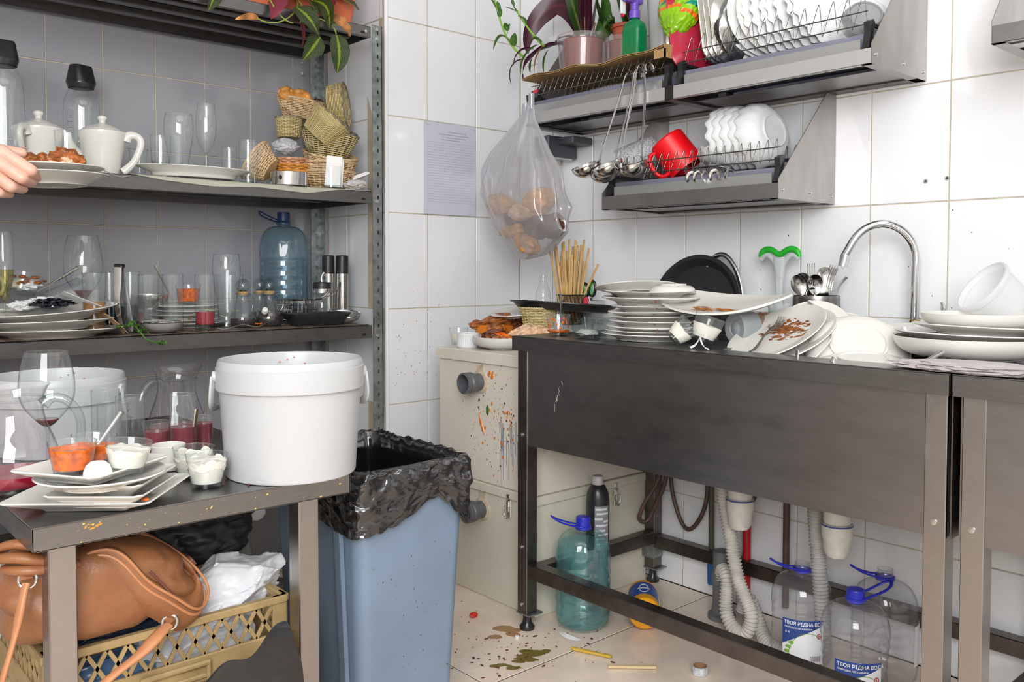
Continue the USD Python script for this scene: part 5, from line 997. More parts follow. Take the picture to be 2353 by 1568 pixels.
part('strap_tab', mv(bx(-.010, -.003, -.004, .010, .003, .018, .002), (-1.955, -1.068, .560), (-10, 0, 0)), LEATH, hbg); part('strap_tab', mv(bx(-.011, -.004, -.004, .011, .003, .024, .002), (-1.738, -1.066, .436), (-10, -20, 0)), LEATH, hbg)
part('shoulder_strap', tube(spl([(-1.957, -1.074, .553), (-1.966, -1.082, .522), (-1.972, -1.086, .498), (-1.986, -1.095, .455), (-2.0, -1.10, .41), (-1.995, -1.10, .33)], 24), np.interp(np.linspace(0, 1, 24), [0, .2, .35, 1], [.010, .012, .0075, .0085]), 12, flat=.55), LEATH_E, hbg, smooth=70)
part('shoulder_strap', tube(spl([(-1.748, -1.076, .432), (-1.765, -1.085, .427), (-1.79, -1.098, .415), (-1.845, -1.108, .390), (-1.90, -1.115, .36), (-1.95, -1.115, .33)], 28), np.interp(np.linspace(0, 1, 28), [0, .15, .35, 1], [.010, .013, .008, .008]), 12, flat=.6), LEATH_E, hbg, smooth=70)
BLKB = pm('black_fabric', (.010, .010, .011), .55, bump=.4, bs=40)
part('backpack', mv(crumple(.10, 1.5, 1.2, .85, 61, 5, .25), (-1.62, -.80, .515)), BLKB, label='black soft bag wedged behind the tan handbag under the table', cat='bag', smooth=70)
WBAG = pm('white_carrier_bag', (.70, .71, .74), .30, bump=.35, bs=16.)
def film(label, r, sx, sy, sz, seed, loc, rot=(0, 0, 0), m=WBAG, amp=.42, name='plastic_bag'):
    return part(name, mv(facets(r, sx * 1.1, sy * 1.1, sz * 1.15, seed, 42), loc, rot), m, label=label, cat='plastic bag', smooth=28)
part('plastic_bag', mv(facets(.085, 1.45, .95, .75, 71, 40), (-1.588, -.93, .412), (0, -8, 10)), WBAG, label='crumpled white plastic bag on top of the crate, right of the handbag', cat='plastic bag', smooth=28)
part('plastic_bag', mv(facets(.08, 1.7, .85, .75, 78, 44), (-1.658, -.945, .345), (0, 4, 0)), WBAG, label='white plastic bag inside the upper crate behind the lattice', cat='plastic bag', smooth=28)
film('grey-white plastic bag lying at the far left of the crate under the table', .075, .55, .6, 1.1, 79, (-1.985, -.90, .50), (0, 0, 0), pm('grey_film', (.45, .46, .48), .35, bump=.7, bs=12.))
BLUEF = pm('blue_film', (.12, .22, .40), .2, bump=.8, bs=30.)
film('crumpled light blue film inside the upper crate', .062, 1.9, .6, .55, 83, (-1.83, -.965, .325), (0, -6, 0), BLUEF)
film('dark navy film under the handbag inside the crate', .055, 2.0, .7, .45, 85, (-1.80, -.925, .392), (0, 0, 0), pm('navy_film', (.012, .022, .05), .2, bump=.8, bs=30.))
film('crumpled clear plastic bag on the jars under the rear of the table', .075, 1.3, .9, .55, 87, (-1.36, -.40, .405), (0, 0, 0), pm('dull_film', (.50, .48, .47), .35, bump=.8, bs=20.))
BSH = pm('black_polythene', (.016, .016, .018), .2, bump=.4, bs=22., rv=.05)
part('black_sheet', shell(grid(lambda U, V: (-1.575 - .16 * V + .06 * U * (1 - V) , -1.150 + .07 * V * U - .03 * np.sin(U * 5 + V * 3) * .5, .415 - .22 * U - .06 * V + .010 * np.sin(V * 11 + U * 6) + .006 * np.sin(U * 19)), 24, 20), .0012), BSH, label='loose black polythene sheet leaning on the crate at the bottom of the photo', cat='plastic sheet', smooth=60)
jr = thing('glass_jar', 'large glass jar with black rim and metal lid behind the crate', 'jar', (-1.375, -.60, .003))
part('body', lathe([(0, 0), (.085, 0), (.092, .01), (.092, .22), (.085, .25)], 44), GLASS_B, jr, smooth=50); part('lid', lathe([(.088, .25), (.094, .25), (.095, .262), (.090, .266), (.084, .262), (0, .260)], 44), pm('grey_lid', (.35, .34, .33), .3, .8, var=.2, vs=60), jr); part('rim', mv(tube(np.c_[.094 * np.cos(np.linspace(0, 2 * PI, 50)), .094 * np.sin(np.linspace(0, 2 * PI, 50)), np.full(50, .262)], .004, 8, caps=False)), BLACK_P, jr)
jr = thing('glass_jar', 'second glass jar behind the first one under the table', 'jar', (-1.365, -.395, .003)); part('body', lathe([(0, 0), (.07, 0), (.075, .01), (.075, .30), (.06, .34)], 40), GLASS_B, jr, smooth=50); part('lid', lathe([(.06, .335), (.064, .335), (.064, .362), (0, .362)], 36), UsdShade.Material.Get(stage, LK + 'grey_lid'), jr)
# ---------------------------------------------------------------- on the corner boxes and the left deck of the sink
ZS, ZB = .8405, .7705
sauce_cup('glass of white sauce at the left end of the corner box', (-.432, -.170, ZB), .032, .055, CREAM, .036, Rb=.024)
rk = thing('ramekin', 'white fluted ramekin on the corner box', 'ramekin', (-.482, -.285, ZB))
a = lathe([(0, 0), (.033, 0), (.034, .003), (.036, .004), (.037, .040), (.0385, .041), (.0385, .046), (.036, .0465), (.0345, .042), (.033, .006), (0, .006)], 144); v = a.vertices; th = np.arctan2(v[:, 1], v[:, 0]); msk = (v[:, 2] > .0035) & (v[:, 2] < .0405) & (np.hypot(v[:, 0], v[:, 1]) > .0345); v[msk, :2] *= (1 + .016 * np.cos(th[msk] * 36))[:, None]; a.vertices = v
part('dish', a, PURE_CER, rk, smooth=40); part('filling', lathe([(0, .046), (.034, .040)], 30), CREAM, rk)
rnd_plate('soup_plate', 'deep white plate heaped with leftover meat on the corner box', .100, .040, (-.430, -.40, ZB), bowl=True, foot=.45)
ob = thing('orange_bowl', 'orange plastic bowl behind the plate of leftovers', 'bowl', (-.365, -.285, ZB)); part('bowl_body', lathe(bowl_prof(.068, .070, .55, .003), 44), pm('orange_plastic', (.72, .20, .01), .35), ob)
for k, (lb, p, r, s, m, rot) in enumerate([('large roasted meat piece on top of the orange bowl', (-.365, -.29, .078), .046, (1.5, 1., .62), MEAT, (0, -14, -50)), ('dark charred meat piece at the right of the orange bowl', (-.315, -.335, .075), .030, (1.2, 1, .8), MEAT_D, (0, 0, 20)), ('small roasted lump at the left of the orange bowl', (-.42, -.25, .070), .022, (1.3, 1, .7), MEAT, (0, 0, 60)),
        ('pale meat slice at the front of the leftovers plate', (-.400, -.455, .050), .034, (1.3, .35, .75), MEAT_L, (20, -20, -40)), ('second pale meat slice of the leftovers plate', (-.372, -.478, .048), .034, (1.2, .35, .7), MEAT_L, (15, -25, -30)), ('greyish meat slice at the right of the leftovers plate', (-.345, -.50, .045), .030, (1.2, .4, .6), MEAT_L, (10, -25, -20)),
        ('orange pepper piece on the leftovers plate', (-.455, -.42, .046), .028, (1.6, .6, .35), ORANGE, (0, 18, -50)), ('brown crust piece at the left of the leftovers plate', (-.475, -.40, .050), .026, (1.4, .7, .55), MEAT_D, (0, -10, -40)), ('roasted chunk in the middle of the leftovers plate', (-.43, -.37, .055), .030, (1.3, 1, .7), MEAT, (0, 0, 10)), ('white fat piece at the right end of the leftovers plate', (-.325, -.49, .050), .020, (1.2, .5, .9), CREAM, (0, 10, 0))]):
    t = thing('meat_piece', lb, 'meat', (p[0], p[1], ZB + p[2]), rot); part('crust', blob(r, *s, .42, 2.4, 100 + k, 4), m, t, smooth=60)
part('leftover_bits', [mv(blob(rc.uniform(.006, .013), 1.3, .8, .6, .4, 3, k, 2), (-.43 + rc.normal() * .030, -.41 + rc.normal() * .030, ZB + .040)) for k in range(30)], MEAT, label='small meat scraps filling the leftovers plate', cat='food scraps', kind='stuff')
basket('pale wicker basket squashed under the black oval tray', (-.330, -.46, ZB + .07), (0, 0, 0), .046, .062, .062, WICK_S, rows=12, stakes=24)
otr = thing('serving_tray', 'black oval serving tray resting tilted on the wicker basket', 'tray', (-.255, -.500, ZS + .050), (-4, 3, -50))
part('tray_body', lathe([(0, 0), (.140, 0), (.150, .003), (.168, .020), (.178, .022), (.178, .026), (.166, .024), (.148, .006), (0, .005)], 72, sx=1.0, sy=.66), pm('black_tray_plastic', (.014, .014, .015), .32, bump=.1, bs=500), otr)
part('white_plate_edge', mv(lathe(plate_prof(.11, .018), 50), (-.310, -.36, ZS + .033), (0, -9, 0)), WHITE_CER, label='white plate edge under the left end of the black oval tray', cat='plate')
bo = thing('glass_bottle', 'small empty glass bottle standing on the black oval tray', 'bottle', (-.215, -.360, ZS + .060))
part('body', [lathe([tuple(q) for q in spl(np.array([(.024, .003), (.0255, .02), (.0245, .045), (.016, .070), (.0105, .090), (.0100, .108)]), 22)], 32), lathe([(.0105, .098), (.0125, .100), (.0125, .106), (.0108, .108)], 28)], GLASS, bo, smooth=60); part('base', solid([(0, 0), (.024, 0), (.025, .005), (0, .004)], 30), GLASS_B, bo)
sauce_cup('glass with orange sauce dregs on the left corner of the sink', (-.535, -.762, ZS), .0345, .058, ORANGE, .014, Rb=.026, smeared=False)
part('sauce_spots', [mv(blob(.003, 1, .3, 1.2, .4, 3, k, 1), (-.535 + .0315 * math.cos(a), -.762 + .0315 * math.sin(a), ZS + .034 + .012 * math.sin(k * 1.7)), (0, 0, math.degrees(a) + 90)) for k, a in enumerate(np.linspace(0, 6.1, 22))], ORANGE, label='orange sauce drops dried on the dirty sauce glass', cat='sauce', kind='stuff')
sp6 = thing('spoon', 'spoon standing upright in the dirty sauce glass', 'spoon', (-.530, -.760, ZS + .006), (4, 2, 40)); part('handle', teaspoon_handle(.112, .0042), STEEL_S, sp6)
mc = thing('mesh_cup', 'square black mesh cup filled with wooden skewers', 'pencil cup', (-.170, -.445, ZS), (0, 0, -20))
MESHM = usdkit.material(stage, LK + 'black_mesh', {'g': ('texture_coordinate', {}), 'm': ('mapping', {'scale': (300, 300, 300), 'rotation': (.6, .5, .78)}), 'c': ('checker_texture', {'scale': 1.0}), 't': ('transparent_bsdf', {}), 'p': ('principled_bsdf', {'base_color': (.012, .012, .012), 'roughness': .4}), 'x': ('mix_closure', {})}, [('g.object', 'm.vector'), ('m.vector', 'c.vector'), ('c.fac', 'x.fac'), ('p.BSDF', 'x.closure1'), ('t.BSDF', 'x.closure2')], surface='x.closure')
part('mesh_wall', loft([ring(.032, .032, .006, .002), ring(.036, .036, .006, .100)]), MESHM, mc, smooth=False); part('rim', [tube(np.vstack([ring(.036, .036, .006, .100), ring(.036, .036, .006, .100)[:1]]), .0022, 8), tube(np.vstack([ring(.032, .032, .006, .003), ring(.032, .032, .006, .003)[:1]]), .0018, 8)], BLACK_P, mc); part('floor_plate', bx(-.032, -.032, 0, .032, .032, .002), BLACK_P, mc)
BAMB = pm('bamboo', (.62, .40, .16), .5, var=.22, vs=25)
for k in range(42):
    a = k * 2.4; r = .025 * math.sqrt((k + .5) / 42); d = rc.uniform(.6, 1.4); L = rc.uniform(.20, .285) if k else .19
    b = np.array([r * math.cos(a), r * math.sin(a), .004]); lean = np.array([b[0] * d * 1.1 + .010 * rc.normal(), b[1] * d * 1.1 + .010 * rc.normal()]) * (L / .25)
    tp = b + np.array([lean[0] * 1.1, lean[1] * 1.1, L])
    if k in (0,): tp = b + np.array([.055, -.075, .20])
    nm = ['longest wooden skewer leaning far out to the right of the mesh cup', 'wooden skewer bundled in the black mesh cup'][min(k, 1)]
    t = thing('wooden_skewer', nm, 'skewer', tuple(np.array([-.170, -.445, ZS])), group='skewers in the mesh cup' if k else None); part('stick', bar(b, tp, .0066, .0050, up=(.3, .8, .1)), BAMB, t, smooth=False)
cd = thing('utensil_caddy', 'white ribbed plastic caddy holding scissors and pens', 'caddy', (-.075, -.425, ZS)); part('shell', [loft([ring(.034, .055, .008, 0), ring(.037, .058, .008, .078), ring(.034, .055, .008, .078), ring(.031, .052, .008, .004)]), ext(Polygon(rrect(.034, .055, .008)), .004)], PLASTIC_W, cd, smooth=30); part('rib', [bx(-.0385, y - .0012, .006, -.034, y + .0012, .070) for y in np.linspace(-.046, .046, 16)], PLASTIC_W, cd, smooth=False, kind='stuff'); part('band', loft([ring(.0375, .0585, .008, .066), ring(.040, .061, .008, .067), ring(.040, .061, .008, .079), ring(.0365, .0575, .008, .080)]), PLASTIC_W, cd)
GREENP = pm('green_plastic', (.02, .42, .03), .35); TEALP = pm('dark_teal_plastic', (.005, .12, .10), .3); REDP = pm('red_plastic', (.62, .012, .04), .35)
sc = thing('scissors', 'scissors with black and green loop handles in the white caddy', 'scissors', (-.080, -.452, ZS + .055), (0, -6, 0))
def loop(c, ry, rz, w, rot):
    th = np.linspace(0, 2 * PI, 36); return mv(tube(np.c_[np.zeros(36), ry * np.cos(th), rz * np.sin(th)], w, 10, caps=False, up=(1, 0, 0)), c, rot)
part('handle', [loop((0, .014, .062), .0135, .022, .0048, (-12, 0, 0)), loop((.004, -.014, .066), .0135, .026, .0048, (10, 0, 0))], BLACK_P, sc, smooth=70); part('grip_lining', [loop((0, .014, .062), .0095, .018, .0034, (-12, 0, 0)), loop((.004, -.014, .066), .0095, .022, .0034, (10, 0, 0))], GREENP, sc, smooth=70); part('blade', [bar((0, .008, .042), (0, -.004, -.045), .010, .002, up=(1, 0, 0)), bar((.003, -.006, .042), (.003, .006, -.045), .010, .002, up=(1, 0, 0))], STEEL_S, sc)
for nm, lb, p, a_, m, L, r in (('marker', 'red pencil standing in the white caddy', (-.09, -.405, .05), (6, -10, 0), REDP, .075, .004), ('clip', 'teal plastic clip leaning beside the scissors', (-.088, -.435, .055), (-28, -6, 0), TEALP, .062, .011), ('pen', 'blue-violet pen in the white caddy', (-.085, -.392, .05), (14, 0, 0), pm('violet_plastic', (.12, .08, .42), .4), .062, .005)):
    t = thing(nm, lb, nm, (p[0], p[1], ZS + p[2]), a_); part('barrel', lathe([(0, 0), (r, 0), (r, L * .9), (r * .6, L), (0, L)], 16), m, t)
kn = thing('scraper', 'steel triangular blade standing in the white caddy', 'scraper', (-.07, -.388, ZS + .07), (0, 0, 90)); part('blade', mv(ext(Polygon([(-.018, 0), (.018, 0), (.004, .055), (0, .058)]), .001), rot=(90, 0, 0)), STEEL_S, kn)
rb_ = thing('box', 'small red and white carton leaning on the caddy', 'carton', (-.125, -.455, ZS + .050), (0, -4, -35)); part('carton', bx(-.022, -.015, 0, .022, .015, .042, .001), REDP, rb_); part('white_flap', bx(-.0225, -.0155, .004, -.010, -.0148, .038), PURE_CER, rb_)
part('tissue', mv(crumple(.026, 1.3, .9, .8, 91, 4, .4), (-.100, -.398, ZS + .092)), NAPKIN, label='white tissue stuffed in the caddy beside the pens', cat='tissue')
# square dessert glass
sg = thing('dessert_dish', 'square clear glass dish with white dregs on the left sink deck', 'glass dish', (-.555, -.905, ZS), (0, 0, 14))
part('wall', shell(loft([ring(.033, .033, .006, .006), ring(.046, .046, .006, .055)]), .0022), GLASS_B, sg, smooth=30); part('base', ext(Polygon(rrect(.034, .034, .006)), .007), GLASS_B, sg); part('residue', mv(blob(.026, 1.1, 1.1, .35, .4, 2.4, 3, 3), (-.004, .006, .016)), CREAM, sg)
part('dark_scrap', mv(bx(-.012, -.010, 0, .012, .010, .0015), (-.590, -.955, ZS + .004), (20, -15, 30)), BLACK_P, label='dark triangular scrap beside the square glass dish', cat='scrap')
# left plate stack
names = ['lowest', 'second', 'third', 'fourth', 'fifth', 'sixth', 'seventh', 'eighth', 'ninth']
LK_X, LK_Y = -.47, -1.045
hs_ = [(.128, .011), (.126, .011), (.119, .012), (.112, .013), (.112, .013), (.113, .013), (.112, .020), (.130, .018), (.120, .012)]
zc = ZS
for k, (R, st) in enumerate(hs_):
    rnd_plate('dinner_plate', names[k] + ' white dinner plate from the bottom of the stack on the left sink deck', R, .019 if k < 7 else .022, (LK_X + .006 * math.sin(k * 2.2), LK_Y + .006 * math.cos(k * 1.7), zc), (.8 * math.sin(k), .8 * math.cos(k * 2), 0), soil=2 if k < 7 else 0, foot=.66)
    part('rim_stain', specks(2 + k % 3, lambda rg: ((-R * .98 * .70 + .0, -R * .98 * .70 + rg.normal() * .004, .014), (-.7, -.7, 0), (0, 0, 1)), .001, .0026, rs, .4, 2), BROWN_S, stage.GetPrimAtPath('/World/dinner_plate_%03d' % (_used['/World/dinner_plate'])), kind='stuff')
    zc += st
rnd_plate('dinner_plate', 'tilted white dinner plate topping the left stack on the sink', .115, .020, (LK_X + .03, LK_Y + .075, zc - .002), (-7, 5, 0))
rnd_plate('soup_bowl', 'white bowl upside down behind the top plates of the left stack', .062, .024, (-.42, -1.075, zc + .026), (180, 0, 0), bowl=True)
# big leaf-shaped platter
def leafplate(a, b, h):
    def prof(u, th):
        x, y = u * a * np.cos(th), u * b * np.sin(th)
        return x, y, h * (np.abs(u * np.cos(th)) ** 2.2) + .012 * u ** 3
    g = grid(lambda U, V: (prof(np.maximum(U, .004), 2 * PI * V)), 16, 80, cv=True)
    return shell(g, -.0055)
lf = thing('leaf_platter', 'large boat-shaped white platter with sauce streaks balanced on the plate stack', 'platter', (-.430, -1.238, .926), (11, 1.5, -86))
part('dish', leafplate(.186, .105, .030), WHITE_CER, lf, smooth=60); part('food_residue', [mv(blob(rc.uniform(.002, .006), 2.6, .6, .15, .4, 2, k, 1), (rc.uniform(-.06, .06), -.035 + rc.normal() * .012, .0095 + 0)) for k in range(44)], SAUCE, lf, kind='stuff')
# tilted yoghurt glasses and napkin
def yog(label, loc, R, H, rot, lv): return sauce_cup(label, loc, R, H, CREAM, lv, rot=rot, Rb=R * .72)
TR = lambda d: trimesh.transformations.rotation_matrix(math.radians(d), [.666, .746, 0])[:3, :3]
yog('glass of white yoghurt leaning back against the plates at the sink front', (-.556, -1.272, ZS + .017), .0365, .060, TR(20), .038)
yog('tipped glass of white yoghurt lying at the sink front edge', (-.604, -1.222, ZS + .019), .030, .056, TR(48), .034)
np_ = part('napkin', shell(grid(lambda U, V: (-.603 + .010 * np.sin(U * 6), -1.275 - .055 * U + .004 * V, ZS + .002 + .030 * np.sin(U * PI) ** 2 * (1 - V * .3) + .004 * V), 18, 8), .0008), NAPKIN, label='small folded white napkin before the yoghurt glasses', cat='napkin')
gc = thing('plastic_bottle', 'greasy clear canister with grey screw cap lying behind the yoghurt glasses', 'canister', (-.445, -1.287, ZS + .042), (90, 0, 74))
part('cap', lathe([(0, 0), (.012, .001), (.018, .004), (.020, .002), (.036, 0), (.040, .003), (.041, .010), (.041, .052), (.038, .055), (0, .055)], 48), pm('grey_cap_plastic', (.30, .32, .335), .35), gc); part('body', lathe([(.037, .055), (.037, .2), (.034, .235), (0, .24)], 40), glassm('greasy_plastic', (.62, .5, .42), (.25, .2, .16), .2, 1.45, (.42, .25, .15), .35), gc, smooth=50); part('grease', [mv(blob(.009, 1.4, 1, .25, .4, 2, k, 2), (.036 * math.cos(q), .036 * math.sin(q), .07 + .15 * rc.random()), (90, 0, math.degrees(q) + 90)) for k, q in enumerate(rc.uniform(0, 6.28, 26))], pm('grease_stain', (.32, .12, .04), .3, var=.5, vs=60), gc, kind='stuff')
# round black tray/pan leaning on the wall
pn = thing('round_tray', 'large round black tray leaning against the wall behind the plates', 'tray', (-.075, -.905, ZS + .055), (0, 82, 0))
part('tray_body', mv(lathe([(0, 0), (.132, 0), (.137, .002), (.156, .020), (.166, .022), (.166, .026), (.154, .025), (.134, .006), (0, .005)], 80), (0, 0, 0), (180, 0, 0)), pm('black_speckled', (.016, .016, .018), .38, bump=.25, bs=700, rv=.06), pn)
UsdGeom.Xformable(pn).ClearXformOpOrder(); UsdGeom.Xformable(pn).AddTransformOp(opSuffix='b').Set(Gf.Matrix4d(mat4((-.066, -.898, .905), (0, 100, 0)).T.tolist()))
ph = thing('pot_handle', 'bent steel handle arching out behind the round black tray', 'pan handle', (-.045, -.97, ZS)); part('handle', tube(spl([(0, .055, .195), (0, .035, .222), (0, 0, .232), (0, -.035, .205), (0, -.06, .15), (0, -.07, .09)], 30), .0078, 12, flat=.7, up=(1, 0, 0)), CHROME, ph, smooth=70)
pd = thing('saucepan', 'steel pan hidden behind the round black tray', 'pan', (-.034, -1.0, ZS + .0)); part('pan_body', bx(-.008, -.06, 0, .012, .06, .10, .005), STEEL_D, pd)
# dish brush
db = thing('dish_brush', 'dish brush with green T-shaped grip and clear handle before the wall', 'dish brush', (-.070, -1.178, ZS), (0, 0, 0))
part('grip', tube(spl([(0, .062, .222), (0, .045, .243), (0, .022, .241), (0, 0, .230), (0, -.022, .241), (0, -.045, .243), (0, -.062, .222)], 40), np.interp(np.linspace(0, 1, 40), [0, .1, .5, .9, 1], [.006, .0095, .0085, .0095, .006]), 12, flat=.8, up=(1, 0, 0)), GREENP, db, smooth=70)
FROST = glassm('frosted_handle', (.88, .90, .90), (.6, .62, .64), .2, 1.45, (.80, .82, .84), .45)
part('neck', [tube(spl([(0, .060, .216), (0, .040, .228), (0, .016, .208), (0, .004, .165)], 20), [.0075] * 20, 10, flat=.8, up=(1, 0, 0)), tube(spl([(0, -.060, .216), (0, -.040, .228), (0, -.016, .208), (0, -.004, .165)], 20), [.0075] * 20, 10, flat=.8, up=(1, 0, 0)), tube([(0, 0, .222), (0, 0, .19), (0, 0, .15), (0, 0, .02)], [.02, .018, .0125, .0135], 14, flat=.55, up=(1, 0, 0))], FROST, db, smooth=70)
part('head', bx(-.012, -.030, .0, .012, .030, .070, .006), GREENP, db)
wt = thing('water_pitcher', 'clear plastic tub behind the dish brush', 'tub', (-.060, -1.20, ZS)); part('wall', lathe([(.050, 0), (.054, .09)], 36), FROST, wt, smooth=50)
# cutlery holder
ch = thing('cutlery_holder', 'round perforated steel holder packed with spoons and forks', 'cutlery holder', (-.115, -1.318, ZS))
part('cylinder', [lathe([(.0600, 0), (.0612, .003), (.0612, .110), (.0595, .118), (.0585, .118), (.0598, .108), (.0598, .004)], 60), lathe([(0, 0), (.06, 0), (.06, .002), (0, .002)], 40)], STEEL, ch); part('perforation', [mv(lathe([(0, 0), (.0052, 0), (.0052, .0008), (0, .0009)], 16), (.0608 * math.cos(q), .0608 * math.sin(q), z), (0, 90, math.degrees(q))) for q in np.linspace(0, 2 * PI, 14, endpoint=False) for z in (.03, .052, .086)], BLACK_H, ch, smooth=False)
cut = [('spoon', 'leftmost spoon in the steel holder, leaning left', -22, 2, 10, .178), ('spoon', 'second spoon from the left in the steel holder', -14, 0, -25, .178), ('spoon', 'big spoon facing front in the steel holder', -5, 9, 5, .172), ('spoon', 'tall spoon behind the front one in the steel holder', 9, -6, -12, .190), ('spoon', 'short dark spoon at the front of the steel holder', 2, 15, 150, .140), ('spoon', 'short spoon at the left edge of the steel holder', -13, 12, 30, .140),
       ('fork', 'fork at the front left of the steel holder', -10, 9, 8, .156), ('fork', 'fork standing upright at the back of the steel holder', -3, -10, 0, .200), ('fork', 'large fork leaning right in the steel holder', 13, 5, 12, .192), ('fork', 'rear fork leaning right in the steel holder', 16, -9, -8, .200), ('fork', 'rightmost fork leaning out of the steel holder', 25, 0, 55, .182)]
for nm, lb, L_, V_, rz, L in cut:
    Rm = TR(L_) @ trimesh.transformations.rotation_matrix(math.radians(V_), [.746, -.666, 0])[:3, :3] @ trimesh.transformations.euler_matrix(0, 0, math.radians(48 + rz))[:3, :3]
    o = -.10 * (Rm @ np.array([0, 0, 1.])) * np.array([1, 1, 0]) + np.array([.746, -.666, 0]) * L_ * .0014
    t = thing(nm, lb, nm, tuple(np.array([-.115, -1.318, ZS + .006]) + o * .6), Rm)
    part(nm + '_body', mv(spoon(L, .0205) if nm == 'spoon' else fork(L), (0, 0, 0), (0, -90, 0)), STEEL_S, t, smooth=50)
# faucet
fc = thing('faucet', 'chrome swan-neck faucet standing behind the sink', 'faucet', (-.062, -1.558, ZS))
part('spout', tube(np.vstack([[(0, 0, .05), (0, 0, .12)], spl([(0, 0, .20), (-.002, .004, .245), (-.02, .030, .288), (-.045, .066, .303), (-.075, .104, .284), (-.095, .128, .24), (-.100, .136, .222)], 34)]), .0108, 18), CHROME, fc, smooth=70)
part('aerator', tube([(-.099, .135, .224), (-.103, .139, .195)], .0125, 18), CHROME, fc); part('base', lathe([(0, 0), (.026, 0), (.026, .006), (.022, .010), (.022, .045), (.012, .052), (0, .054)], 32), CHROME, fc); part('brass_ring', lathe([(.0122, .048), (.0132, .050), (.0132, .060), (.0112, .062)], 24), pm('brass', (.55, .38, .14), .3, 1.), fc); part('drip', mv(blob(.0035, 1, 1, 1.3, .1, 2, 1, 2), (-.1035, .1395, .193)), WATER, fc)
fl_ = thing('faucet_lever', 'curved chrome lever rising behind the right plate stack', 'tap lever', (-.058, -1.628, ZS)); part('lever', tube(spl([(0, 0, .0), (0, .003, .05), (0, .001, .08), (-.004, .004, .108)], 16), np.interp(np.linspace(0, 1, 16), [0, .8, 1], [.007, .0075, .004]), 12, flat=.6), CHROME, fl_, smooth=70)
# dishes heaped in the basin
SAUCE_B = pm('brown_sauce_residue', (.24, .075, .016), .3, var=.6, vs=90)
# plates leaning on the left rim of the basin
def leaned(label, R, h, loc, n, spin=0, soil=0, name='dinner_plate', sy=1.0, sm_=None, k=1.0, bowl=False, foot=.62, sx0=0, sy0=0, sp=.35):
    n = np.array(n, float); n /= np.linalg.norm(n); x = np.cross([0, 0, 1.], n); x = x / np.linalg.norm(x) if np.linalg.norm(x) > 1e-6 else np.array([1., 0, 0]); y = np.cross(n, x)
    Rm = np.stack([x, y, n], 1)
    t = thing(name, label, 'plate' if not bowl else 'bowl', loc, Rm); part('dish', lathe(bowl_prof(R, h, foot) if bowl else plate_prof(R, h, foot), 72, sy=sy), WHITE_CER, t, smooth=50)
    if soil: part('food_residue', smear(R * .8, soil, h, sx0, sy0, sp, k=k), sm_ or SAUCE_B, t, kind='stuff')
    return t
cs = np.array([-.450, -1.412, .866])
lbs = ['sauce-smeared white plate with a fork on it, topmost of the leaning plates', 'second white plate in the row leaning in the sink', 'third white plate in the row leaning in the sink', 'fourth white plate in the row leaning in the sink', 'hindmost white plate in the row leaning in the sink']
Rr = [.122, .126, .105, .102, .102]; oo = np.cumsum([[0, 0, 0], [.010, -.014, -.009], [.004, -.016, -.020], [.006, -.006, -.012], [.006, -.006, -.012]], 0)
for k in range(5):
    leaned(lbs[k], Rr[k], .019, cs + oo[k], (-.49 + .01 * k, .165 - .03 * k, .87), soil=110 if k == 0 else 6, sx0=.0, sy0=.030, k=1.0, sp=.42)
fk = thing('fork', 'fork lying on the sauce-smeared leaning plate', 'fork', (-.545, -1.400, .833), trimesh.transformations.euler_matrix(0, math.radians(-28), math.radians(0), 'sxyz')[:3, :3]); part('fork_body', mv(fork(.155), (0, 0, .002), (0, 0, 0)), STEEL_D, fk)
leaned('white plate standing steeply behind the leaning plates', .105, .020, (-.325, -1.425, .852), (-.80, -.15, .50), soil=4)
leaned('white plate tilted right, topmost behind the leaning plates', .110, .020, (-.255, -1.478, .886), (.207, -.387, .88), soil=5, k=1.2)
leaned('second white plate tilted right behind the leaning plates', .108, .020, (-.280, -1.480, .868), (.18, -.36, .88))
leaned('white bowl resting upside down in the middle of the sink', .112, .045, (-.435, -1.602, .868), (.55, .34, -.72), soil=0, name='soup_plate', bowl=True, foot=.55)
leaned('front white plate lying face down at the sink edge', .100, .030, (-.512, -1.650, .846), (.12, .05, -.98), name='soup_plate', bowl=True, foot=.5)
leaned('white saucer edge wedged between the bowl and the leaning plates', .062, .014, (-.470, -1.520, .830), (-.4, .5, .6), name='saucer')
leaned('grey-white bowl in the shadow behind the leaning plates', .085, .045, (-.330, -1.500, .850), (-.3, -.3, .9), name='soup_bowl', bowl=True)
leaned('wide white plate behind the upturned bowl', .135, .022, (-.235, -1.610, .870), (-.05, .03, 1), soil=3)
for nm, lb, a_, b_ in (('knife', 'steel knife handle sticking up before the upturned bowl', (-.585, -1.535, .800), (-.590, -1.545, .856)), ('knife', 'broad shiny knife handle leaning right at the sink edge', (-.590, -1.745, .810), (-.560, -1.835, .872)), ('knife', 'small steel tip at the front plate in the sink', (-.615, -1.630, .822), (-.612, -1.640, .850))):
    t = thing(nm, lb, nm); part('handle', tube([np.array(a_), (np.array(a_) + b_) / 2, np.array(b_)], [.006, .008, .0085] if 'broad' in lb else [.004, .005, .004], 14, flat=.5), STEEL_S, t, smooth=40)
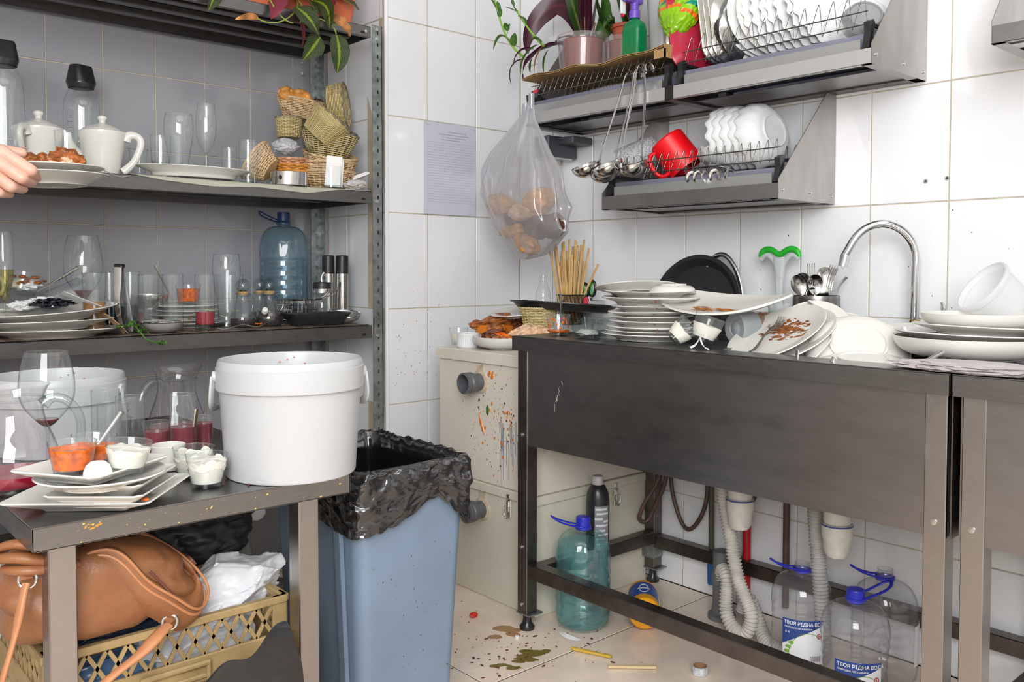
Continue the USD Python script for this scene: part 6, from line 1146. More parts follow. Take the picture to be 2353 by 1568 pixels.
# right plate stack
X0, Y0 = -.36, -1.800
rnd_plate('soup_plate', 'deep white plate at the bottom of the right stack by the sink edge', .148, .046, (X0, Y0 - .005, ZS + .002), bowl=True, foot=.5)
rnd_plate('dinner_plate', 'second white plate from the bottom of the right stack', .145, .022, (X0 + .006, Y0, ZS + .036), (1, 1, 0))
rnd_plate('dinner_plate', 'third white plate from the bottom of the right stack', .130, .020, (X0 + .020, Y0 - .015, ZS + .052), (1, 2, 0))
rnd_plate('soup_bowl', 'white bowl topping the right stack of plates', .112, .030, (X0 + .030, Y0 - .010, ZS + .066), bowl=True, foot=.7)
tw_ = part('towel', mv(blob(.075, 1.0, 2.0, .14, .30, 3.5, 6, 5), (-.585, -1.905, ZS + .008), (0, 0, 2)), pm('pale_cloth', (.46, .42, .42), .9, bump=.8, bs=300), label='damp pale cloth under the right plate stack at the sink edge', cat='cloth')
pt = thing('plastic_tub', 'translucent white plastic tub lying tilted on the right plate stack', 'tub', (-.20, -1.815, ZS + .112), TR(-52))
TUBP = glassm('milky_tub_plastic', (.86, .86, .87), (.6, .6, .62), .2, 1.45, (.82, .82, .83), .55)
part('wall', lathe([(0, -.075), (.044, -.075), (.047, -.070), (.060, .052), (.064, .053), (.066, .060), (.066, .066), (.062, .067)], 48), TUBP, pt, smooth=40); part('residue', mv(blob(.025, 1.2, .6, .5, .3, 3, 6, 3), (.0, -.025, -.045)), ORANGE, pt)
# ---------------------------------------------------------------- dish racks and dishes on the wall shelves
WIRE = pm('rack_wire', (.22, .215, .20), .3, 1.)
CLIPM = pm('rack_clip_plastic', (.018, .018, .02), .35)
DRIP = glassm('drip_tray_plastic', (.62, .63, .74), (.35, .35, .45), .1, 1.45, (.34, .34, .44), .45)
def dish_rack(label, y0, y1, zr, xf, xb, n, hgt=.085, pitch=None, rowx=(.0, .6)):
    """wire dish rack: rails along the wall, zigzag wire dividers, plastic end clips and a drip tray"""
    t = thing('dish_rack', label, 'dish rack')
    L = y0 - y1
    part('rail', [seg((x, y0, z), (x, y1, z), (.0016), 8) for x, z in ((xf, zr), (xf + .006, zr + .032), (xb, zr), (xb - .006, zr + .03), ((xf + xb) / 2, zr - .002))], WIRE, t)
    for k, f in enumerate((0.03, .62)):
        x = xf + (xb - xf) * f; pts = []
        for j in range(n * 2 + 1):
            yy = y0 - L * j / (2 * n); up = j % 2
            pts.append((x - .012 * (1 - up) * 0 + .016 * up * (1 if k == 0 else 1), yy, zr - .006 + hgt * up))
            if up: pts.insert(-1, (x + .013, yy + L / n * .10, zr - .006 + hgt * .88)); pts.append((x + .013, yy - L / n * .10, zr - .006 + hgt * .88))
        part('zigzag_wire', tube(pts, .0011, 6), WIRE, t, smooth=60)
    for y, s in ((y0, 1), (y1, -1)):
        cl = [(xf - .012, zr - .058), (xf + .014, zr - .058), (xf + .010, zr - .03), (xf + .020, zr + .004), (xf + .012, zr + .012), (xf - .006, zr + .004), (xf - .002, zr - .02)]
        part('clip', mv(ext(Polygon(cl), .016), (0, y + .008 + s * .004, 0), (90, 0, 0)), CLIPM, t, smooth=False)
        part('clip', bx(xb - .02, y - .008, zr - .06, xb, y + .008, zr + .012, .003), CLIPM, t, smooth=False)
        part('side_rail', bx(xf, y - .003 + s * .006, zr - .004, xb, y + .003 + s * .006, zr + .004), CLIPM, t, smooth=False)
    part('drip_tray', [bx(xf + .006, y1 + .006, zr - .052, xf + .009, y0 - .006, zr - .020), bx(xf + .006, y1 + .006, zr - .054, xb - .02, y0 - .006, zr - .051), bx(xb - .023, y1 + .006, zr - .052, xb - .02, y0 - .006, zr - .020), bx(xf + .006, y1 + .006, zr - .052, xb - .02, y1 + .009, zr - .02), bx(xf + .006, y0 - .009, zr - .052, xb - .02, y0 - .006, zr - .02)], DRIP, t, smooth=False)
    part('front_strip', bx(xf - .004, y1 + .012, zr - .062, xf - .001, y0 - .012, zr - .034), STEEL_S if 0 else pm('satin_aluminium', (.58, .59, .59), .38, .9) if not stage.GetPrimAtPath(LK + 'satin_aluminium') else UsdShade.Material.Get(stage, LK + 'satin_aluminium'), t, smooth=False)
    return t
dish_rack('left wire dish rack of the upper shelf, under the cardboard', -.352, -.930, 1.606, -.272, -.03, 22, .055)
dish_rack('right wire dish rack of the upper shelf holding the white plates', -.985, -1.525, 1.606, -.272, -.03, 14, .085)
dish_rack('wire dish rack of the lower shelf with closely looped wires', -.715, -1.285, 1.312, -.262, -.03, 21, .062)
# steel cutlery and bits lying in the lower drip tray
for k in range(6):
    t = thing('whisk_strip', ['curled steel strip hanging out of the lower dish rack, %s' % w for w in ('leftmost of six', 'second of six', 'third of six', 'fourth of six', 'fifth of six', 'rightmost of six')][k], 'cutlery', (-.268, -1.02 - .026 * k, 1.284), (rc.uniform(-30, 30), 0, rc.uniform(-40, 40)))
    a = np.linspace(.3, 5.6, 22); part('strip', tube(np.c_[.012 * np.cos(a), .002 * a, .014 * np.sin(a)], .0042, 8, flat=.22, up=(0, 1, 0)), STEEL_S, t, smooth=60)
for k, (y, m) in enumerate(((-1.19, pm('orange_wood', (.55, .16, .03), .35)), (-1.16, STEEL_S), (-1.22, STEEL_S))):
    t = thing('tray_cutlery', ['knife with orange handle lying in the lower drip tray', 'steel fork handle lying beside the orange knife', 'steel ring spoon at the right of the lower drip tray'][k], 'cutlery', (-.22 - .012 * k, y, 1.286), (0, 0, 86 + 5 * k)); part('handle', tube(spl([(-.06, 0, 0), (0, 0, .003), (.06, 0, .001)], 10), np.linspace(.006, .009, 10), 10, flat=.5, up=(0, 0, 1)), m, t)
for k, (y, m, w) in enumerate(((-.86, TEALP, .014), (-.935, pm('pink_plastic', (.62, .30, .30), .4), .014), (-.90, PLASTIC_W, .016))):
    t = thing('sponge', ['dark teal sponge block under the red mug', 'pink sponge block in the lower drip tray', 'white block between the sponges in the drip tray'][k], 'sponge', (-.15, y, 1.262)); part('block', bx(-.045, -w, 0, .045, w, .028, .005), m, t)
# cardboard
CARD = pm('brown_cardboard', (.36, .22, .09), .8, var=.15, vs=18, bump=.15, bs=80)
cb = thing('cardboard', 'sheet of brown corrugated cardboard lying on the left upper dish rack', 'cardboard')
def card(z): return grid(lambda U, V: (-.292 + .27 * V, -.338 - .60 * U, z + .046 * (1 - U) ** 2 * 0 + .006 * np.sin(U * 7) * (1 - V) - .010 * (1 - V) ** 3 * (U < .0) + .004 * np.sin(U * 19) * (1 - V) ** 2), 50, 14)
part('sheet', shell(card(1.664), .0022), CARD, cb, smooth=50); part('sheet', shell(card(1.6595), .0018), CARD, cb, smooth=50)
part('folded_edge', [bx(-.292, -.941, 1.630, -.06, -.937, 1.668), bx(-.292, -.941, 1.630, -.288, -.90, 1.655)], CARD, cb, smooth=False)
ZC = 1.670
# potted plants on the cardboard
PLASTIC_T = glassm('clear_tub', (.90, .87, .88), (.60, .56, .58), .12, 1.45, (.66, .60, .60), .16)
BROWNPOT = pm('brown_plastic_pot', (.26, .070, .045), .32)
DKLEAF = leaf_mat('dark_calathea_leaf', (.020, .060, .012), (.10, .22, .02), (.10, .22, .03), (.085, .014, .035))
PURPLEL = leaf_mat('purple_leaf', (.050, .010, .022), (.10, .02, .03), (.12, .03, .03), (.10, .012, .05))
GREENL = leaf_mat('plain_green_leaf', (.045, .15, .02), (.09, .24, .03), (.07, .20, .03), (.07, .17, .03))
def pot(label, loc, R, H, rim=True):
    t = thing('plant_pot', label, 'plant pot', loc)
    part('outer_tub', [lathe([(R * .90, .002), (R * .99, H * .84), (R * 1.03, H * .85), (R * 1.04, H * .96), (R * 1.0, H)], 56), rim_ring(R * 1.02, H * .98, .0016)], PLASTIC_T, t, smooth=50)
    part('inner_pot', lathe([(0, .004), (R * .74, .004), (R * .80, H * .9), (R * .76, H * .9), (R * .72, H * .7), (0, H * .7)], 48), BROWNPOT, t); part('soil', lathe([(0, H * .74), (R * .73, H * .72)], 30), UsdShade.Material.Get(stage, LK + 'soil'), t)
    return t
pot('clear tub with a brown pot inside holding the calathea on the cardboard', (-.155, -.485, ZC), .084, .128)
p2 = pot('second clear tub with brown pot behind the green spray bottle', (-.105, -.620, ZC), .060, .105)
tp = thing('plant_pot', 'small terracotta pot standing in the second clear tub', 'plant pot', (-.098, -.630, ZC + .085)); part('shell', lathe([(0, 0), (.042, 0), (.049, .048), (.054, .049), (.055, .060), (.050, .060), (.044, .03), (0, .03)], 40), pm('terracotta', (.42, .10, .045), .6), tp)
ca = thing('calathea_plant', 'calathea with upright striped green and drooping purple leaves in the left pot', 'potted plant')
P0 = np.array([-.155, -.485, ZC + .10])
for pa, w, m, rl, u in [([(0, 0, 0), (-.01, .012, .07), (-.02, .03, .14), (-.01, .045, .30)], .048, DKLEAF, 70, (1, -.3, 0)), ([(0, 0, 0), (.0, .02, .09), (-.02, .10, .15), (-.07, .17, .085), (-.085, .175, -.01)], .040, PURPLEL, 25, (-.5, -.6, .5)), ([(0, -.01, 0), (-.0, -.01, .10), (-.01, -.015, .20), (-.01, .0, .33)], .034, PURPLEL, 80, (1, 0, 0)), ([(.01, -.02, 0), (.02, -.05, .08), (.02, -.07, .20), (.01, -.06, .34)], .04, GREENL, 60, (1, .3, 0)),
        ([(.0, .03, .0), (-.03, .08, .02), (-.08, .14, -.01), (-.10, .15, -.08)], .012, DKLEAF, 0, (0, 0, 1)), ([(-.0, .03, .0), (-.05, .10, .01), (-.09, .17, -.03), (-.10, .185, -.10)], .020, PURPLEL, 0, (0, 0, 1)), ([(0, .0, .0), (-.03, .03, .03), (-.06, .06, .02), (-.07, .06, -.0)], .010, PURPLEL, 0, (0, 0, 1)), ([(.02, -.03, 0), (.03, -.07, .05), (.0, -.10, .12), (-.02, -.115, .16)], .026, GREENL, 40, (0, 0, 1)),
        ([(0, 0, 0), (.03, -.02, .12), (.04, -.05, .25), (.03, -.10, .31)], .035, PURPLEL, 50, (1, 0, 0))]:
    leaf(ca, [tuple(P0 + np.array(q)) for q in pa], w, m, cup=.16, wave=.0015, roll=rl, up0=u, n=26)
for pa in ([(0, 0, -.02), (-.006, .010, .06), (-.014, .022, .11)], [(0, .0, -.02), (0, .02, .07), (-.01, .06, .13)], [(0, -.01, -.02), (-.005, -.012, .09)], [(0, .03, -.02), (-.03, .08, .02)], [(.01, -.02, -.02), (.015, -.04, .07)]): part('stem', tube(spl([tuple(P0 + np.array(q)) for q in pa], 12), .0026, 7), pm('brown_stem', (.12, .055, .03), .5) if not stage.GetPrimAtPath(LK + 'brown_stem') else UsdShade.Material.Get(stage, LK + 'brown_stem'), ca)
dr = thing('dracaena_cutting', 'thin green bamboo-like shoots leaning left out over the shelf end', 'potted plant')
YG = pm('yellow_green_stem', (.22, .42, .04), .45)
S0 = np.array([-.30, -.345, 1.72])
st1 = [(-.290, -.345, 1.735), (-.300, -.310, 1.765), (-.315, -.262, 1.845), (-.32, -.235, 1.92), (-.325, -.205, 2.0)]
st2 = [(-.262, -.410, 1.765), (-.270, -.375, 1.80), (-.285, -.335, 1.855), (-.295, -.305, 1.90)]
for s in (st1, st2): part('stem', tube(spl(s, 26), np.linspace(.0042, .0026, 26), 9), YG, dr, smooth=70)
for a, b, c, w in [((-.305, -.300, 1.778), (-.32, -.26, 1.815), (-.325, -.225, 1.775), .009), ((-.303, -.305, 1.775), (-.31, -.315, 1.80), (-.315, -.325, 1.815), .012), ((-.310, -.280, 1.82), (-.315, -.285, 1.85), (-.32, -.305, 1.84), .010), ((-.318, -.25, 1.88), (-.325, -.255, 1.895), (-.325, -.245, 1.935), .010), ((-.318, -.24, 1.90), (-.32, -.225, 1.925), (-.33, -.20, 1.965), .010), ((-.283, -.345, 1.84), (-.29, -.335, 1.865), (-.295, -.315, 1.875), .012), ((-.292, -.315, 1.89), (-.30, -.30, 1.91), (-.305, -.305, 1.94), .007), ((-.292, -.312, 1.89), (-.30, -.285, 1.905), (-.305, -.265, 1.915), .007), ((-.265, -.40, 1.765), (-.275, -.385, 1.79), (-.285, -.37, 1.785), .014)]:
    leaf(dr, [a, b, c], w, GREENL, cup=.5, n=14)
for pa, w, m in [([(-.285, -.405, 1.765), (-.315, -.385, 1.735), (-.330, -.372, 1.665)], .016, GREENL), ([(-.27, -.37, 1.76), (-.31, -.345, 1.75), (-.325, -.33, 1.70)], .014, PURPLEL), ([(-.29, -.36, 1.725), (-.32, -.335, 1.715), (-.335, -.33, 1.64)], .010, PURPLEL), ([(-.27, -.42, 1.765), (-.295, -.41, 1.72), (-.30, -.405, 1.665)], .011, DRY), ([(-.26, -.43, 1.75), (-.285, -.435, 1.70), (-.29, -.44, 1.67)], .009, DKLEAF)]: leaf(dr, pa, w, m, cup=.35, n=16, up0=(-.5, .3, .6))
gp = thing('leafy_plant', 'green narrow-leaved plant growing from the small terracotta pot', 'potted plant')
G0 = np.array([-.098, -.630, ZC + .12])
for k in range(13):
    a = rc.uniform(0, 6.28); o = np.array([math.cos(a), math.sin(a), 0]); e = rc.uniform(.02, .07)
    leaf(gp, [tuple(G0), tuple(G0 + o * e * .4 + [0, 0, .09]), tuple(G0 + o * e * 1.1 + [-.01, 0, rc.uniform(.17, .26)])], rc.uniform(.006, .011), GREENL if k % 3 else DKLEAF, cup=.4, n=16, up0=(o[0], o[1], .2))
for pa, w in [([(-.11, -.60, 1.79), (-.16, -.585, 1.84), (-.19, -.575, 1.93)], .030), ([(-.11, -.61, 1.79), (-.16, -.605, 1.83), (-.18, -.60, 1.80)], .014), ([(-.10, -.66, 1.79), (-.15, -.67, 1.85), (-.17, -.665, 1.94)], .024)]: leaf(gp, pa, w, DKLEAF, cup=.2, roll=40, n=20, up0=(-1, 0, .2))
# spray bottle
GREENB = glassm('green_bottle', (.05, .62, .26), (.0, .18, .07), .06, 1.5, (.0, .34, .12), .45)
sb_ = thing('spray_bottle', 'green spray bottle with violet pump at the end of the cardboard', 'spray bottle', (-.205, -.752, ZC - .002))
part('body', [loft([ring(.025, .034, .014, 0), ring(.026, .035, .014, .01), ring(.026, .035, .015, .085), ring(.023, .031, .015, .108), ring(.013, .016, .012, .120), ring(.012, .012, .0118, .128)]), ext(Polygon(rrect(.025, .034, .014)), .002)], GREENB, sb_, smooth=50); part('pump', [lathe([(.016, .124), (.017, .126), (.017, .146), (.015, .148), (.012, .15), (.012, .19), (0, .19)], 28), bx(-.05, -.012, .17, .03, .012, .20, .005)], pm('violet_pump', (.16, .08, .50), .35), sb_); part('trigger', mv(bx(-.004, -.006, -.045, .004, .006, .0, .002), (-.026, .018, .172), (0, 12, 0)), REDP, sb_); part('nozzle', bx(-.046, .010, .135, -.028, .020, .195, .002), PURE_CER, sb_)
# tall white container, green foil bag
wc = thing('white_canister', 'tall white plastic canister behind the colourful bag', 'canister', (-.115, -.790, ZC - .004)); part('body', lathe([(0, 0), (.036, 0), (.038, .003), (.054, .26), (.056, .262), (.05, .262), (.035, .006), (0, .006)], 44), PLASTIC_W, wc)
fb = thing('snack_bag', 'crumpled white, green and orange plastic bag stuffed between canister and red tray', 'bag', (-.205, -.925, 1.775), (0, 24, 10))
FBM = usdkit.material(stage, LK + 'printed_bag', {'g': ('texture_coordinate', {}), 'v': ('voronoi_texture', {'scale': 13.}), 's': ('separate_xyz', {}), 'a': ('math', {'math_type': 'multiply_add', 'value2': 4.5, 'value3': .56}), 'sp': ('separate_color', {}), 'ad': ('math', {'math_type': 'multiply_add', 'value2': .42}), 'su': ('math', {'math_type': 'subtract', 'value2': .21}),
    'r': ('rgb_ramp', {'interpolate': False, 'ramp': [(0, (.20, .42, .005)), (.38, (.24, .50, .008)), (.48, (.74, .16, .01)), (.53, (.24, .52, .01)), (.60, (.0, .22, .15)), (.66, (.03, .42, .10)), (.72, (.76, .79, .76)), (.95, (.80, .82, .80))]}), 'b': ('bump', {'strength': .6, 'distance': .004}), 'n': ('noise_texture', {'scale': 16., 'detail': 3.}), 'p': ('principled_bsdf', {'roughness': .22})},
    [('g.object', 'v.vector'), ('g.object', 's.vector'), ('s.z', 'a.value1'), ('v.color', 'sp.color'), ('sp.r', 'ad.value1'), ('a.result' if 0 else 'a.value', 'ad.value3'), ('ad.value', 'su.value1'), ('su.value', 'r.fac'), ('r.color', 'p.base_color'), ('g.object', 'n.vector'), ('n.fac', 'b.height'), ('b.normal', 'p.normal')], surface='p.BSDF')
bg = crumple(.085, .55, .85, 1.15, 33, 5, .22); bg.vertices[:, 1] *= 1 + .5 * np.clip(bg.vertices[:, 2] / .1, -1, 1); part('body', bg, FBM, fb, smooth=60)
# trays, boards and plates standing in the right rack; leaning towards the left end
RZ = 1.604
def upright(name, label, cat, y, R, h, lean, rz, m, x=-.150, builder=None, group=None, parts='dish', sy=1.0, scallop=0):
    r_, le = math.radians(rz), math.radians(lean); bt_ = np.array([-math.sin(r_), -math.cos(r_), 0]) * math.cos(le) + np.array([0, 0, math.sin(le)]); n = -bt_   # the underside faces the room
    up = np.array([0, 0, 1.]) - n * n[2]; up /= np.linalg.norm(up); xx = np.cross(up, n)
    Rm = np.stack([xx, up, n], 1)
    t = thing(name, label, cat, tuple(np.array([x, y, RZ + .004]) + up * R * sy), Rm, group=group)
    if builder: builder(t)
    else:
        d = lathe(plate_prof(R, h, .58), 96, sy=sy)
        if scallop:
            v = d.vertices; r = np.hypot(v[:, 0], v[:, 1]); th = np.arctan2(v[:, 1], v[:, 0]); f = np.clip((r / R - .6) / .4, 0, 1); v[:, :2] *= (1 + .022 * f * np.cos(th * scallop))[:, None]; v[:, 2] += .003 * f * np.cos(th * scallop); d.vertices = v
        part(parts, d, m, t, smooth=50)
    return t
RED2 = pm('dark_red_plastic', (.42, .018, .045), .3)
def redtray(t): part('tray', loft([ring(.115, .150, .03, 0), ring(.128, .163, .035, .016), ring(.132, .167, .036, .018), ring(.132, .167, .036, .021), ring(.124, .159, .034, .019), ring(.112, .147, .03, .004), ring(.001, .001, .0005, .004)]), RED2, t, smooth=45)
upright('red_tray', 'dark red plastic tray standing in the upper rack beside the colourful bag', 'tray', -1.015, .167, 0, 12, 22, RED2, builder=redtray)
def steeltray(w, h, r):
    def f(t): part('tray', loft([ring(w * .86, h * .86, r * .8, 0), ring(w * .96, h * .96, r, .012), ring(w, h, r, .013), ring(w, h, r, .0145), ring(w * .95, h * .95, r, .0135), ring(w * .85, h * .85, r * .8, .0015), ring(.001, .001, .0005, .0015)]), STEEL_S, t, smooth=45)
    return f
for k in range(3): upright('steel_tray', ['left steel serving tray standing in the upper rack', 'middle steel serving tray standing in the upper rack', 'right steel serving tray standing in the upper rack'][k], 'tray', -1.065 - .017 * k, .120, 0, 10, 18, STEEL_S, builder=steeltray(.085, .12, .05))
upright('steel_plate', 'round steel dish standing behind the steel trays', 'dish', -1.128, .115, .02, 6, 16, STEEL_S, parts='dish')
upright('steel_plate', 'small steel dish leaning before the round steel dish', 'dish', -1.135, .075, .018, 2, 12, STEEL_S, x=-.19)
upright('steel_plate', 'round steel lid standing at the left end of the right rack', 'dish', -.975, .075, .02, 12, 20, STEEL_S, x=-.20)
ys = [-1.165, -1.192, -1.206, -1.235, -1.258, -1.283, -1.308, -1.332, -1.356, -1.380, -1.402]
nm = ['first', 'second', 'third', 'fourth', 'fifth', 'sixth', 'seventh', 'eighth', 'ninth', 'tenth', 'eleventh']
GILT = pm('gilt_rim', (.40, .20, .05), .3, .8)
for k, y in enumerate(ys):
    t = upright('rack_plate', ('plain' if k in (1, 2, 3) else 'scalloped') + ' white plate, ' + nm[k] + ' from the left in the upper rack', 'plate', y, .122 if k not in (1,) else .115, .022, 14 + 3 * math.sin(k * 1.9), 26 + 3 * math.cos(k), PURE_CER if k != 3 else WHITE_CER, group='white plates standing in the upper rack', scallop=0 if k in (1, 2, 3) else 22)
    if k == 2: part('gilt_edge', mv(tube(np.c_[.1175 * np.cos(np.linspace(0, 2 * PI, 60)), .1175 * np.sin(np.linspace(0, 2 * PI, 60)), np.full(60, .0195)], .0012, 6, caps=False)), GILT, t)
upright('rack_bowl', 'white bowl leaning at the right end of the upper rack', 'bowl', -1.455, .090, .03, 32, 48, PURE_CER, builder=lambda t: part('dish', mv(lathe(bowl_prof(.095, .045, .55), 64), (0, 0, .0)), PURE_CER, t, smooth=50), x=-.155)
upright('grey_cup_base', 'grey plastic dish base seen before the leaning white bowl', 'dish', -1.505, .050, .02, 30, 50, None, builder=lambda t: part('dish', mv(lathe([(0, .004), (.036, .004), (.038, 0), (.041, 0), (.052, .020), (.050, .022), (0, .02)], 48), (0, 0, 0)), pm('grey_melamine', (.28, .285, .295), .35), t), x=-.225)
# ---- lower shelf: mug, cups, bowls
RZ = 1.312
REDM = pm('bright_red_plastic', (.80, .004, .010), .30)
mgm = thing('red_mug', 'bright red plastic mug lying tilted in the lower dish rack', 'mug', (-.165, -.885, 1.372), trimesh.transformations.euler_matrix(math.radians(18), math.radians(148), math.radians(-28), 'sxyz')[:3, :3])
part('body', lathe([(0, -.055), (.050, -.055), (.054, -.050), (.0575, .050), (.059, .0515), (.0605, .0515), (.0605, .056), (.056, .056), (.051, -.045), (0, -.048)], 48), REDM, mgm); part('handle', tube(spl([(.055, 0, .036), (.083, 0, .030), (.088, 0, -.005), (.075, 0, -.034), (.052, 0, -.036)], 22), .0065, 10, flat=1.0), REDM, mgm, smooth=70)
def bowlup(label, y, R, h, lean, rz, x=-.145, group='white bowls in the lower rack', scal=14): 
    def b(t):
        d = lathe(bowl_prof(R, h, .48), 112); v = d.vertices; r = np.hypot(v[:, 0], v[:, 1]); th = np.arctan2(v[:, 1], v[:, 0]); f = np.clip((r / R - .75) / .25, 0, 1); v[:, :2] *= (1 + .018 * f * np.cos(th * scal))[:, None]; v[:, 2] += .004 * f * np.cos(th * scal); d.vertices = v
        part('dish', d, PURE_CER, t, smooth=60)
    return upright('rack_bowl', label, 'bowl', y, R, h, lean, rz, PURE_CER, x=x, builder=b, group=group)
for k, (y, R, h) in enumerate(((-1.110, .094, .040), (-1.132, .094, .040), (-1.156, .093, .040), (-1.182, .090, .042), (-1.225, .094, .060))):
    bowlup(['leftmost scalloped white bowl standing in the lower rack', 'second scalloped white bowl standing in the lower rack', 'third scalloped white bowl standing in the lower rack', 'fourth scalloped white bowl standing in the lower rack', 'deep scalloped white bowl at the right end of the lower rack'][k], y, R, h, 12, 6)
fb_ = thing('glass_bowl', 'translucent scalloped bowl lying flat in the middle of the lower rack', 'bowl', (-.155, -1.035, 1.318), (10, 8, 0)); d = lathe(bowl_prof(.075, .045, .5), 96); v = d.vertices; r = np.hypot(v[:, 0], v[:, 1]); th = np.arctan2(v[:, 1], v[:, 0]); v[:, 2] += .003 * np.clip((r / .075 - .7) / .3, 0, 1) * np.cos(th * 16); d.vertices = v; part('dish', d, glassm('opal_bowl', (.82, .84, .85), (.6, .62, .64), .08, 1.5, (.76, .77, .78), .6), fb_, smooth=60)
VEIL = usdkit.material(stage, LK + 'grey_mesh_veil', {'g': ('texture_coordinate', {}), 'v': ('voronoi_texture', {'scale': 210.}), 'r': ('rgb_ramp', {'ramp': [(0, (0, 0, 0)), (.32, (0, 0, 0)), (.45, (1, 1, 1)), (1, (1, 1, 1))]}), 'd': ('principled_bsdf', {'base_color': (.55, .55, .58), 'roughness': .5}), 'e': ('principled_bsdf', {'base_color': (.24, .24, .26), 'roughness': .6}), 'x': ('mix_closure', {})}, [('g.object', 'v.vector'), ('v.distance', 'r.fac'), ('r.color', 'x.fac'), ('e.BSDF', 'x.closure1'), ('d.BSDF', 'x.closure2')], surface='x.closure')
gm_ = thing('mesh_sleeve', 'grey perforated plastic cylinder lying at the left end of the lower rack', 'sleeve', (-.120, -.690, 1.385), (0, 0, 0)); part('sleeve_body', mv(shell(lathe([(.046, -.06), (.048, 0), (.046, .06), (.040, .074), (.018, .082)], 48), .002), (0, 0, 0), (70, 0, 30)), VEIL, gm_, smooth=60)
gm_ = thing('mesh_sleeve', 'smaller pale perforated cylinder left of the grey one', 'sleeve', (-.150, -.640, 1.350), (0, 0, 0)); part('sleeve_body', mv(shell(lathe([(.028, -.05), (.030, 0), (.030, .05), (.026, .052)], 40), .002), (0, 0, 0), (80, 0, 20)), VEIL, gm_, smooth=60)
# ---- ladles hanging from the upper rack
def ladle(label, top, bot, R, face, w=.0085):
    t = thing('ladle', label, 'ladle'); top, bot = np.array(top), np.array(bot); d = bot - top
    hook = [top + np.array([.034, 0, -.012]), top + np.array([.032, 0, .006]), top + np.array([.016, 0, .016]), top + np.array([.002, 0, .004])]
    path = spl(hook + [top + d * .12, top + d * .5, top + d * .97], 40)
    part('handle', tube(path, np.interp(np.linspace(0, 1, 40), [0, .2, .5, .75, 1], [w * .7, w * .75, w, w * .7, w * .65]), 10, flat=.26, up=(-1, 0, 0) if 0 else (1, .2, 0)), STEEL_S, t, smooth=60)
    n = np.array(face, float); n /= np.linalg.norm(n); x = np.cross([0, 0, 1.], n); x /= np.linalg.norm(x); y = np.cross(n, x); c = bot + np.array([-.012, R * .55, -.012]) * np.array([1, 1, 1])
    bw = lathe([(R * math.sin(a), R * .80 * (1 - math.cos(a))) for a in np.linspace(0, PI / 2, 12)] + [(R * 1.03, R * .82), (R * 1.0, R * .84), (R * .97, R * .81)] + [(R * .97 * math.sin(a), R * .80 * (1 - .96 * math.cos(a))) for a in np.linspace(PI / 2, 0, 12)], 40)
    part('bowl', mv(bw, tuple(bot + np.array([-.02, .0, -R * .55]) + (n - [0, 0, 1]) * R * .5), np.stack([x, y, n], 1)), STEEL_S, t, smooth=50)
    return t
ladle('ladle hanging furthest left from the upper dish rack', (-.300, -.800, 1.598), (-.318, -.705, 1.332), .046, (-.40, .10, 1))
ladle('second ladle from the left, its bowl lowest of the four', (-.296, -.832, 1.606), (-.290, -.745, 1.312), .043, (-.30, .10, 1))
ladle('third ladle with the bright bowl in front of the others', (-.305, -.850, 1.612), (-.325, -.800, 1.326), .046, (-.45, .12, 1))
ladle('ladle hanging furthest right from the upper dish rack', (-.298, -.872, 1.612), (-.300, -.868, 1.322), .043, (-.30, .15, 1))
# ---- electrical box and cable under the shelf, hook
eb = thing('socket_box', 'dark grey electrical box mounted under the left end of the upper shelf', 'socket box'); part('housing', [bx(-.165, -.330, 1.420, -.02, -.255, 1.492, .004), bx(-.12, -.405, 1.462, -.02, -.330, 1.486, .003)], pm('dark_grey_plastic', (.06, .065, .075), .45), eb, smooth=False); part('socket_plate', bx(-.155, -.322, 1.414, -.04, -.262, 1.420), PLASTIC_W, eb, smooth=False); part('cable', tube(spl([(-.14, -.32, 1.415), (-.12, -.33, 1.400), (-.08, -.31, 1.398), (-.05, -.28, 1.412)], 16), .0035, 8), pm('cream_cable', (.55, .48, .36), .5), eb)
jc = thing('plastic_jug', 'milky plastic jug behind the left end of the upper shelf', 'jug', (-.060, -.262, 1.535), (0, 0, 0)); part('wall_bracket', bx(-.055, -.06, -.006, .0585, .06, 0, .001), STEEL_D, jc, smooth=False); part('body', loft([ring(.045, .055, .02, 0), ring(.05, .06, .025, .02), ring(.05, .06, .025, .26), ring(.03, .035, .02, .32)]), glassm('milky_jug', (.80, .82, .83), (.6, .62, .64), .2, 1.45, (.74, .76, .78), .6), jc, smooth=50)
lt = thing('gas_lighter', 'small black and red lighter at the left end of the left dish rack', 'lighter', (-.270, -.372, 1.590), (0, 30, 0)); part('body', bx(-.012, -.022, 0, .012, .022, .036, .003), BLACK_P, lt); part('label_patch', bx(-.0126, -.016, .02, -.0118, .010, .034), REDP, lt)
# ---- paper sheet on the pillar wall
ps_ = thing('paper_sheet', 'printed paper sheet in a plastic sleeve taped to the tiled pillar wall', 'paper sheet', (0, 0, 0))
part('sheet', bx(-.4560, -.0050, 1.2225, -.2245, -.0036, 1.5470), pm('paper', (.78, .78, .83), .7), ps_, smooth=False)
INK = pm('grey_ink', (.45, .45, .49), .8); INK2 = pm('pale_ink', (.58, .58, .66), .8)
rows = []; heads = []
for k in range(24):
    z = 1.478 - k * .0092; x = -.444
    while x < -.238:
        w = rc.uniform(.008, .034); 
        rows.append(bx(x, -.00525, z - .0013, min(x + w, -.236), -.0050, z + .0013)); x += w + .003
for (x0, x1, z) in ((-.35, -.27, 1.518), (-.395, -.255, 1.508), (-.36, -.27, 1.498), (-.38, -.30, 1.489), (-.445, -.425, 1.536)): heads.append(bx(x0, -.00525, z - .0018, x1, -.0050, z + .0018))
part('text_lines', rows, INK2, ps_, smooth=False, kind='stuff'); part('heading', heads, INK, ps_, smooth=False, kind='stuff')
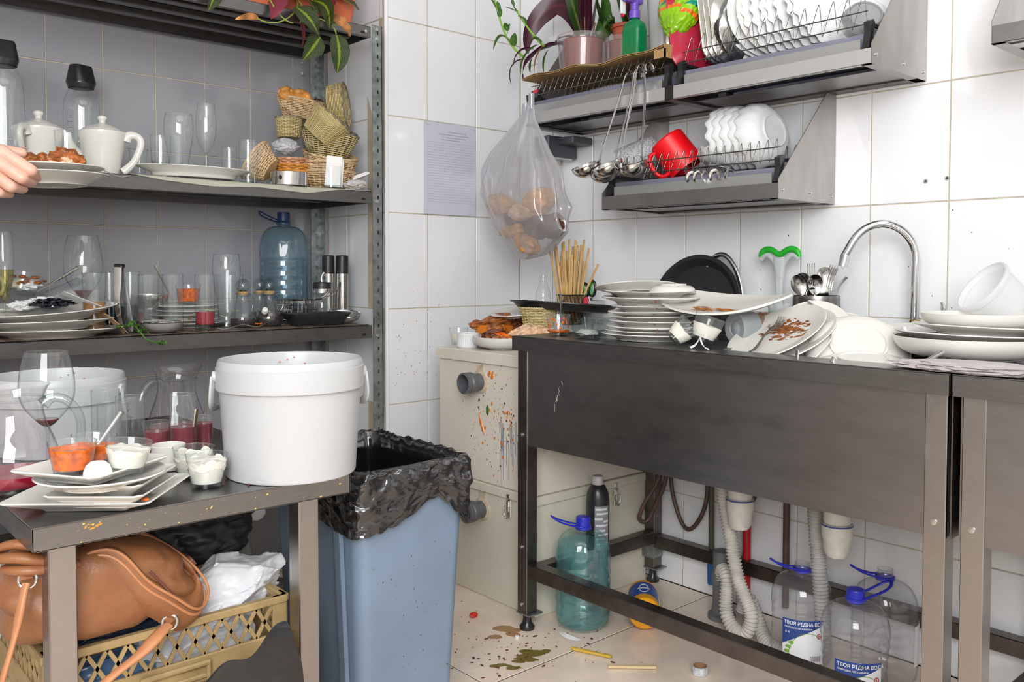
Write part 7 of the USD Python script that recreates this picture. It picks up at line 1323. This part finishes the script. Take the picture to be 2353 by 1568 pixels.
part('sleeve', bx(-.4580, -.0062, 1.2205, -.2225, -.0058, 1.5490), glassm('clear_sleeve', (.95, .95, .97), (.8, .8, .82), .12, 1.4, (.75, .75, .80), .12), ps_, smooth=False)
for k, (x, z) in enumerate(((-.452, 1.540), (-.235, 1.535), (-.255, 1.226))): part('tape_dot', bx(x, -.0066, z, x + .006, -.0060, z + .004), INK, ps_, smooth=False)
# ---- plastic bag of old bread hanging from the shelf end
BAGM = usdkit.material(stage, LK + 'thin_clear_bag', {'t': ('transparent_bsdf', {'color': (.90, .90, .92)}), 'd': ('translucent_bsdf', {'color': (.80, .80, .84)}), 'd2': ('diffuse_bsdf', {'color': (.78, .78, .82)}), 'a': ('mix_closure', {'fac': .5}), 'lw': ('layer_weight', {'blend': .5}), 'r': ('rgb_ramp', {'ramp': [(0, (.34, .34, .34)), (.4, (.44, .44, .44)), (.8, (.68, .68, .68)), (1, (.9, .9, .9))]}), 'm': ('mix_closure', {}), 'g': ('glossy_bsdf', {'roughness': .16}), 'f': ('rgb_ramp', {'ramp': [(0, (.06, .06, .06)), (.7, (.12, .12, .12)), (1, (.5, .5, .5))]}), 'm2': ('mix_closure', {})},
    [('lw.facing', 'r.fac'), ('r.color', 'm.fac'), ('d.BSDF', 'a.closure1'), ('d2.BSDF', 'a.closure2'), ('t.BSDF', 'm.closure1'), ('a.closure', 'm.closure2'), ('lw.facing', 'f.fac'), ('f.color', 'm2.fac'), ('m.closure', 'm2.closure1'), ('g.BSDF', 'm2.closure2')], surface='m2.closure')
hb_ = thing('bread_bag', 'clear plastic bag of old bread hanging from the left end of the upper shelf', 'plastic bag', (-.322, -.395, 0))
def bagfn(U, V):
    z = 1.585 - .525 * U; th = 2 * PI * V
    ry = np.interp(U, [0, .10, .25, .40, .55, .70, .85, .95, 1.0], [.008, .018, .080, .150, .195, .190, .120, .060, .018]); rx = np.interp(U, [0, .1, .3, .6, .85, 1], [.006, .014, .05, .080, .06, .012])
    cy = np.interp(U, [0, .3, .6, .8, 1.0], [-.018, .000, .020, .020, .020]); fold = .17 * np.sin(th * 10 + 2.5 * np.sin(U * 3.4)) * np.interp(U, [0, .2, .6, 1], [.9, .9, .30, .6]) + .20 * (fbm(np.stack([np.cos(th) * 2.0, np.sin(th) * 2.0, U * 5.5], -1), 3, 7) - .5) * 2 * np.interp(U, [0, .3, 1], [.2, .6, 1])
    return rx * np.cos(th) * (1 + fold), cy + ry * np.sin(th) * (1 + fold), z + .085 * np.sin(th) * np.interp(U, [0, .3, .6, .9, 1], [0, .5, 1, .5, 0])
part('film', grid(bagfn, 70, 130, cv=True), BAGM, hb_, smooth=70)
part('carry_loop', [shell(grid(lambda U, V: (.012 * np.cos(2 * PI * V) * (1 - .2 * U), .006 + .085 * (1 - U) ** 1.5 * 0 + .012 * np.sin(2 * PI * V) + .062 * U ** 1.2, 1.570 - .20 * U), 20, 14, cv=True), .0004), shell(grid(lambda U, V: (.010 * np.cos(2 * PI * V), -.020 + .010 * np.sin(2 * PI * V), 1.60 - .05 * U), 8, 12, cv=True), .0004)], BAGM, hb_, smooth=70)
for k, (y, z, x, r, m, s) in enumerate([(.130, 1.245, 0, .050, BREAD, (1, 1.2, .75)), (.055, 1.190, .02, .056, BREAD_D, (1, 1.1, .9)), (-.055, 1.245, 0, .056, BREAD, (1, 1.2, .8)), (-.118, 1.165, .005, .044, BREAD_D, (1, 1.1, .9)), (.060, 1.155, .0, .046, BREAD, (1, 1.3, .6)), (-.03, 1.17, .02, .050, BREAD_D, (1, 1, .9)), (.000, 1.112, 0, .044, BREAD, (1, 1.2, .75)), (.0, 1.215, -.02, .044, MEAT_L, (1, 1.2, .7))]):
    lb = ['bread piece at the upper left in the hanging bag', 'dark bread piece behind the upper left one in the hanging bag', 'golden bread piece in the upper middle of the hanging bag', 'dark bread piece at the right bulge of the hanging bag', 'golden bread piece in the left middle of the hanging bag', 'dark bread piece in the centre of the hanging bag', 'golden bread piece at the bottom of the hanging bag', 'pale bread slice near the bottom of the hanging bag'][k]
    t = thing('bread_piece', lb, 'bread', (-.322 + x, -.395 + y, z), (rc.uniform(-30, 30), 0, 0)); part('crust', blob(r, .85, s[1], s[2], .22, 2.2, 200 + k, 4), m, t, smooth=70)
# wall plugs
for k, (y, z) in enumerate(((-1.553, 1.2535), (-1.606, 1.2575))):
    t = thing('wall_plug', ['grey wall plug in a drilled hole, left of the two', 'grey wall plug in a drilled hole on the tile joint, right of the two'][k], 'wall plug', (-.0015, y, z), (0, -90, 0)); part('sleeve', lathe([(.0022, -.001), (.0050, .0), (.0050, .0018), (.0026, .0020)], 20), pm('grey_plug', (.30, .31, .33), .5) if k == 0 else UsdShade.Material.Get(stage, LK + 'grey_plug'), t); part('hole', lathe([(0, .0008), (.0026, .0008)], 16), BLACK_H, t)
part('wall_splatter', specks(26, lambda rg: ((-.0006, rg.uniform(-1.9, -.8), rg.uniform(.9, 1.18)), (-1, 0, 0), (0, .3, 1)), .0008, .0022, rs, .25, 2), BROWN_S, wr, kind='stuff')
part('wall_splatter', specks(40, lambda rg: ((rg.uniform(-.58, -.38), -.0006, rg.uniform(.62, .90)), (0, -1, 0), (.2, 0, 1)), .0008, .0022, rs, .25, 2), BLUE_S, wb, kind='stuff')
part('wall_splatter', specks(14, lambda rg: ((rg.uniform(-.58, -.38), -.0006, rg.uniform(.66, .95)), (0, -1, 0), (.2, 0, 1)), .0008, .002, rs, .25, 2), ORANGE_S, wb, kind='stuff')
# ---------------------------------------------------------------- under the sink
TEALW = glassm('teal_water', (.74, .91, .915), (.42, .70, .72), .01, 1.33, (.34, .72, .75), .16)
big_bottle('water_bottle', 'large water bottle of turquoise liquid with blue cap under the sink', (-.470, -.800, .001), .080, .315, TEAL_PET, 0, CAPB, 150, .240, TEALW)
bb = thing('cleaner_bottle', 'black bottle with white cap standing behind the turquoise water bottle', 'bottle', (-.372, -.765, .0)); part('body', lathe([(0, 0), (.033, 0), (.035, .004), (.035, .335), (.032, .365), (.022, .385), (.014, .390), (0, .39)], 40), BLACK_P, bb); part('cap', lathe([(.0145, .388), (.0165, .389), (.0165, .412), (.015, .414), (0, .414)], 28), PLASTIC_W, bb)
part('label_patch', grid(lambda U, V: (.0356 * np.cos(PI * (1.16 + .42 * U)), .0356 * np.sin(PI * (1.16 + .42 * U)), .20 + .13 * V), 14, 2), pm('grey_label', (.20, .21, .23), .5), bb)
bands = [(z, a0, a1) for z, a0, a1 in ((.318, .02, .36), (.305, .05, .40), (.290, .0, .22), (.282, .24, .40), (.270, .04, .38), (.255, .02, .30), (.243, .1, .40), (.23, .03, .26), (.215, .05, .36))]
part('label_text', [grid(lambda U, V, z=z, a0=a0, a1=a1: (.0359 * np.cos(PI * (1.16 + a0 + (a1 - a0) * U)), .0359 * np.sin(PI * (1.16 + a0 + (a1 - a0) * U)), z + .006 * V), 8, 2) for z, a0, a1 in bands], pm('label_ink', (.55, .56, .58), .5), bb, kind='stuff')
# orange jar lying on the floor
oj = thing('powder_tub', 'orange and blue plastic tub lying on its side under the sink', 'tub', (-.345, -.925, .047), trimesh.geometry.align_vectors([0, 0, 1], [.55, .50, .0])[:3, :3])
YO = pm('yellow_orange_plastic', (.82, .34, .005), .32)
part('body', lathe([(0, 0), (.040, 0), (.044, .004), (.044, .125), (.040, .13), (0, .13)], 44), YO, oj); part('lid', lathe([(0, -.024), (.043, -.024), (.046, -.020), (.046, -.002), (.044, 0)], 44), YO, oj)
def patch(R, a0, a1, z0, z1, n=18): return grid(lambda U, V: (R * np.cos(a0 + (a1 - a0) * U), R * np.sin(a0 + (a1 - a0) * U), z0 + (z1 - z0) * V), n, 2)
part('label_sleeve', lathe([(.0443, .016), (.0445, .017), (.0445, .110), (.0443, .111)], 48), pm('blue_label', (.015, .07, .36), .4), oj)
th = np.linspace(0, 2 * PI, 40)
part('label_swoosh', [tube(np.c_[.0449 * np.cos(a0 + .30 * np.cos(th)), .0449 * np.sin(a0 + .30 * np.cos(th)), .060 + .030 * np.sin(th)], .0012, 6, caps=False) for a0 in np.linspace(0, 2 * PI, 4, endpoint=False)] + [patch(.0448, a0 - .42, a0 + .42, .055, .066) for a0 in np.linspace(0, 2 * PI, 4, endpoint=False)], PURE_CER, oj, kind='stuff')
# drains with corrugated hoses
WP = pm('yellowed_white_plastic', (.66, .64, .58), .42, var=.12, vs=25); WPS = pm('drain_stain', (.50, .36, .18), .5)
def trap(label, x, y, ztop, zcut):
    t = thing('drain_trap', label, 'drain trap', (x, y, 0)); part('outlet', lathe([(.033, zcut), (.033, ztop), (0, ztop)], 36), WP, t)
    part('cup', lathe([(0, zcut - .086), (.024, zcut - .084), (.032, zcut - .070), (.0345, zcut - .040), (.0375, zcut - .030), (.0375, zcut - .002), (.034, zcut)], 44), WP, t); part('gasket', lathe([(.0379, zcut - .006), (.0384, zcut - .004), (.0379, zcut - .002)], 40), pm('blue_gasket', (.05, .08, .25), .5) if not stage.GetPrimAtPath(LK + 'blue_gasket') else UsdShade.Material.Get(stage, LK + 'blue_gasket'), t)
    part('side_outlet', [seg((0, .02, zcut + .055), (0, .060, zcut + .055), .017, 20), seg((0, .045, zcut + .055), (0, .052, zcut + .055), .022, 20)], WP, t)
    return t
trap('left white drain trap hanging under the sink basin', -.24, -1.171, .60, .405)
trap('right white drain trap with a brown stain under the sink', -.24, -1.454, .60, .398)
def hose(path, r=.0165, pitch=.0095, n=16):
    p = spl(path, 400); L = np.r_[0, np.cumsum(np.linalg.norm(np.diff(p, axis=0), axis=1))]; k = int(L[-1] / pitch) * 6; s = np.linspace(0, L[-1], k); q = np.stack([np.interp(s, L, p[:, j]) for j in range(3)], 1)
    return tube(q, r * (1 + .13 * np.cos(s / pitch * 2 * PI)), n)
HOSE = pm('dirty_grey_hose', (.56, .53, .48), .5, var=.2, vs=20); HOSE2 = pm('grey_hose', (.44, .425, .40), .5, var=.2, vs=20)
t = thing('drain_hose', 'corrugated white hose looping from the left trap into the grey floor pipe', 'hose'); part('hose_body', hose([(-.235, -1.120, .60), (-.235, -1.105, .46), (-.225, -1.105, .40), (-.215, -1.125, .28), (-.215, -1.165, .14), (-.215, -1.195, .065), (-.22, -1.175, .024), (-.215, -1.125, .040), (-.195, -1.098, .10), (-.175, -1.085, .148), (-.150, -1.055, .155), (-.140, -1.045, .12)], .0180), HOSE, t, smooth=70)
t = thing('drain_hose', 'grey corrugated hose dropping from the right trap behind the empty bottles', 'hose'); part('hose_body', hose([(-.225, -1.405, .60), (-.225, -1.385, .47), (-.215, -1.380, .40), (-.205, -1.385, .28), (-.200, -1.395, .14), (-.21, -1.38, .03), (-.23, -1.30, .020), (-.22, -1.25, .022), (-.19, -1.20, .06), (-.175, -1.165, .10), (-.16, -1.13, .06)], .0180), HOSE2, t, smooth=70)
fp = thing('floor_pipe', 'grey plastic floor drain pipe behind the white hose', 'pipe', (-.125, -1.035, 0)); part('pipe_body', lathe([(0, 0), (.040, 0), (.040, .014), (.030, .018), (.027, .05), (.027, .10), (.032, .105), (.032, .135), (.027, .14), (.027, .20), (0, .2)], 36), pm('floor_pipe_grey', (.13, .135, .14), .5), fp)
RUST = pm('rusty_brown_pipe', (.09, .05, .035), .45, var=.3, vs=40); 
t = thing('water_pipe', 'red-painted riser pipe behind the left drain trap', 'pipe'); part('tube', seg((-.026, -1.052, .0), (-.026, -1.052, .62), .0125, 16), pm('red_paint', (.45, .012, .015), .4), t)
t = thing('water_pipe', 'thin brown pipe rising at the left of the white hose', 'pipe'); part('tube', tube([(-.026, -.925, .15), (-.026, -.920, .62)], .0085, 12), pm('green_brown_pipe', (.085, .085, .05), .45, var=.3, vs=30), t); part('blue_sleeve', tube([(-.026, -.928, .05), (-.026, -.926, .155)], .014, 14), pm('blue_tape', (.01, .12, .33), .4), t)
t = thing('water_pipe', 'thin brown pipe between the two drain traps', 'pipe'); part('tube', tube([(-.026, -1.184, .05), (-.026, -1.184, .62)], .0095, 12), RUST, t)
t = thing('copper_elbow', 'short copper elbow pipe right of the left trap', 'pipe'); part('tube', tube(spl([(-.03, -1.078, .60), (-.03, -1.078, .37), (-.03, -1.070, .338), (-.06, -1.062, .332)], 20), .0095, 12), RUST, t)
t = thing('supply_hose', 'brown braided supply hose hanging in two loops in the corner', 'hose')
part('tube', tube(spl([(-.05, -.76, .50), (-.06, -.755, .40), (-.07, -.735, .325), (-.09, -.715, .28), (-.103, -.702, .238), (-.104, -.700, .218), (-.09, -.708, .208), (-.07, -.725, .24), (-.055, -.755, .32), (-.05, -.765, .44)], 60), .0068, 10), RUST, t, smooth=70)
part('tube', tube(spl([(-.04, -.77, .46), (-.04, -.775, .36), (-.04, -.80, .26), (-.04, -.845, .205), (-.04, -.885, .24), (-.035, -.912, .32), (-.035, -.915, .50)], 50), .0068, 10), RUST, t, smooth=70)
part('corner_bracket', [bx(-.06, -.722, .085, -.012, -.719, .135), bx(-.063, -.722, .085, -.060, -.676, .135)], GALV, S1, smooth=False)
# empty bottles with paper labels
LBB = pm('label_blue', (.020, .055, .24), .45); LBW = pm('label_white', (.76, .78, .80), .5); LBG = pm('label_green', (.20, .40, .05), .5); LBR = pm('label_red', (.55, .05, .06), .5)
def wrapped_text(s, R, a0, z, h, m, t, name='label_text', d=1):
    tm = text_mesh(s, h, .0003, True); v = tm.vertices.copy(); a = a0 + v[:, 0] / R; r = R + .0003 + v[:, 2]; tm.vertices = np.c_[r * np.cos(a), r * np.sin(a), z + v[:, 1]]
    part(name, tm, m, t, smooth=False)
def bottle_label(t, R, a0, a1, z0, z1):
    """printed label: blue head with white lettering over a white field with a green arc, red seal and bar code"""
    part('label_field', patch(R, a0, a1, z0, z1, 26), LBW, t)
    zm = z0 + (z1 - z0) * .66; R1 = R + .0004
    part('label_head', grid(lambda U, V: (R1 * np.cos(a0 + (a1 - a0) * U), R1 * np.sin(a0 + (a1 - a0) * U), (zm - .030 * (1 - U) ** 1.5 + .024 * U) * (1 - V) + (z1) * V), 26, 2), LBB, t)
    wrapped_text('ТВОЯ РІДНА ВОДА', R1 + .0003, a0 + .06, z1 - .0135, .0085, PURE_CER, t)
    wrapped_text('ПРИРОДНА НЕГАЗОВАНА', R1 + .0003, a0 + .08, z1 - .023, .0040, PURE_CER, t); wrapped_text('6 л', R1 + .0003, a0 + .10, z1 - .036, .0060, PURE_CER, t)
    th = np.linspace(.3, 1.0, 30) * PI
    part('label_arc', tube(np.c_[R1 * np.cos(a0 + (a1 - a0) * (.62 + .46 * np.cos(th))), R1 * np.sin(a0 + (a1 - a0) * (.62 + .46 * np.cos(th))), z0 + .012 + (zm - z0 - .006) * np.sin(th)], .0018, 6, flat=.4), LBG, t)
    part('label_leaf', [mv(blob(.006, .1, 1.2, .7, .4, 3, k, 2), (R1 * math.cos(a0 + q * (a1 - a0)), R1 * math.sin(a0 + q * (a1 - a0)), z0 + zz), (0, 0, math.degrees(a0 + q * (a1 - a0)))) for k, (q, zz) in enumerate(((.16, .040), (.22, .052), (.12, .028), (.18, .018)))], LBG, t, kind='stuff')
    q = a0 + .88 * (a1 - a0); part('label_seal', [mv(lathe([(.0045, 0), (.0068, 0), (.0068, .0006), (.0045, .0006)], 20), (R1 * math.cos(q), R1 * math.sin(q), z1 - .040), (0, 90, math.degrees(q))), mv(lathe([(0, 0), (.002, 0), (.002, .0006), (0, .0006)], 10), (R1 * math.cos(q), R1 * math.sin(q), z1 - .040), (0, 90, math.degrees(q)))], LBR, t)
    part('bar_code', [patch(R1, a0 + (a1 - a0) * (.66 + .26 * k / 14), a0 + (a1 - a0) * (.66 + .26 * k / 14 + (.006 if k % 3 else .011)), z0 + .008, z0 + .022, 2) for k in range(15)], BLACK_P, t, kind='stuff')
e1 = big_bottle('water_bottle', 'empty uncapped bottle with blue ring and printed label, left of the three', (-.215, -1.345, .001), .078, .268, CLEAR_PET, 0, CAPB, 155, neckcap=False, dent=.05, seed=2)
bottle_label(e1, .0792, math.radians(175), math.radians(252), .028, .140)
e2 = big_bottle('water_bottle', 'empty uncapped bottle at the back right of the three', (-.150, -1.535, .001), .079, .285, CLEAR_PET, 0, CAPB, 150, neckcap=False, dent=.04, seed=5)
part('label_back', patch(.0797, math.radians(265), math.radians(312), .06, .16), LBW, e2)
e3 = big_bottle('water_bottle', 'empty bottle with blue screw cap, front right of the three', (-.290, -1.530, .001), .080, .262, CLEAR_PET, 0, CAPB, 330, dent=.08, seed=9)
bottle_label(e3, .0812, math.radians(175), math.radians(252), .010, .118)
# litter on the floor
STRAW = pm('yellow_plastic_straw', (.60, .40, .05), .4)
for nm, lb, a_, b_, m in (('noodle_stick', 'yellow wooden stick on the floor across the dark joint', (-.613, -.896, .006), (-.571, -1.003, .006), STRAW), ('noodle_stick', 'pale wooden stick on the floor right of the yellow one', (-.619, -1.035, .005), (-.528, -1.119, .005), pm('pale_wood', (.66, .50, .27), .6))):
    t = thing(nm, lb, 'stick'); part('stick', bar(a_, b_, .0085, .0070), m, t, smooth=False)
tpe = thing('tape_roll', 'small empty cardboard tape ring standing on the floor', 'tape roll', (-.464, -1.208, .0005)); part('ring', lathe([(.0175, 0), (.0205, 0), (.0205, .020), (.0175, .020), (.0175, 0)], 36), pm('grey_ring', (.56, .56, .60), .5, var=.3, vs=120), tpe, smooth=30); part('card_core', lathe([(.0170, .0), (.0174, .0), (.0174, .0202), (.0168, .0202), (.0168, 0)], 36), pm('tape_core', (.36, .20, .09), .7), tpe, smooth=30)
part('floor_dirt', specks(120, lambda rg: ((rg.normal(-.74, .14), rg.normal(-.80, .10), .0012), (0, 0, 1), (rg.normal(), rg.normal(), 0)), .001, .004, rs, .35, 2.5), BROWN_S, label='dark brown crumbs scattered on the floor before the boxes', cat='dirt', kind='stuff')
part('floor_smear', [mv(blob(rc.uniform(.006, .02), 1.6, .7, .05, .5, 2.5, k, 2), (-.742 + rc.normal() * .040, -.848 + rc.normal() * .014, .0008), (0, 0, rc.uniform(-70, -20))) for k in range(18)], pm('olive_slime', (.17, .13, .025), .35), label='olive-brown slimy smear on the floor before the sink leg', cat='stain', kind='stuff')
part('floor_smear', [mv(blob(rc.uniform(.008, .02), 1.4, .9, .03, .4, 2.5, 30 + k, 2), (-.660 + rc.normal() * .02, -.690 + rc.normal() * .012, .0008), (0, 0, rc.uniform(0, 180))) for k in range(6)], pm('tan_spill', (.36, .19, .07), .25), label='tan dried spill on the floor beside the corner box', cat='stain', kind='stuff')
part('floor_scrape', specks(90, lambda rg: ((rg.normal(-.87, .045), rg.normal(-.79, .045), .0008), (0, 0, 1), (1, -.25 + .3 * rg.normal(), 0)), .0008, .003, rs, .15, 7), PURE_CER, label='white scratch marks on the floor tiles beside the bin', cat='stain', kind='stuff')
part('tomato_scrap', mv(blob(.011, 1.2, .9, .7, .4, 2, 3, 3), (-.668, -.545, .007)), pm('tomato_red', (.60, .03, .01), .3), label='red tomato scrap on the floor beside the corner box', cat='food scrap')
part('paper_strip', shell(grid(lambda U, V: (-.560 - .012 * np.sin(U * 3) + .014 * V, -.790 - .080 * U, .002 + .006 * np.sin(U * PI) * V), 12, 4), .0005), NAPKIN, label='torn white paper strip on the floor by the turquoise bottle', cat='paper')
part('cap_bit', mv(lathe([(0, 0), (.006, 0), (.006, .008), (0, .009)], 20), (-.672, -.742, .0)), PURE_CER, label='tiny white cap on the floor beside the sink foot', cat='scrap')
part('grout_dirt', specks(26, lambda rg: ((-.0015, rg.uniform(-2.3, -1.85), .3 + rg.normal() * .0015), (-1, 0, 0), (0, 1, 0)), .001, .004, rs, .3, 5), BLACK_H, wr, kind='stuff')
part('scratch', specks(24, lambda rg: ((-.6212, -.825 + .010 * (f := rg.random()) * 3 - .04, .735 - .085 * f + rg.normal() * .006), (-1, 0, 0), (0, -.4, -1)), .0004, .0010, rs, .3, 9), pm('scratch_white', (.5, .5, .5), .6), S1, kind='stuff')
